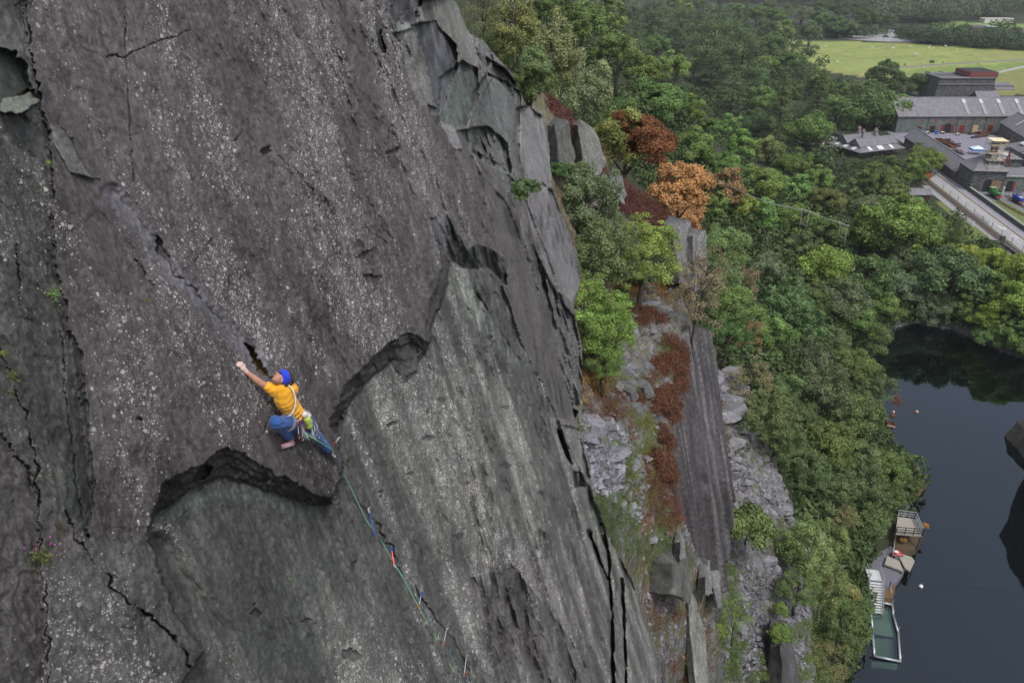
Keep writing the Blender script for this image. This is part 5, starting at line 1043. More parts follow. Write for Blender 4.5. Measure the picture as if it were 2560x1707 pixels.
# ================================================================= LOOSE ROCKS AND FINS
def rockify(o, c, lich=.4):
    me = o.data; n = len(me.vertices); V = np.empty(n*3, np.float32); me.vertices.foreach_get('co', V); V = V.reshape(-1, 3)
    t = np.tile(np.array([*c, lich]), (n, 1)); t[:, :3] *= (1+.12*noise(V[:, 0]*.8, V[:, 1]*.8, V[:, 2]*.8, 8))[:, None]; setattrs(me, t, np.stack([V[:, 0]*.7+V[:, 1]*.7, V[:, 2]], -1)); return o
stone = rockmat('slate block', fine=.4)
def rockmesh(name, V, F, mat, amp, cuts=5, label=None, cat=None, col=(.13, .128, .14), lich=.35, kind=None, dark=False):
    bm = bmesh.new(); vs = [bm.verts.new(v) for v in V]
    for f in F: bm.faces.new([vs[i] for i in f])
    bmesh.ops.recalc_face_normals(bm, faces=bm.faces)
    bmesh.ops.subdivide_edges(bm, edges=bm.edges[:], cuts=cuts, use_grid_fill=True)
    bmesh.ops.triangulate(bm, faces=bm.faces[:]); bm.normal_update()
    P = np.array([v.co for v in bm.verts]); f = 2.2/max(amp*12, .3)
    d = np.stack([fbm(P[:, 0]*f, P[:, 1]*f, P[:, 2]*f, 3, 5+i) for i in range(3)], -1)*amp
    for v, q in zip(bm.verts, d): v.co += Vector(q)
    me = bpy.data.meshes.new(name); bm.to_mesh(me); bm.free(); o = link(name, me, mat); rockify(o, col, lich)
    if dark:                              # vertices facing left get a darker tint and less lichen
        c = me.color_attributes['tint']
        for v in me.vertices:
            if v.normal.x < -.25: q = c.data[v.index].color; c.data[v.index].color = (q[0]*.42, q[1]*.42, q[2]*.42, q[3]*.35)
    return tag(o, label, cat, None, kind)
def pillar(name, tops, bots, Zs, back, mat=None, amp=.12, **k):
    """a fin of rock: its visible top and foot corners, and the vector to its back"""
    T_ = [PZ(a*SCL, b*SCL, z) for (a, b), z in zip(tops, Zs)]; B_ = [PZ(a*SCL, b*SCL, z*.985) for (a, b), z in zip(bots, Zs)]; bk = Vector(back); n = len(T_)
    T2 = [T_[0]+bk, T_[-1]+bk]; B2 = [B_[0]+bk, B_[-1]+bk]; V = T_+T2+B_+B2; m = n+2; top = list(range(n))+[n+1, n]; bot = [i+m for i in top]; F = [top, bot[::-1]]
    for i in range(m): a, b = top[i], top[(i+1) % m]; F.append((a, a+m, b+m, b))
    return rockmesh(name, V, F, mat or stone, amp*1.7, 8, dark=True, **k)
def zA(x, y): return float(terrA.Z(x*SCL, y*SCL))
def zC(x, y): return float(scrC.Z(x*SCL, y*SCL))
z = zA(1545, 650)*.97
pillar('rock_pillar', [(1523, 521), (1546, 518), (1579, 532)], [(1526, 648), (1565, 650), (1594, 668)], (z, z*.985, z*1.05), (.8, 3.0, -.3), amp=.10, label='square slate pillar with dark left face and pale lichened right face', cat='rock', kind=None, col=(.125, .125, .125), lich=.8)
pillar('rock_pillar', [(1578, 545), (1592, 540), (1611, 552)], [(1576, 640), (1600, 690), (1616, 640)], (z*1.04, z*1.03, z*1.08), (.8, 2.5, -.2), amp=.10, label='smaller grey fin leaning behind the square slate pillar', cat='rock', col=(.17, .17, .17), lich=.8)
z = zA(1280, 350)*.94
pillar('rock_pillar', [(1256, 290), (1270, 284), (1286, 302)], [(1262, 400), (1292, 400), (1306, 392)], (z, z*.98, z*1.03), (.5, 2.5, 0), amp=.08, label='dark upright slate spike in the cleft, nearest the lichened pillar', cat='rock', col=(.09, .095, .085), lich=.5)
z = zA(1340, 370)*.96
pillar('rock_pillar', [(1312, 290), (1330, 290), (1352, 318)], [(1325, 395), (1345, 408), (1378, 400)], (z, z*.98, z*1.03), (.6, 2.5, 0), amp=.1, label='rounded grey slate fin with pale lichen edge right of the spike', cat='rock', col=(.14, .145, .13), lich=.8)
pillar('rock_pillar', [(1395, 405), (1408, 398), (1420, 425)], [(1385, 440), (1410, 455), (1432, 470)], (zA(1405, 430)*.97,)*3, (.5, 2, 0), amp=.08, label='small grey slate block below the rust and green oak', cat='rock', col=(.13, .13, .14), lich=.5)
z = zA(1520, 1335)*.97
pillar('rock_ledge', [(1478, 1302), (1545, 1292), (1572, 1310)], [(1474, 1354), (1552, 1362), (1590, 1392)], (z, z*.985, z*1.04), (.3, 2.4, .1), amp=.10, label='dark overhung slate step across the lower terrace', cat='rock', col=(.095, .095, .09), lich=.12)
z = zA(1590, 1440)*.985
pillar('rock_fin', [(1572, 1372), (1584, 1368), (1608, 1376)], [(1580, 1640), (1600, 1640), (1640, 1640)], (z, z*.99, z*1.05), (.3, 2.5, 0), amp=.12, label='long pale streaked slate fin at the bottom of the terrace', cat='rock', col=(.20, .215, .19), lich=.75)
0 and pillar('rock_fin', [(1500, 1430), (1512, 1422), (1530, 1440)], [(1540, 1640), (1552, 1640), (1580, 1640)], (zA(1515, 1440)*.96,)*3, (.3, 1.8, 0), amp=.1, label='dull grey slate fin left of the pale streaked one', cat='rock', col=(.12, .125, .12), lich=.5)
for x, y, w, l in ((1617, 1338, 15, 'flat topped slate stump beside the foot of the grooved wall'), (1641, 1366, 13, 'second slate stump, lower right of the flat topped one'), (1560, 1255, 10, 'slate stub at the upper edge of the dark step')):
    z = min(zA(x, y), zC(x, y))*.97; pillar('rock_stump', [(x-w, y-8), (x, y-14), (x+w, y-4)], [(x-w, y+24), (x+3, y+30), (x+w+4, y+24)], (z, z*.985, z*1.02), (.3, 1.4, 0), amp=.08, label=l, cat='rock', col=(.15, .148, .15), lich=.6)
# steep faces at the foot of the screes by the bottom edge
for i, (tp, bt, c, l) in list(enumerate((([(1770, 1490), (1790, 1480), (1812, 1495)], [(1740, 1640), (1800, 1650), (1850, 1650)], (.075, .072, .075), 'dark slate wall of the gully by the bottom edge'), ([(1838, 1500), (1862, 1470), (1880, 1420)], [(1850, 1650), (1880, 1650), (1905, 1650)], (.10, .10, .105), 'thin upright slate flake right of the dark gully'),
                                  ([(1690, 1540), (1705, 1530), (1730, 1540)], [(1690, 1650), (1720, 1650), (1745, 1650)], (.16, .155, .17), 'pale slate rib at the bottom edge left of the gully'))))[:1]:
    z = zC(tp[1][0], tp[1][1]+30)*.96; pillar('rock_rib', tp, bt, (z, z*.985, z*1.05), (.6, 2.5, 0), amp=.15, label=l, cat='rock', col=c, lich=.2)
def boulder(p, s, label, col=(.155, .152, .172), seed=0, flat=.45, tilt=None, lich=.15, name='slate_block', asp=1.3):
    r = random.Random(seed); bm = bmesh.new(); n = 7; top = []; bot = []
    R_ = Matrix.Rotation(r.uniform(0, 6.28), 3, 'Z'); R2 = Matrix.Rotation(tilt if tilt is not None else r.uniform(-.35, .45), 3, 'X')@Matrix.Rotation(r.uniform(-.3, .3), 3, 'Y')
    for k in range(n):
        a = 2*PI*k/n+r.uniform(-.3, .3); q = r.uniform(.75, 1.1); v = Vector((math.cos(a)*q*asp, math.sin(a)*q/asp, 0))*s*.6
        top.append(R_@(R2@(v*r.uniform(.7, .95)+Vector((0, 0, s*flat*r.uniform(.4, .6)))))); bot.append(R_@(R2@(v+Vector((0, 0, -s*flat*.6)))))
    V = [p+v for v in top+bot]; F = [tuple(range(n)), tuple(range(2*n-1, n-1, -1))]+[(k, k+n, (k+1) % n+n, (k+1) % n) for k in range(n)]
    bm.free(); return rockmesh(name, V, F, stone, s*.035, 2, label, 'rock', col, lich)
BA = [(1442, 762, 24, 'large pale block at the back of the terrace, just right of the bright ash'), (1545, 676, 19, 'pale pointed block under the square pillar'), (1519, 722, 22, 'flat block with a dark slot at the top of the heather'), (1546, 835, 18, 'pale flat block half sunk in the heather, near the terrace edge'),
      (1439, 798, 9, 'small pale stone under the large terrace block'), (1462, 812, 9, 'small pale stone between the large block and the heather'), (1442, 905, 25, 'big dark grey block in the middle of the block pile'), (1475, 893, 24, 'pale wedge leaning on the big dark block'), (1420, 898, 17, 'slanting flake left of the big dark block'),
      (1400, 912, 12, 'small dark flake at the left end of the block pile'), (1457, 942, 17, 'dark broken block at the foot of the pile'), (1478, 940, 11, 'small split stone right of the foot of the pile'), (1450, 880, 10, 'small stone on top of the block pile'),
      (1360, 982, 36, 'broad pale slab at the top of the slate ledge'), (1392, 978, 24, 'pale slab overlapping the broad one on its right'), (1344, 1006, 24, 'pale slab below the broad one, near the cliff edge'), (1356, 1034, 16, 'pointed white stone under the pale slabs'), (1412, 1050, 30, 'wide smooth slab in the middle of the slate ledge'),
      (1422, 1088, 22, 'lilac slab below the wide smooth one'), (1456, 1070, 20, 'lilac slab at the right of the ledge'), (1386, 1100, 16, 'tilted lilac flake low on the ledge'), (1430, 1160, 14, 'small pale slab among the green weeds'), (1492, 1242, 16, 'white topped slab on the lower terrace'), (1300, 965, 18, 'grey block perched where dark slab and ledge meet'),
      (1292, 950, 12, 'small grey block above the perched one'), (1370, 1215, 16, 'dark wedge of slate against the cliff edge'), (1340, 985, 12, 'grey chunk right of the perched block'), (1415, 760, 10, 'grey stone behind the bright ash trunk'), (1500, 760, 9, 'small stone in the upper heather')]
for i, (x, y, s, l) in enumerate(BA):
    Z = zA(x, y); s_ = s*SCL*Z/FPX; boulder(terrA.P(x, y, s_*.3), s_*1.9, l, (.13, .135, .135) if 'dark' in l else (.215, .212, .245) if y > 960 else (.19, .188, .205), i, .3 if 'slab' in l or 'flat' in l else .55, lich=.25)
BC = [(1680, 858, 20, 'pale pointed block at the top of the upper scree'), (1650, 872, 20, 'grey block left of the pale pointed one'), (1678, 922, 28, 'long tilted slab in the middle of the broken slabs'), (1676, 955, 44, 'largest flat slab under the long tilted one'), (1700, 985, 30, 'thick slab end below the largest one'), (1704, 905, 18, 'pale slab right of the tilted one'), (1690, 892, 14, 'small slab above the tilted one'),
      (1682, 1026, 22, 'pale block in the grass below the big slabs'), (1668, 995, 18, 'dark slab corner at the left of the upper scree'), (1740, 1060, 15, 'slab at the upper right of the grey rubble'), (1770, 1100, 17, 'long flake at the right edge of the grey rubble'), (1755, 1082, 13, 'flake above the long one at the rubble edge'), (1700, 1075, 14, 'slab at the top of the rubble'),
      (1725, 1100, 12, 'mid grey slab in the rubble'), (1800, 1175, 20, 'long slab sliding down the right edge of the scree'), (1788, 1150, 16, 'slab just above the sliding one'), (1690, 1110, 13, 'slab at the left of the rubble'), (1765, 1290, 20, 'smooth pale slab right of the lone willow'), (1735, 1298, 18, 'flat lilac slab below the lone willow'),
      (1785, 1310, 14, 'pale stone next to the smooth slab'), (1800, 1275, 14, 'white stone above the fine scree'), (1750, 1262, 16, 'dark block in the hollow under the lone willow'), (1760, 1370, 15, 'dark flake lying on the fine scree'), (1700, 1445, 20, 'lilac slab at the lower scree'), (1660, 1500, 14, 'grey slab by the bottom scree'), (1770, 1180, 15, 'slab near the thorn at the scree edge')]
for i, (x, y, s, l) in enumerate(BC):
    Z = zC(x, y); s_ = s*SCL*Z/FPX; boulder(scrC.P(x, y, s_*.3), s_*1.8, l, (.12, .122, .125) if 'dark' in l else (.195, .192, .215), 50+i, .28, lich=.2)
def chips(name, label, patch, poly, n, smin, smax, col, seed):
    r = np.random.default_rng(seed); xs = [p[0] for p in poly]; ys = [p[1] for p in poly]; x = r.uniform(min(xs), max(xs), n*3); y = r.uniform(min(ys), max(ys), n*3); m = inpoly(x, y, poly); x = x[m][:n]*SCL; y = y[m][:n]*SCL; n = len(x)
    P = CAMP+rayv(x, y)*patch.Z(x, y)[:, None]; s = smin*(smax/smin)**(r.random(n)**2.2); Nn = unit(np.array([.1, -.25, 1])+r.normal(size=(n, 3))*.35); T = unit(np.cross(Nn, r.normal(size=(n, 3)))); B = np.cross(Nn, T); P[:, 2] += .05
    a = r.uniform(.5, 1, (n, 1))*s[:, None]; b = r.uniform(.3, .7, (n, 1))*s[:, None]; h = Nn*s[:, None]*r.uniform(.08, .2, (n, 1)); V = []
    for dz in (-1, 1):
        for u, w in ((-1, -.7), (.8, -1), (1.1, .5), (-.3, 1)): V.append(P+T*a*u*.5+B*b*w*.5+h*dz*.5)
    V = np.stack(V, 1).reshape(-1, 3); q = np.array([(0, 3, 2, 1), (4, 5, 6, 7), (0, 1, 5, 4), (1, 2, 6, 5), (2, 3, 7, 6), (3, 0, 4, 7)]); F = (np.arange(n)[:, None, None]*8+q[None]).reshape(-1, 4)
    me = npmesh(name, V, F, False); c = np.array(col)*r.uniform(.6, 1.35, (n, 1)); t = np.concatenate([c, np.full((n, 1), .05)], 1); setattrs(me, np.repeat(t, 8, 0), V[:, :2]); o = link(name, me, stone); return tag(o, label, 'scree', None, 'stuff')
chips('slate_chips', 'loose pale slate chips strewn over the ledge below the slabs', terrA, [(1330, 960), (1400, 960), (1460, 1040), (1490, 1100), (1470, 1200), (1400, 1150), (1350, 1120)], 800, .07, .6, (.20, .20, .23), 1)
chips('slate_chips', 'grey slate chips over the rest of the terrace', terrA, [(1420, 640), (1560, 700), (1560, 900), (1530, 1100), (1590, 1260), (1640, 1420), (1640, 1560), (1500, 1500), (1420, 1200), (1320, 920)], 1500, .06, .42, (.155, .153, .165), 2)
chips('slate_chips', 'slate rubble piled on the upper scree', scrC, [(1650, 860), (1700, 860), (1730, 960), (1800, 1110), (1830, 1220), (1720, 1200), (1660, 1150)], 1300, .2, 1.3, (.165, .16, .18), 3)
chips('slate_chips', 'fine lilac slate chips of the lower scree', scrC, [(1650, 1200), (1860, 1290), (1860, 1560), (1620, 1560), (1650, 1330)], 4200, .08, .5, (.16, .157, .178), 4)
# ---- the quarry side on the right of the pool (seen mostly as its reflection)
def rockwall(name, pts, z0, z1, label):
    n = len(pts); P = [Vector((x, y, z0)) for x, y in pts]+[Vector((x+random.uniform(-1, 1), y+random.uniform(-1, 1), z1+random.uniform(-2, 2))) for x, y in pts]
    return rockmesh(name, P, [tuple(range(n-1, -1, -1)), tuple(range(n, 2*n))]+[(k, (k+1) % n, (k+1) % n+n, k+n) for k in range(n)], stone, 1.2 if z1 > 5 else .7, 6, label, 'rock', (.11, .105, .10) if z1 > 5 else (.17, .115, .05), .2)
rockwall('quarry_side', [(89.5, 113), (85.5, 104), (84, 92), (85.5, 76), (92, 60), (120, 55), (125, 112), (104, 118)], -3, 23, 'dark rock wall at the right edge of the pool')
rockwall('rock_point', [(60, 104.5), (63.5, 101.5), (63.5, 98), (59, 95), (54, 96), (52, 104)], -2, 1.0, 'brown rocky point reaching into the pool from the left')
# ================================================================= AROUND THE POOL
wood = M_('grey weathered boards', (.40, .37, .33), .8, .2, 14); steel = M_('galvanised steel', (.42, .45, .48), .45, .12, 9, .5); rust = M_('rusty iron', (.15, .055, .03), .85, .35, 6, .2); dkw = M_('dark stained timber', (.06, .045, .04), .8, .2, 8)
def Q(X_, Y_, z): return W(2040+X_/3.43, 1250+Y_/3.43, z)
# swimming cage
e = empty('dive_cage', Q(600, 1100, 0), 0, 'rectangular grey steel frame floating round the pale green diving platforms', 'floating frame'); o0 = e.location
pts = [Q(*p, .22) for p in ((548, 872), (655, 895), (662, 985), (705, 1130), (722, 1380), (500, 1335), (484, 1100), (460, 860))]
for i in range(7):
    mb = MB(); a, b = pts[i]-o0, pts[i+1]-o0; mb.tube([a, b], .14, 8); mb.build('float_tube', steel, e, True)
for p in pts[1:7]:
    mb = MB(); q = p-o0; mb.tube([q+Vector((0, 0, .9)), q-Vector((0, 0, .6))], .035, 6); mb.build('post', steel, e)
pgr = M_('algae green boards', (.80, .86, .66), .7, .12, 1.5); pgr2 = M_('deeper green boards', (.56, .64, .50), .7, .12, 1.5)
for pp, z, m, l in ((((480, 925), (635, 925), (665, 1170), (488, 1142)), -.5, pgr, 'upper pale green diving platform just under the water'), (((496, 1180), (660, 1190), (670, 1350), (506, 1330)), -1.1, pgr2, 'deeper green diving platform at the far end of the cage'), (((480, 1380), (700, 1400), (690, 1450), (470, 1430)), -2.2, pgr2, 'faint deepest green platform outside the cage')):
    mb = MB(); mb.slabq([Q(*q, z) for q in pp], (0, 0, -.15)); o = mb.build('diving_platform', m); tag(o, l, 'platform')
# stairs
A, B = Q(512, 690, 3.1), Q(505, 1000, -.35); e = empty('stairs', A, 0, 'white metal stairs with handrails going down into the diving cage', 'stairs'); d = (B-A); dh = Vector((d.x, d.y, 0)); u_ = dh.normalized(); s_ = Vector((-u_.y, u_.x, 0)); w = .78
al = M_('pale aluminium', (.62, .63, .64), .45, .08, 9, .2)
mb = MB(); mb.slabq([-u_*.1-s_*w, -u_*.1+s_*w, -u_*2.0+s_*w, -u_*2.0-s_*w], (0, 0, -.08)); mb.build('landing', al, e)
for k in range(14):
    f = (k+.6)/14.0; mb = MB(); c = d*f; mb.slabq([c-s_*w, c+s_*w, c+s_*w+u_*.30, c-s_*w+u_*.30], (0, 0, -.05)); mb.build('step', al, e)
for s in (-1, 1):
    mb = MB(); mb.bar(s_*w*s+Vector((0, 0, -.1)), d+s_*w*s+Vector((0, 0, -.1)), .07, .22); mb.build('stringer', steel, e)
    mb = MB(); q = s_*w*s*1.05; mb.tube([q-u_*2.4+Vector((0, 0, 1.0)), q+Vector((0, 0, 1.0)), q+d+Vector((0, 0, 1.0)), q+d], .035, 6); mb.tube([q-u_*2.0+Vector((0, 0, .5)), q+Vector((0, 0, .5)), q+d+Vector((0, 0, .5))], .025, 6)
    for k in range(6): mb.tube([q+d*k/5, q+d*k/5+Vector((0, 0, 1.0))], .028, 6)
    mb.tube([q-u_*1.9, q-u_*1.9+Vector((0, 0, 1))], .028, 6); mb.build('handrail', steel, e)
# quayside ground (slate gravel) behind the stairs and the L shaped deck
mb = MB(); mb.slabq([Q(*p, 1.0) for p in ((400, 480), (640, 330), (700, 330), (690, 480), (760, 600), (700, 690), (560, 790), (440, 830), (330, 760), (280, 600))], (0, 0, -3)); o = mb.build('quay', M_('slate gravel', (.14, .135, .165), .85, .3, 9)); tag(o, kind='structure')
def deck(name, label, pts, z, th=.25):
    e = empty(name, Q(*pts[0], z), 0, label, 'deck'); P = [Q(*p, z)-e.location for p in pts]; mb = MB(); mb.slabq(P, (0, 0, -th)); mb.build('boards', plank_m, e)
    mb = MB()
    for p in P: mb.bar(p+Vector((0, 0, -th)), p+Vector((0, 0, -z-1)), .16)
    e2 = mb
    for i, p in enumerate(P[::2]):
        m2 = MB(); q = p*.96; m2.bar(q+Vector((0, 0, -th)), q+Vector((0, 0, -z-1)), .16); m2.build('leg', dkw, e)
    return e
t = NT('deck boards'); o = t.obj(); wv = t.n('TexWave', {'Vector': t.scale(o, (1, 1, 1), (0, 0, .6)), 'Scale': 2.6, 'Distortion': .3}); n = t.noise(o, 5, 4)
k = t.math('MULTIPLY', t.mr(wv.outputs['Fac'], 0, .25, .72, 1.05), t.mr(n, .3, .7, .8, 1.15)); t.base(t.mix(1.0, (.33, .31, .27, 1), t.n('CombineColor', {0: k, 1: k, 2: k}).outputs[0], 'MULTIPLY')); t.set(Roughness=.8); plank_m = t.m
deck('deck', 'weathered L shaped wooden deck above the quay', [(588, 545), (612, 475), (715, 522), (742, 592), (742, 605)], 1.5)
deck('deck', 'small wooden jetty square joined to the L shaped deck', [(722, 500), (742, 460), (822, 486), (846, 520), (808, 606), (764, 582)], 1.35)
e = empty('viewing_platform', Q(790, 240, 3.2), 0, 'pale wooden platform with dark three bar railings over the water', 'platform'); F_ = [Q(*p, 3.2)-e.location for p in ((683, 285), (908, 303), (845, 160), (700, 140))]
mb = MB(); mb.slabq(F_, (0, 0, -.2)); mb.build('floor', plank_m, e)
for (a, b, n, m) in ((0, 1, 3, dkw), (1, 2, 4, steel), (2, 3, 3, steel)):
    mb = MB(); p, q = F_[a], F_[b]
    for z in (.35, .7, 1.1): mb.bar(p+Vector((0, 0, z)), q+Vector((0, 0, z)), .07, .10)
    for k in range(n+1): r = p.lerp(q, k/n); mb.bar(r, r+Vector((0, 0, 1.15)), .09)
    mb.build('railing', m, e)
for k in range(4):
    mb = MB(); mb.bar(F_[k]*.95+Vector((0, 0, -.2)), F_[k]*.95+Vector((0, 0, -3.6)), .16); mb.build('leg', dkw, e)
mb = MB(); p = [Q(*a, 2.2) for a in ((683, 300), (665, 445), (728, 470))]
for a, b in zip(p, p[1:]):
    mb.tube([a, b], .05, 6); mb.tube([a-Vector((0, 0, .5)), b-Vector((0, 0, .5))], .035, 6); mb.tube([a, a-Vector((0, 0, 1.2))], .05, 6); mb.tube([b, b-Vector((0, 0, 1.2))], .05, 6)
tag(mb.build('railing', steel, None, True), 'thin grey railing between the platform and the wooden deck', 'railing')
e = empty('trolley', Q(690, 480, 1.1), 0, 'small red and white diving trolley beside the deck', 'trolley'); mb = MB(); mb.box((0, 0, .45), (1.3, .8, .12)); mb.box((0, 0, .62), (.9, .5, .25)); mb.build('tray', M_('red paint', (.5, .04, .05), .5), e, bevel=.03); mb = MB(); mb.box((-.2, 0, .8), (.5, .4, .12)); mb.build('lid', M_('white paint', (.75, .75, .75), .5), e)
for s in (-.5, .5):
    mb = MB(); mb.tube([(s, -.4, .2), (s, .4, .2)], .2, 12); mb.build('wheel', blk, e, True)
for X_, Y_, z, l in ((630, 750, 1.2, 'blue and white marker on a pole beside the stairs'), (440, 1180, .4, 'blue and white marker lying at the left bank')):
    p = Q(X_, Y_, z); e = empty('marker_post', p, 0, l, 'marker'); mb = MB(); mb.bar((0, 0, 0), (0, 0, 1.1), .28, .06) if Y_ < 1000 else mb.bar((-.5, .3, .1), (.5, -.2, .1), .2, .05); mb.build('board', M_('blue plastic', (.08, .2, .62), .5), e)
    mb = MB(); mb.tube([(0, .02, .6), (.05, -1.5, -1.2)] if Y_ < 1000 else [(-.6, .35, 0), (.6, -.3, 0)], .04, 6); mb.build('pole', steel, e)
for X_, Y_, c, l in ((2302, 1466, (.8, .78, .75), 'white round buoy floating right of the stairs'), (2292, 1030, (.75, .42, .33), 'salmon pink round buoy right of the hanging truck')):
    e = empty('buoy', W(X_, Y_, .05), 0, l, 'buoy'); mb = MB(); mb.ball((0, 0, .1), .27, 14, 10, (1, 1, .85)); mb.build('float', M_('buoy '+l[:5], c, .4, .05), e, True); mb = MB(); mb.tube([(0, 0, .3), (0, 0, .48)], .04, 8); mb.ball((0, 0, .5), .06, 8, 6); mb.build('eye', steel, e, True)
# the hanging blondin truck
Zt = 112
def K(X_, Y_, dz=0): return PZ(2190+X_/12.06, 960+Y_/12.06, Zt+dz)
carr = empty('cable_carriage', K(640, 500), 0, 'rusty four wheeled pulley carriage hanging from the cable over the pool', 'pulley carriage'); oc = carr.location
ax_ = Vector((.35, -1, 0)).normalized()
for X_, Y_, r in ((605, 395, .32), (730, 470, .36), (560, 535, .32), (715, 580, .36)):
    c = K(X_, Y_)-oc; mb = MB(); f = ax_.orthogonal().normalized(); g = ax_.cross(f); R_ = [c+(f*math.cos(2*PI*k/18)+g*math.sin(2*PI*k/18))*r for k in range(19)]; mb.tube(R_, .055, 6)
    for k in range(3): a = PI*k/3; v = (f*math.cos(a)+g*math.sin(a))*r; mb.bar(c-v, c+v, .05)
    mb.ball(c, .09, 8, 6); mb.build('pulley', rust, carr, True)
mb = MB(); fr_ = [K(*p)-oc for p in ((605, 395), (735, 470), (715, 580), (560, 540))]
for a, b in zip(fr_, fr_[1:]+fr_[:1]): mb.bar(a+ax_*.1, b+ax_*.1, .12, .06); mb.bar(a-ax_*.1, b-ax_*.1, .12, .06)
mb.bar(K(545, 605)-oc, K(690, 640)-oc, .1); mb.build('frame', rust, carr)
blk_e = empty('pulley_block', K(505, 960), 0, 'rusty round pulley block hanging on three ropes under the carriage', 'pulley block'); ob = blk_e.location
mb = MB(); mb.tube([ax_*.12, -ax_*.12], .38, 18); mb.build('sheave', rust, blk_e, True); mb = MB(); mb.bar(K(520, 850)-ob, K(500, 1020)-ob, .12); mb.build('hook', rust, blk_e); mb = MB(); mb.ball(K(530, 840)-ob, .2, 10, 8); mb.build('swivel', M_('pale rusty iron', (.5, .36, .33), .7), blk_e, True)
mb = MB()
for a, b in (((505, 600), (470, 930)), ((585, 620), (545, 830)), ((715, 640), (590, 930))): mb.tube([K(*a), K(*b)], .032, 5)
for a, b in (((490, 1030), (370, 1130)), ((490, 1030), (500, 1170)), ((490, 1030), (555, 1200))): mb.tube([K(*a), K(*b)], .035, 5)
tag(mb.build('hanging_ropes', dkw), 'thin dark hoist ropes between carriage, block and hanging wagon', 'ropes')
wag = empty('wagon', K(410, 1245), 0, 'small rusty slate wagon with four wheels hanging over the water', 'wagon'); ow = wag.location; lx = (K(530, 1270)-K(290, 1215)); L_ = lx.length; lx.normalize(); lz = Vector((.12, .1, 1)); lz = (lz-lx*lz.dot(lx)).normalized(); ly = lz.cross(lx); MW = Matrix((lx, ly, lz)).transposed()
mb = MB(); mb.box((0, 0, .05), (L_, .9, .14), M=MW)
for s in (-1, 1): mb.box(MW@Vector((0, s*.42, .26)), (L_, .06, .3), M=MW); mb.box(MW@Vector((s*L_/2, 0, .26)), (.06, .85, .3), M=MW)
mb.build('tray', rust, wag); mb = MB(); mb.box(MW@Vector((0, -.46, .12)), (L_*1.02, .05, .12), M=MW); mb.build('side_rail', M_('pale rusty iron', (.5, .36, .33), .7), wag)
for sx in (-1, 1):
    for sy in (-1, 1):
        c = MW@Vector((sx*L_*.25, sy*.34, -.22)); mb = MB(); mb.tube([c-ly*.05, c+ly*.05], .2, 12); mb.build('wheel', M_('black iron', (.02, .018, .018), .6), wag, True)
def sagline(a, b, sag, n=24): return [a.lerp(b, k/n)-Vector((0, 0, sag*4*(k/n)*(1-k/n))) for k in range(n+1)]
wire = M_('steel wire', (.09, .07, .065), .6, .1, 5, .3)
ca = K(645, 440); mb = MB(); mb.tube(sagline(PZ(1640, 640, 60), ca, .6)+sagline(ca, PZ(2780, 1290, 104), .8)[1:], .014, 5); tag(mb.build('cable', wire), 'long sagging carrying cable that crosses high over the pool', 'cable')
ca = K(600, 560); mb = MB(); mb.tube(sagline(PZ(1640, 690, 62), ca, 1.6), .022, 5); tag(mb.build('cable', wire), 'lower haulage cable left of the pulley carriage', 'cable')
# power line on H shaped poles in the wood
pw_m = M_('pale weathered pole', (.22, .21, .19), .8, .15, 5); gm = M_('line wire', (.34, .35, .36), .5, .1, 5, .3); tops = []
for (xa, ya, xb, yb, Zp, l) in ((2002, 525, 2026, 532, 150, 'left twin pole of the power line with crossarm and transformer bracket'), (2098, 558, 2122, 567, 158, 'right twin pole of the power line standing among the oaks')):
    a, b = PZ(xa, ya, Zp), PZ(xb, yb, Zp*.992); e = empty('power_pole', (a+b)/2, 0, l, 'power pole'); oo = e.location
    for f in (.15, .85):
        mb = MB(); q = a.lerp(b, f)-oo; mb.tube([q+Vector((0, 0, .3)), q-Vector((0, 0, 4.2))], [.09, .12], 8); mb.build('pole', pw_m, e, True)
    mb = MB(); mb.bar(a-oo, b-oo, .16); mb.build('crossarm', pw_m, e); mb = MB(); mb.bar(a.lerp(b, .0)-oo-Vector((0, 0, 2.6)), b-oo-Vector((0, 0, 2.6)), .14); mb.bar(a.lerp(b, .1)-oo-Vector((0, 0, 2.0)), a.lerp(b, .9)-oo-Vector((0, 0, 3.1)), .08); mb.build('brace', pw_m, e)
    for f in (.03, .5, .97):
        mb = MB(); q = a.lerp(b, f)-oo; mb.tube([q, q+Vector((0, 0, .28))], .06, 8); mb.build('insulator', M_('white porcelain', (.7, .7, .72), .3), e, True)
    tops.append([a.lerp(b, f)+Vector((0, 0, .28)) for f in (.03, .5, .97)])
for k in range(3):
    s = PZ(1745+k*6, 418+k*4, 118); mb = MB(); mb.tube(sagline(s, tops[0][k], 1.2)+sagline(tops[0][k], tops[1][k], .25)[1:], .03, 5); tag(mb.build('power_line', gm), ['upper', 'middle', 'lower'][k]+' wire of the three wire power line over the wood', 'wire')

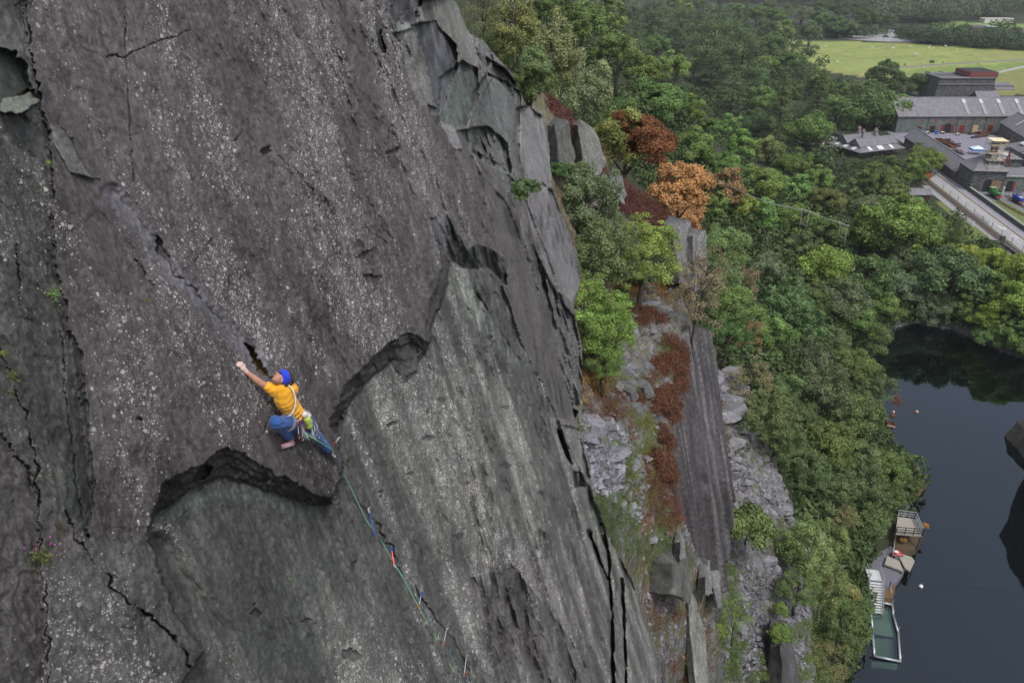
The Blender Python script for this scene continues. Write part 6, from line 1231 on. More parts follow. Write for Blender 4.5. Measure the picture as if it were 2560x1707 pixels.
def rq(name, pts, z0, z1, label, col, amp=.35):
    P = [Vector(W(2040+a/3.43, 1250+b/3.43, .3)) for a, b in pts]; n = len(P); V = [Vector((q.x, q.y, z0)) for q in P]+[Vector((q.x, q.y, z1+random.uniform(-.3, .2))) for q in P]
    return rockmesh(name, V, [tuple(range(n-1, -1, -1)), tuple(range(n, 2*n))]+[(k, (k+1) % n, (k+1) % n+n, k+n) for k in range(n)], stone, amp, 5, label, 'rock', col, .1)
rq('bank_rock', [(660, 480), (640, 330), (700, 250), (860, 280), (905, 360), (860, 430), (800, 470)], -2, 1.3, 'dark brown rock under the railed platform', (.085, .06, .035))
rq('bank_rock', [(560, 860), (560, 740), (640, 660), (730, 600), (740, 640), (690, 720), (650, 800), (640, 870)], -2, 1.0, 'brown mossy rock between the stairs and the deck', (.13, .08, .04))
e_ = W(2588, 1120, 0.5); o = rockmesh('shore_rock', [e_+Vector(q) for q in ((-3.2, -2.5, -2), (4, -3.5, -2), (5, 4, -2), (-2.6, 4.5, -2), (-2.4, -2, 2.0), (4, -3, 3.2), (5, 4, 3.8), (-1.5, 4, 3.0))], [(3, 2, 1, 0), (4, 5, 6, 7), (0, 1, 5, 4), (1, 2, 6, 5), (2, 3, 7, 6), (3, 0, 4, 7)], stone, .6, 6, 'brown rock at the right edge of the photo above the water', 'rock', (.10, .085, .065), .5)
tree('bush', 2312/SCL, 1314/SCL, 9, (.24, .13, .04), 'small orange shrub beside the railed platform', Z=zof(W(2312, 1322, 1.8)), jit=0)
tree('bush', 2258/SCL, 1350/SCL, 8, (.24, .12, .04), 'tiny orange shrub under the railed platform', Z=zof(W(2286, 1350, 1.5))*.995, jit=0)
# ================================================================= THE WORKSHOPS, ROAD AND MEADOW
UX = Vector((.993, -.115, 0)).normalized(); VX = Vector((.115, .993, 0)).normalized()
def Lm(u, v, z=10.0): return UX*u+VX*v+Vector((0, 0, z))
FR = math.atan2(UX.y, UX.x)
t = NT('slate rubble wall'); o = t.obj(); v = t.n('TexVoronoi', {'Vector': t.scale(o, (1, 1, 2.2)), 'Scale': 2.2}); n = t.noise(o, 1.2, 4); s = t.n('SeparateColor', {0: v.outputs['Color']}).outputs[0]
k = t.math('MULTIPLY', t.mr(s, 0, 1, .6, 1.4), t.mr(n, .3, .7, .8, 1.2)); t.base(t.mix(1.0, (.115, .135, .125, 1), t.n('CombineColor', {0: k, 1: k, 2: k}).outputs[0], 'MULTIPLY')); t.set(Roughness=.85); t.bump(v.outputs['Distance'], .5, .05); wall_m = t.m
t = NT('dark slate rubble wall'); o = t.obj(); v = t.n('TexVoronoi', {'Vector': t.scale(o, (1, 1, 1.8)), 'Scale': 1.8}); n = t.noise(o, 1.2, 4); s = t.n('SeparateColor', {0: v.outputs['Color']}).outputs[0]
k = t.math('MULTIPLY', t.mr(s, 0, 1, .5, 1.7), t.mr(n, .3, .7, .7, 1.3)); t.base(t.mix(1.0, (.075, .075, .082, 1), t.n('CombineColor', {0: k, 1: k, 2: k}).outputs[0], 'MULTIPLY')); t.set(Roughness=.85); dwall_m = t.m
t = NT('slate roof'); o = t.obj(); w1 = t.n('TexWave', {'Vector': t.scale(o, (0, 0, 1)), 'Scale': 5.0, 'Distortion': .2, 'Detail': 1}); n = t.noise(t.scale(o, (1, 1, .25)), .8, 5, .65); n2 = t.noise(o, 5, 4, .6)
k = t.math('MULTIPLY', t.math('MULTIPLY', t.mr(n, .3, .7, .72, 1.25), t.mr(n2, .3, .7, .85, 1.15)), t.mr(w1.outputs['Fac'], 0, .3, .85, 1)); t.base(t.mix(1.0, (.195, .185, .21, 1), t.n('CombineColor', {0: k, 1: k, 2: k}).outputs[0], 'MULTIPLY')); t.set(Roughness=.6); roof_m = t.m
red = M_('dark red joinery', (.17, .03, .03), .6, .15, 3); dark = M_('dark opening', (.012, .012, .014), .8); glassm = M_('roof glass', (.50, .52, .56), .25, .1, 3); strip = M_('lead flashing', (.27, .26, .29), .5, .1, 3); grn = M_('dark green gutter', (.03, .05, .045), .5); wht = M_('white paint', (.75, .75, .75), .5); tan = M_('plywood board', (.50, .36, .20), .8, .12, 2)
asph = M_('grey asphalt', (.32, .32, .34), .85, .12, 1.2); yardm = M_('lilac slate yard', (.215, .205, .255), .85, .15, .5); conc = M_('concrete kerb', (.33, .33, .33), .85, .15, 2)
class Bld:
    """a stone building: x runs along the front, y goes back, z up; gable roof with the ridge along x unless hip"""
    def __init__(s, name, label, cat, p, ang, L, D, hw, rise, over=.35, wm=None, hip=0.0, mono=False, ov_end=.2):
        s.e = empty(name, p, ang, label, cat); s.L, s.D, s.hw, s.rise = L, D, hw, rise; mb = MB(); wm = wm or wall_m
        if mono: V = [(0, 0, 0), (L, 0, 0), (L, D, 0), (0, D, 0), (0, 0, hw), (L, 0, hw), (L, D, hw+rise), (0, D, hw+rise)]; F = [(0, 1, 5, 4), (1, 2, 6, 5), (2, 3, 7, 6), (3, 0, 4, 7), (4, 5, 6, 7)]
        elif hip: V = [(0, 0, 0), (L, 0, 0), (L, D, 0), (0, D, 0), (0, 0, hw), (L, 0, hw), (L, D, hw), (0, D, hw)]; F = [(0, 1, 5, 4), (1, 2, 6, 5), (2, 3, 7, 6), (3, 0, 4, 7), (4, 5, 6, 7)]
        else: V = [(0, 0, 0), (L, 0, 0), (L, D, 0), (0, D, 0), (0, 0, hw), (L, 0, hw), (L, D, hw), (0, D, hw), (0, D/2, hw+rise), (L, D/2, hw+rise)]; F = [(0, 1, 5, 4), (1, 2, 6, 9, 5), (2, 3, 7, 6), (3, 0, 4, 8, 7), (4, 5, 9, 8), (8, 9, 6, 7)]
        mb.add(V, F); mb.build('wall', wm, s.e); mb = MB(); o, g = over, ov_end; t = Vector((0, 0, .14)); k = rise/(D if mono else D/2); e0 = hw+.04
        if mono: mb.slabq([(-g, -o, e0-o*k), (L+g, -o, e0-o*k), (L+g, D+.1, e0+rise+.1*k), (-g, D+.1, e0+rise+.1*k)], t)
        elif hip:
            R0, R1 = (hip, D/2, e0+rise), (L-hip, D/2, e0+rise); A, B, C, Dd = (-o, -o, e0-.1), (L+o, -o, e0-.1), (L+o, D+o, e0-.1), (-o, D+o, e0-.1); mb.add([A, B, C, Dd, R0, R1], [(0, 1, 5, 4), (1, 2, 5), (2, 3, 4, 5), (3, 0, 4), (3, 2, 1, 0)])
        else:
            mb.add([(-g, -o, e0-o*k), (L+g, -o, e0-o*k), (L+g, D/2, e0+rise), (-g, D/2, e0+rise), (L+g, D+o, e0-o*k), (-g, D+o, e0-o*k), (-g, -o, e0-o*k-.14), (L+g, -o, e0-o*k-.14), (L+g, D/2, e0+rise-.14), (-g, D/2, e0+rise-.14), (L+g, D+o, e0-o*k-.14), (-g, D+o, e0-o*k-.14)],
                   [(0, 1, 2, 3), (3, 2, 4, 5), (6, 9, 8, 7), (9, 11, 10, 8), (0, 6, 7, 1), (5, 4, 10, 11), (0, 3, 9, 6), (3, 5, 11, 9), (1, 7, 8, 2), (2, 8, 10, 4)])
        s.roof = mb.build('roof', roof_m, s.e); s.k = k; s.e0 = e0
        if not hip and not mono: mb = MB(); mb.bar((-g, D/2, e0+rise+.05), (L+g, D/2, e0+rise+.05), .3, .14); mb.build('ridge', strip, s.roof)
        mb = MB(); mb.bar((-g, -o-.05, e0-o*(0 if hip else k)-.08), (L+g, -o-.05, e0-o*(0 if hip else k)-.08), .14, .14); mb.build('gutter', grn, s.e)
    def front(s, name, x, z, w, h, mat, lab=None, arch=False, frame=None, y=0.0, panes=False):
        mb = MB()
        if arch:
            n = 8; P = [(x-w/2, y-.07, z-h/2), (x+w/2, y-.07, z-h/2)]+[(x+w/2*math.cos(PI*k/n), y-.07, z+h/2-w*.35+w*.35*math.sin(PI*k/n)) for k in range(n+1)]; mb.slabq(P, (0, .12, 0))
        else: mb.box((x, y, z), (w, .14, h))
        o = mb.build(name, mat, s.e)
        if lab: o['label'] = lab
        if frame:
            mb = MB(); a, b = w/2+.08, h/2+.08
            mb.box((x, y-.03, z+b), (2*a+.16, .2, .14)); mb.box((x, y-.03, z-b), (2*a+.16, .26, .14)); mb.box((x-a, y-.03, z), (.12, .2, 2*b-.14)); mb.box((x+a, y-.03, z), (.12, .2, 2*b-.14))
            if panes: mb.box((x, y-.08, z), (.08, .05, h)); mb.box((x, y-.085, z), (w, .05, .08))
            mb.build('frame', frame, o)
        return o
    def side(s, name, y, z, w, h, mat, end=0, frame=None):
        mb = MB(); x = 0 if end == 0 else s.L; mb.box((x, y, z), (.14, w, h)); o = mb.build(name, mat, s.e)
        if frame: mb = MB(); mb.box((x, y, z-h/2-.1), (.22, w+.3, .14)); mb.box((x, y, z+h/2+.1), (.2, w+.3, .14)); mb.build('frame', frame, o)
        return o
    def onroof(s, name, x, f0, f1, w, mat, back=False, lift=.17, t=.06):      # f = 0 eave .. 1 ridge
        D2 = s.D/2; q = []
        for f, x_ in ((f0, x-w/2), (f0, x+w/2), (f1, x+w/2), (f1, x-w/2)):
            y = D2*f if not back else s.D-D2*f; q.append((x_, y, s.e0+s.rise*f+lift))
        mb = MB(); mb.slabq(q, (0, 0, t)); return mb.build(name, mat, s.e)
# ---- the long workshop range
p = Vector((141.5, 297.2, 10)); b = Bld('workshop', 'long two storey slate workshop with one great grey roof and red doors', 'building', p, math.radians(1.0), 82, 15.5, 6.1, 5.2)
for i, x in enumerate((150.7, 155.8, 161.4, 166.7, 172.0, 177.2, 183.4, 188.6)): b.front('window', x-p.x, 4.55, 1.25, 1.35, red, frame=strip, panes=True)
b.front('door', 150.2-p.x, 1.1, 1.3, 2.0, dark, frame=red); b.front('door', 155.1-p.x, 1.25, 1.7, 2.3, dark, frame=red)
b.front('doorway', 160.6-p.x, 1.7, 2.6, 3.4, dark, 'large dark arched doorway', True); b.front('door_leaf', 158.7-p.x, 1.45, 1.1, 2.9, red); b.front('door_leaf', 162.6-p.x, 1.45, 1.1, 2.9, red)
b.front('door', 166.0-p.x, 1.45, 2.3, 2.9, red, frame=strip); b.front('shutter', 171.0-p.x, 1.4, 2.0, 2.6, tan, 'pale plywood board'); b.front('door', 176.5-p.x, 1.5, 2.6, 3.0, red, frame=strip); b.front('wicket_door', 176.6-p.x, 1.1, .7, 1.9, dark, y=-.06)
for x in (153.0, 163.9, 169.6, 174.4): mb = MB(); mb.tube([(x-p.x, -.12, 0), (x-p.x, -.12, 6)], .07, 6); mb.build('downpipe', grn, b.e)
for x in (167.6, 174.0, 180.6, 187.4, 194):
    b.onroof('roof_strip', x-p.x, .03, .62, 1.25, strip); o = b.onroof('skylight', x-p.x, .64, .86, 1.25, glassm, lift=.2)
    mb = MB(); x_ = x-p.x
    for q in (-.4, 0, .4): mb.bar((x_+q, b.D/2*.64, b.e0+b.rise*.64+.28), (x_+q, b.D/2*.86, b.e0+b.rise*.86+.28), .05)
    mb.build('glazing_bar', wht, o)
# ---- the winding tower / tank house behind
e = empty('tank_house', (176, 343, 10), 0, 'tall dark slate tank house with a red tank on its roof', 'building'); mb = MB(); mb.add([(0, 0, 0), (25.5, 0, 0), (25.5, 14, 0), (0, 14, 0), (1.6, .8, 12.2), (24.6, .8, 12.2), (24.6, 13, 12.2), (1.6, 13, 12.2)], [(0, 1, 5, 4), (1, 2, 6, 5), (2, 3, 7, 6), (3, 0, 4, 7), (4, 5, 6, 7)]); mb.build('wall', dwall_m, e)
mb = MB()
for a, c in (((1.4, .6), (24.8, .6)), ((24.8, .6), (24.8, 13.2)), ((24.8, 13.2), (1.4, 13.2)), ((1.4, 13.2), (1.4, .6))): mb.bar((*a, 12.5), (*c, 12.5), .5, .6)
mb.build('parapet', strip, e); mb = MB(); mb.bar((1.2, .3, 9.9), (24.9, .5, 9.9), .3, .25); mb.build('string_course', strip, e)
mb = MB(); mb.box((19.2, 6.5, 13.7), (11.5, 12.5, 2.0)); mb.build('water_tank', M_('faded red tank', (.19, .055, .05), .6, .12, .7), e); mb = MB(); mb.box((19.2, 6.5, 14.72), (11.0, 12.0, .06))
for k in range(7): mb.bar((14.2+k*1.6, .6, 14.8), (14.2+k*1.6, 12.4, 14.8), .12)
mb.build('tank_lid', M_('dark tank lid', (.05, .045, .045), .8), e)
b = Bld('engine_shed', 'low gabled shed leaning on the tank house wall', 'building', Vector((190, 334, 10)), .0, 9, 7, 5.5, 2.6, wm=dwall_m); b = Bld('porch', 'little porch with a pale blue roof before the tank house', 'porch', Vector((188, 330, 10)), .0, 4.2, 3, 5.2, .9, wm=grn); b.roof.data.materials.clear(); b.roof.data.materials.append(M_('pale blue roofing', (.40, .58, .62), .5))
mb = MB(); mb.slabq([(0, 0, 0), (9, 0, 0), (9, 6, 2.4), (0, 6, 2.4)], (0, 0, .3)); mb.box((4.5, 4, 1), (9, 4, 2)); o = mb.build('shed', roof_m); o.location = W(2490, 226, 10); tag(o, 'small grey roofed shed alone in the rough grass', 'shed')
# ---- right hand wing and hipped smithy
a = math.atan2(-.98, -.2); p = Vector((178.6, 294.6, 10)); b = Bld('wing', 'gabled wing running forward from the workshop on the right', 'building', p, a, 46, 9.5, 4.4, 3.6, ov_end=.4)
b.e.location = Vector((178.4, 295.2, 10)); b.e.scale = (1, 1, 1)
for x, w, m in ((3.5, 1.2, red), (7, 1.6, red), (11.5, 2.0, red), (15.5, 1.3, red), (20.5, 2.4, red), (26, 1.5, dark), (31, 1.4, red)): b.front('door', x, 1.4, w, 2.7, m, frame=strip)
b.onroof('skylight', 11, .25, .8, 1.0, glassm); b.onroof('skylight', 24, .25, .8, 1.0, glassm)
b = Bld('smithy', 'hip roofed stone building at the right edge with a white skylight', 'building', Lm(131.6, 281, 10), FR-math.radians(90), 16, 15, 3.6, 3.2, hip=6)
for x, w, m, n in ((4, 1.2, dark, 'window'), (8, 1.4, dark, 'window'), (12, 1.6, red, 'door')): b.front(n, x, 1.6, w, 2.0, m, frame=strip)
mb = MB(); mb.slabq([(4.5, 2.0, 5.02), (7.5, 2.0, 5.02), (7.5, 4.8, 6.2), (4.5, 4.8, 6.2)], (0, 0, .1)); mb.build('skylight', glassm, b.e)
b = Bld('store', 'small dark stone store with a low roof behind the scaffolded tower', 'building', Lm(119.5, 261, 10), FR, 9, 7, 3.4, 1.6, wm=dwall_m, hip=3); b.front('door', 3, 1.2, 1.2, 2.2, dark); mb = MB(); mb.slabq([(3, 1.0, 4.2), (5, 1.0, 4.2), (5, 2.4, 4.75), (3, 2.4, 4.75)], (0, 0, .12)); mb.build('skylight', glassm, b.e)
# ---- the range along the road, the gate block and the clock tower in scaffolding
b = Bld('road_range', 'long single storey range with slate roof beside the road', 'building', Lm(103.4, 292, 10), FR-math.radians(90), 47, 6.2, 3.2, 2.6, wm=dwall_m)
for x in (20, 30, 38, 43): b.front('door', x, 1.2, 1.3, 2.2, M_('brown door', (.10, .06, .04), .7))
b = Bld('gate_house', 'tall square gate house with pyramid slate roof at the corner of the yard', 'building', Lm(103.8, 235.2, 10), FR, 9.0, 10, 6.0, 3.6, hip=4.45, wm=dwall_m, over=.5); b.front('arch', 4.7, 1.9, 2.4, 3.6, dark, 'dark archway under the scaffold', True)
mb = MB(); mb.box((6.6, -.25, 1.6), (2.6, .6, 3.2)); mb.build('buttress', M_('brown boarding', (.22, .13, .08), .8), b.e)
b = Bld('front_range', 'stone front range with arched red doors right of the gate house', 'building', Lm(112.9, 236.2, 10), FR, 30, 8, 4.4, .35, mono=True, over=.1)
b.front('doorway', 1.9, 1.6, 1.7, 3.2, dark, 'dark round headed doorway', True); b.front('door_leaf', 3.0, 1.5, .6, 2.9, red, y=-.06); b.front('window', 6.9, 1.7, 1.4, 2.2, M_('grey glass', (.09, .10, .11), .3), arch=True); b.front('window', 11.5, 1.7, 1.4, 2.2, M_('grey glass', (.09, .10, .11), .3), arch=True); b.front('doorway', 16, 1.7, 1.9, 3.2, dark, arch=True)
mb = MB(); mb.box((15, -.1, 4.5), (30.3, .5, .3)); mb.build('coping', conc, b.e)
ct = Lm(109.6, 239.5, 10); e = empty('clock_tower', ct, FR, 'slim clock tower of dark timber and slate wrapped in scaffolding', 'tower'); mb = MB(); mb.box((0, 0, 5.2), (2.0, 2.0, 10.4)); mb.build('shaft', dwall_m, e); mb = MB(); mb.box((0, 0, 11.6), (1.5, 1.5, 2.4)); mb.build('belfry', M_('brown boarding', (.22, .13, .08), .8), e); mb = MB(); mb.add([(-1, -1, 12.8), (1, -1, 12.8), (1, 1, 12.8), (-1, 1, 12.8), (0, 0, 14)], [(0, 1, 4), (1, 2, 4), (2, 3, 4), (3, 0, 4), (3, 2, 1, 0)]); mb.build('cap', roof_m, e)
mb = MB(); mb.tube([(0, -1.05, 9.4), (0, -1.12, 9.4)], .7, 20); mb.build('clock_face', wht, e)
sc_ = empty('scaffold', Lm(109.3, 236.2, 10), FR, 'pale scaffolding of poles and boards standing before the gate arch', 'scaffolding'); pole = M_('scaffold tube', (.55, .50, .42), .5, .1, 5, .4); brd = M_('scaffold board', (.58, .50, .34), .8, .2, 4)
for z, w in ((2.6, 2.2), (4.4, 2.3), (6.3, 2.6), (8.6, 3.0), (10.4, 2.8), (12.6, 2.6)):
    y0 = -.9 if z < 8 else .2; y1 = 1.2 if z < 8 else 4.6
    mb = MB(); mb.box((.1, (y0+y1)/2 if z > 8 else -.5, z), (w*1.5, .9 if z < 8 else y1-y0, .07)); mb.build('platform', brd, sc_)
    mb = MB()
    for h in (.5, 1.0): mb.tube([(-w*.8, y0, z+h), (w*.8, y0, z+h)], .035, 5); mb.tube([(-w*.8, y0, z+h), (-w*.8, y1, z+h)], .035, 5); mb.tube([(w*.8, y0, z+h), (w*.8, y1, z+h)], .035, 5)
    mb.box((0, y0, z+.15), (w*1.5, .05, .22)); mb.build('guard_rail', pole, sc_)
for x in (-1.9, -.7, .7, 1.9):
    for y in (-.95, 1.2, 4.6):
        z0 = 0 if y < 0 else 7; mb = MB(); mb.tube([(x, y, z0), (x, y, 13.6)], .04, 6); mb.build('pole', pole, sc_)
mb = MB()
for z in (0, 2.6, 5.2, 7.8, 10.4): mb.tube([(-1.9, -1, z), (1.9, -1, z+2.6)], .035, 5)
mb.build('brace', pole, sc_); mb = MB(); mb.box((.1, 2.2, 14.1), (4.2, 4.6, .08)); mb.build('top_boards', M_('new scaffold board', (.72, .62, .42), .8, .12, 4), sc_)
# ---- verandah house among the trees
va = math.radians(21.4); p = Vector((112.6, 257.4, 10)); e = empty('verandah_house', p, va, 'low stone house with twin slate roofs and glass panelled verandah', 'house')
L_, D_ = 19.5, 15.5; i_ = 2.6; mb = MB(); mb.box((L_/2, D_/2, 1.7), (L_-2*i_, D_-2*i_, 3.4)); mb.build('wall', wall_m, e)
mb = MB(); O_ = [(0, 0, 2.25), (L_, 0, 2.25), (L_, D_, 2.25), (0, D_, 2.25)]; I_ = [(i_, i_, 3.5), (L_-i_, i_, 3.5), (L_-i_, D_-i_, 3.5), (i_, D_-i_, 3.5)]; V = [Vector(q) for q in O_+I_]; V2 = [q-Vector((0, 0, .12)) for q in V]; mb.add(V+V2, [(0, 1, 5, 4), (1, 2, 6, 5), (2, 3, 7, 6), (3, 0, 4, 7)]+[(12-0+0, 13, 9, 8), (13, 14, 10, 9), (14, 15, 11, 10), (15, 12, 8, 11)]+[(i, i+8, (i+1) % 4+8, (i+1) % 4) for i in range(4)]); mb.build('verandah_roof', roof_m, e)
for y0, x0, x1 in ((i_-.3, 2.2, L_-2.0), (i_+5.1, 2.0, L_-4.0)):
    w = 5.3; mb = MB(); a = .35; z0 = 3.45; zr = 5.6; mb.add([(x0-a, y0-a*.6, z0), (x1+a, y0-a*.6, z0), (x1+a, y0+w/2, zr), (x0-a, y0+w/2, zr), (x1+a, y0+w+.2, z0), (x0-a, y0+w+.2, z0)], [(0, 1, 2, 3), (3, 2, 4, 5), (0, 3, 5), (1, 4, 2), (0, 5, 4, 1)]); rf = mb.build('roof', roof_m, e)
    for xx in (x0-a-.06, x1+a+.06):
        mb = MB(); mb.bar((xx, y0-a*.6, z0+.05), (xx, y0+w/2, zr+.12), .1, .22); mb.bar((xx, y0+w/2, zr+.12), (xx, y0+w+.2, z0+.05), .1, .22); mb.bar((xx, y0+w/2, zr), (xx, y0+w/2, zr+.9), .1); mb.build('bargeboard', M_('grey green paint', (.30, .36, .32), .6), rf)
    mb = MB(); mb.bar((x0, y0+w/2, zr+.04), (x1, y0+w/2, zr+.04), .22, .12); mb.build('ridge', strip, rf)
for x, y, h in ((7.6, 7.7, 7.0), (8.4, 10.6, 7.4), (14.2, 9.0, 6.7)):
    mb = MB(); mb.box((x, y, (h+3)/2), (.7, .9, h-3)); mb.box((x, y, h+.08), (.95, 1.15, .16)); ch = mb.build('chimney', strip, e); 
    for q in (-.25, .25): mb = MB(); mb.tube([(x, y+q, h+.15), (x, y+q, h+.75)], [.13, .11], 8); mb.build('chimney_pot', M_('buff clay pot', (.55, .36, .18), .8), ch, True)
def vsk(side, f, w, a0=.18, a1=.85):
    mb = MB(); lz = lambda q: 2.25+(3.5-2.25)*q
    if side == 's': P = [(f-w/2, i_*a0, lz(a0)), (f+w/2, i_*a0, lz(a0)), (f+w/2, i_*a1, lz(a1)), (f-w/2, i_*a1, lz(a1))]
    else: P = [(i_*a0, f-w/2, lz(a0)), (i_*a1, f-w/2, lz(a1)), (i_*a1, f+w/2, lz(a1)), (i_*a0, f+w/2, lz(a0))]
    mb.slabq([Vector(q)+Vector((0, 0, .03)) for q in P], (0, 0, .05)); mb.build('skylight', M_('white roof glass', (.66, .68, .70), .3, .12, 2), e)
for s, f, w in (('s', 5.2, 1.3), ('s', 9.6, 2.2), ('s', 14.2, 1.2), ('w', 4.0, 1.5), ('w', 7.8, 1.5), ('w', 11.6, 1.5)): vsk(s, f, w)
for k in range(6): mb = MB(); mb.bar((.3+k*(L_-.6)/5, .25, 0), (.3+k*(L_-.6)/5, .25, 2.2), .12); mb.build('verandah_post', red, e)
for k in range(1, 5): mb = MB(); mb.bar((.25, .3+k*(D_-.6)/5, 0), (.25, .3+k*(D_-.6)/5, 2.2), .12); mb.build('verandah_post', red, e)
for x in (5, 9, 13): mb = MB(); mb.box((x, i_-.02, 1.5), (1.2, .12, 1.4)); mb.build('window', M_('grey glass', (.09, .10, .11), .3), e)
# ---- ticket hut by the railway
e = empty('kiosk', W(2268, 508, 10), FR+.1, 'small slate hut with red doors and a white notice by the railway', 'hut'); mb = MB(); mb.box((3.2, 2, 1.2), (5.6, 3.6, 2.4)); mb.build('wall', dwall_m, e); mb = MB(); mb.slabq([(0, -.6, 2.35), (6.2, -.6, 2.35), (6.4, 2.1, 3.5), (.2, 2.1, 3.5)], (0, 0, .12)); mb.slabq([(.2, 2.13, 3.5), (6.4, 2.13, 3.5), (6.4, 4.3, 2.5), (.2, 4.3, 2.5)], (0, 0, .12)); mb.build('roof', roof_m, e)
for x, w, m, n in ((1.2, .9, dark, 'opening'), (5.2, .9, red, 'door')): mb = MB(); mb.box((x, .15, 1.05), (w, .12, 2.0)); mb.build(n, m, e)
mb = MB(); mb.box((3.2, .08, .9), (2.0, .12, 1.0)); o = mb.build('notice_board', wht, e); mb = MB(); mb.box((3.1, .0, .9), (.5, .04, .6)); mb.build('poster', M_('yellow green print', (.55, .60, .05), .6), o)
# ---- ground surfaces
def strip_(name, u0, u1, v0, v1, z, mat, th=.06, kind='structure'):
    mb = MB(); mb.slabq([Lm(u0, v0, z), Lm(u1, v0, z), Lm(u1, v1, z), Lm(u0, v1, z)], (0, 0, -th-.5)); return tag(mb.build(name, mat, fix=True), kind=kind)
strip_('road', 97.2, 101.0, 150, 268, 10.06, asph); strip_('pavement', 101.0, 103.6, 150, 262, 10.18, M_('pale pavement', (.27, .26, .30), .85, .12, 1)); strip_('kerb', 100.93, 101.06, 150, 262, 10.20, M_('brown kerb', (.20, .13, .09), .8))
strip_('track_bed', 94.3, 96.6, 150, 268, 10.05, M_('railway ballast', (.15, .13, .13), .9, .4, 9)); strip_('gravel_margin', 96.6, 97.2, 150, 262, 10.10, M_('green gravel', (.16, .18, .13), .9, .2, 5)); strip_('cess', 92.6, 94.3, 150, 240, 10.03, M_('grey path', (.27, .27, .28), .9, .15, 2))
strip_('lawn', 90.6, 92.6, 205, 224, 10.02, M_('mown grass', (.12, .15, .035), .9, .15, 1)); strip_('lawn', 89.5, 93.4, 180, 204, 10.04, M_('mown grass', (.12, .15, .035), .9, .15, 1))
strip_('road_marking', 100.62, 100.74, 150, 258, 10.075, M_('yellow line', (.62, .48, .20), .7), .0); strip_('road_marking', 97.35, 97.45, 150, 258, 10.075, M_('yellow line', (.62, .48, .20), .7), .0)
for k in range(9): strip_('road_marking', 99.0, 99.1, 158+k*11, 162+k*11, 10.075, wht, 0)
for (u, v_, du, dv) in ((99.4, 203, .25, 2.0), (100.0, 202, .25, 1.6), (99.7, 201.6, .9, .2), (99.4, 196.5, .7, .22), (99.9, 195.5, .22, 1.6), (99.7, 187, .2, 3.0), (100.1, 186.5, .6, .2)): strip_('road_marking', u-du/2, u+du/2, v_-dv/2, v_+dv/2, 10.08, wht, 0)
mb = MB(); mb.slabq([Vector(q) for q in (Lm(104.5, 236, 10.03), Lm(150, 240, 10.03), Lm(150, 310, 10.03), Lm(104, 316, 10.03))], (0, 0, -.5)); tag(mb.build('yard', yardm), kind='structure')
mb = MB(); mb.slabq([Lm(103.9, 165, 10.03), Lm(150, 165, 10.03), Lm(150, 236.2, 10.03), Lm(103.9, 236.2, 10.03)], (0, 0, -.5)); tag(mb.build('yard', M_('grey tarmac yard', (.17, .17, .185), .85, .2, .4)), kind='structure')
mb = MB(); mb.slabq([Lm(105.5, 205, 10.05), Lm(110.5, 205, 10.05), Lm(110.5, 224, 10.05), Lm(106, 228, 10.05)], (0, 0, -.2)); tag(mb.build('grass_verge', M_('thin yard grass', (.13, .16, .05), .9, .4, 1)), kind='structure')
def rails(name, path, lab):
    e = empty(name, path[0], 0, lab, 'railway track'); o0 = path[0]
    for s in (-.4, .4):
        mb = MB(); P = []
        for i, q in enumerate(path):
            t_ = (path[min(i+1, len(path)-1)]-path[max(i-1, 0)]).normalized(); P.append(q-o0+Vector((-t_.y, t_.x, 0))*s+Vector((0, 0, .14)))
        for a, c in zip(P, P[1:]): mb.bar(a, c, .08, .12)
        mb.build('rail', rust, e)
    mb = MB()
    for i in range(len(path)-1):
        L = (path[i+1]-path[i]).length; t_ = (path[i+1]-path[i]).normalized(); n = Vector((-t_.y, t_.x, 0)); m = max(1, int(L/1.4))
        for k in range(m): c = path[i].lerp(path[i+1], (k+.5)/m)-o0+Vector((0, 0, .04)); mb.bar(c-n*.75, c+n*.75, .24, .1)
    o = mb.build('sleepers', dkw, e); o['kind'] = 'stuff'
rails('railway', [Lm(95.5, 150+k*6, 10.06) for k in range(20)], 'narrow gauge railway line on the left of the road')
rails('railway', [Lm(108.2-.0*k, 233-k*5+0, 10.06) for k in range(3)]+[Lm(108.6+k*.9, 218-k*5, 10.06) for k in range(1, 7)], 'siding with the green engine in front of the gate house')
rails('railway', [Lm(112.6, 232, 10.06), Lm(112.2, 226, 10.06), Lm(112.8, 219, 10.06), Lm(114.6, 212, 10.06), Lm(117.5, 205, 10.06), Lm(121, 199, 10.06)], 'curved siding under the blue engine')
# retaining wall and fences
mb = MB(); mb.slabq([Lm(103.62, 235, 10), Lm(104.2, 235, 10), Lm(104.2, 160, 10), Lm(103.62, 160, 10)], (0, 0, 1.25)); e = mb.build('boundary_wall', dwall_m); tag(e, 'long low stone wall with pale coping between road and yard', 'wall'); mb = MB(); mb.slabq([Lm(103.55, 235, 11.25), Lm(104.3, 235, 11.25), Lm(104.3, 160, 11.25), Lm(103.55, 160, 11.25)], (0, 0, .14)); mb.build('coping', M_('green grey coping', (.24, .27, .24), .8), e)
e = empty('wire_fence', Lm(97.0, 236, 10), 0, 'thin post and wire fence between railway and road', 'fence'); o0 = e.location
for k in range(15):
    q = Lm(97.0, 236-k*5.6, 10)-o0; mb = MB(); mb.bar(q, q+Vector((0, 0, 1.4)), .10); mb.build('post', M_('grey post', (.14, .14, .14), .7), e)
mb = MB(); a = Lm(97.0, 236, 10)-o0; c = Lm(97.0, 157, 10)-o0
for z in (.5, .9, 1.3): mb.tube([a+Vector((0, 0, z)), c+Vector((0, 0, z))], .02, 4)
tag(mb.build('wire', gm, e), kind='stuff')
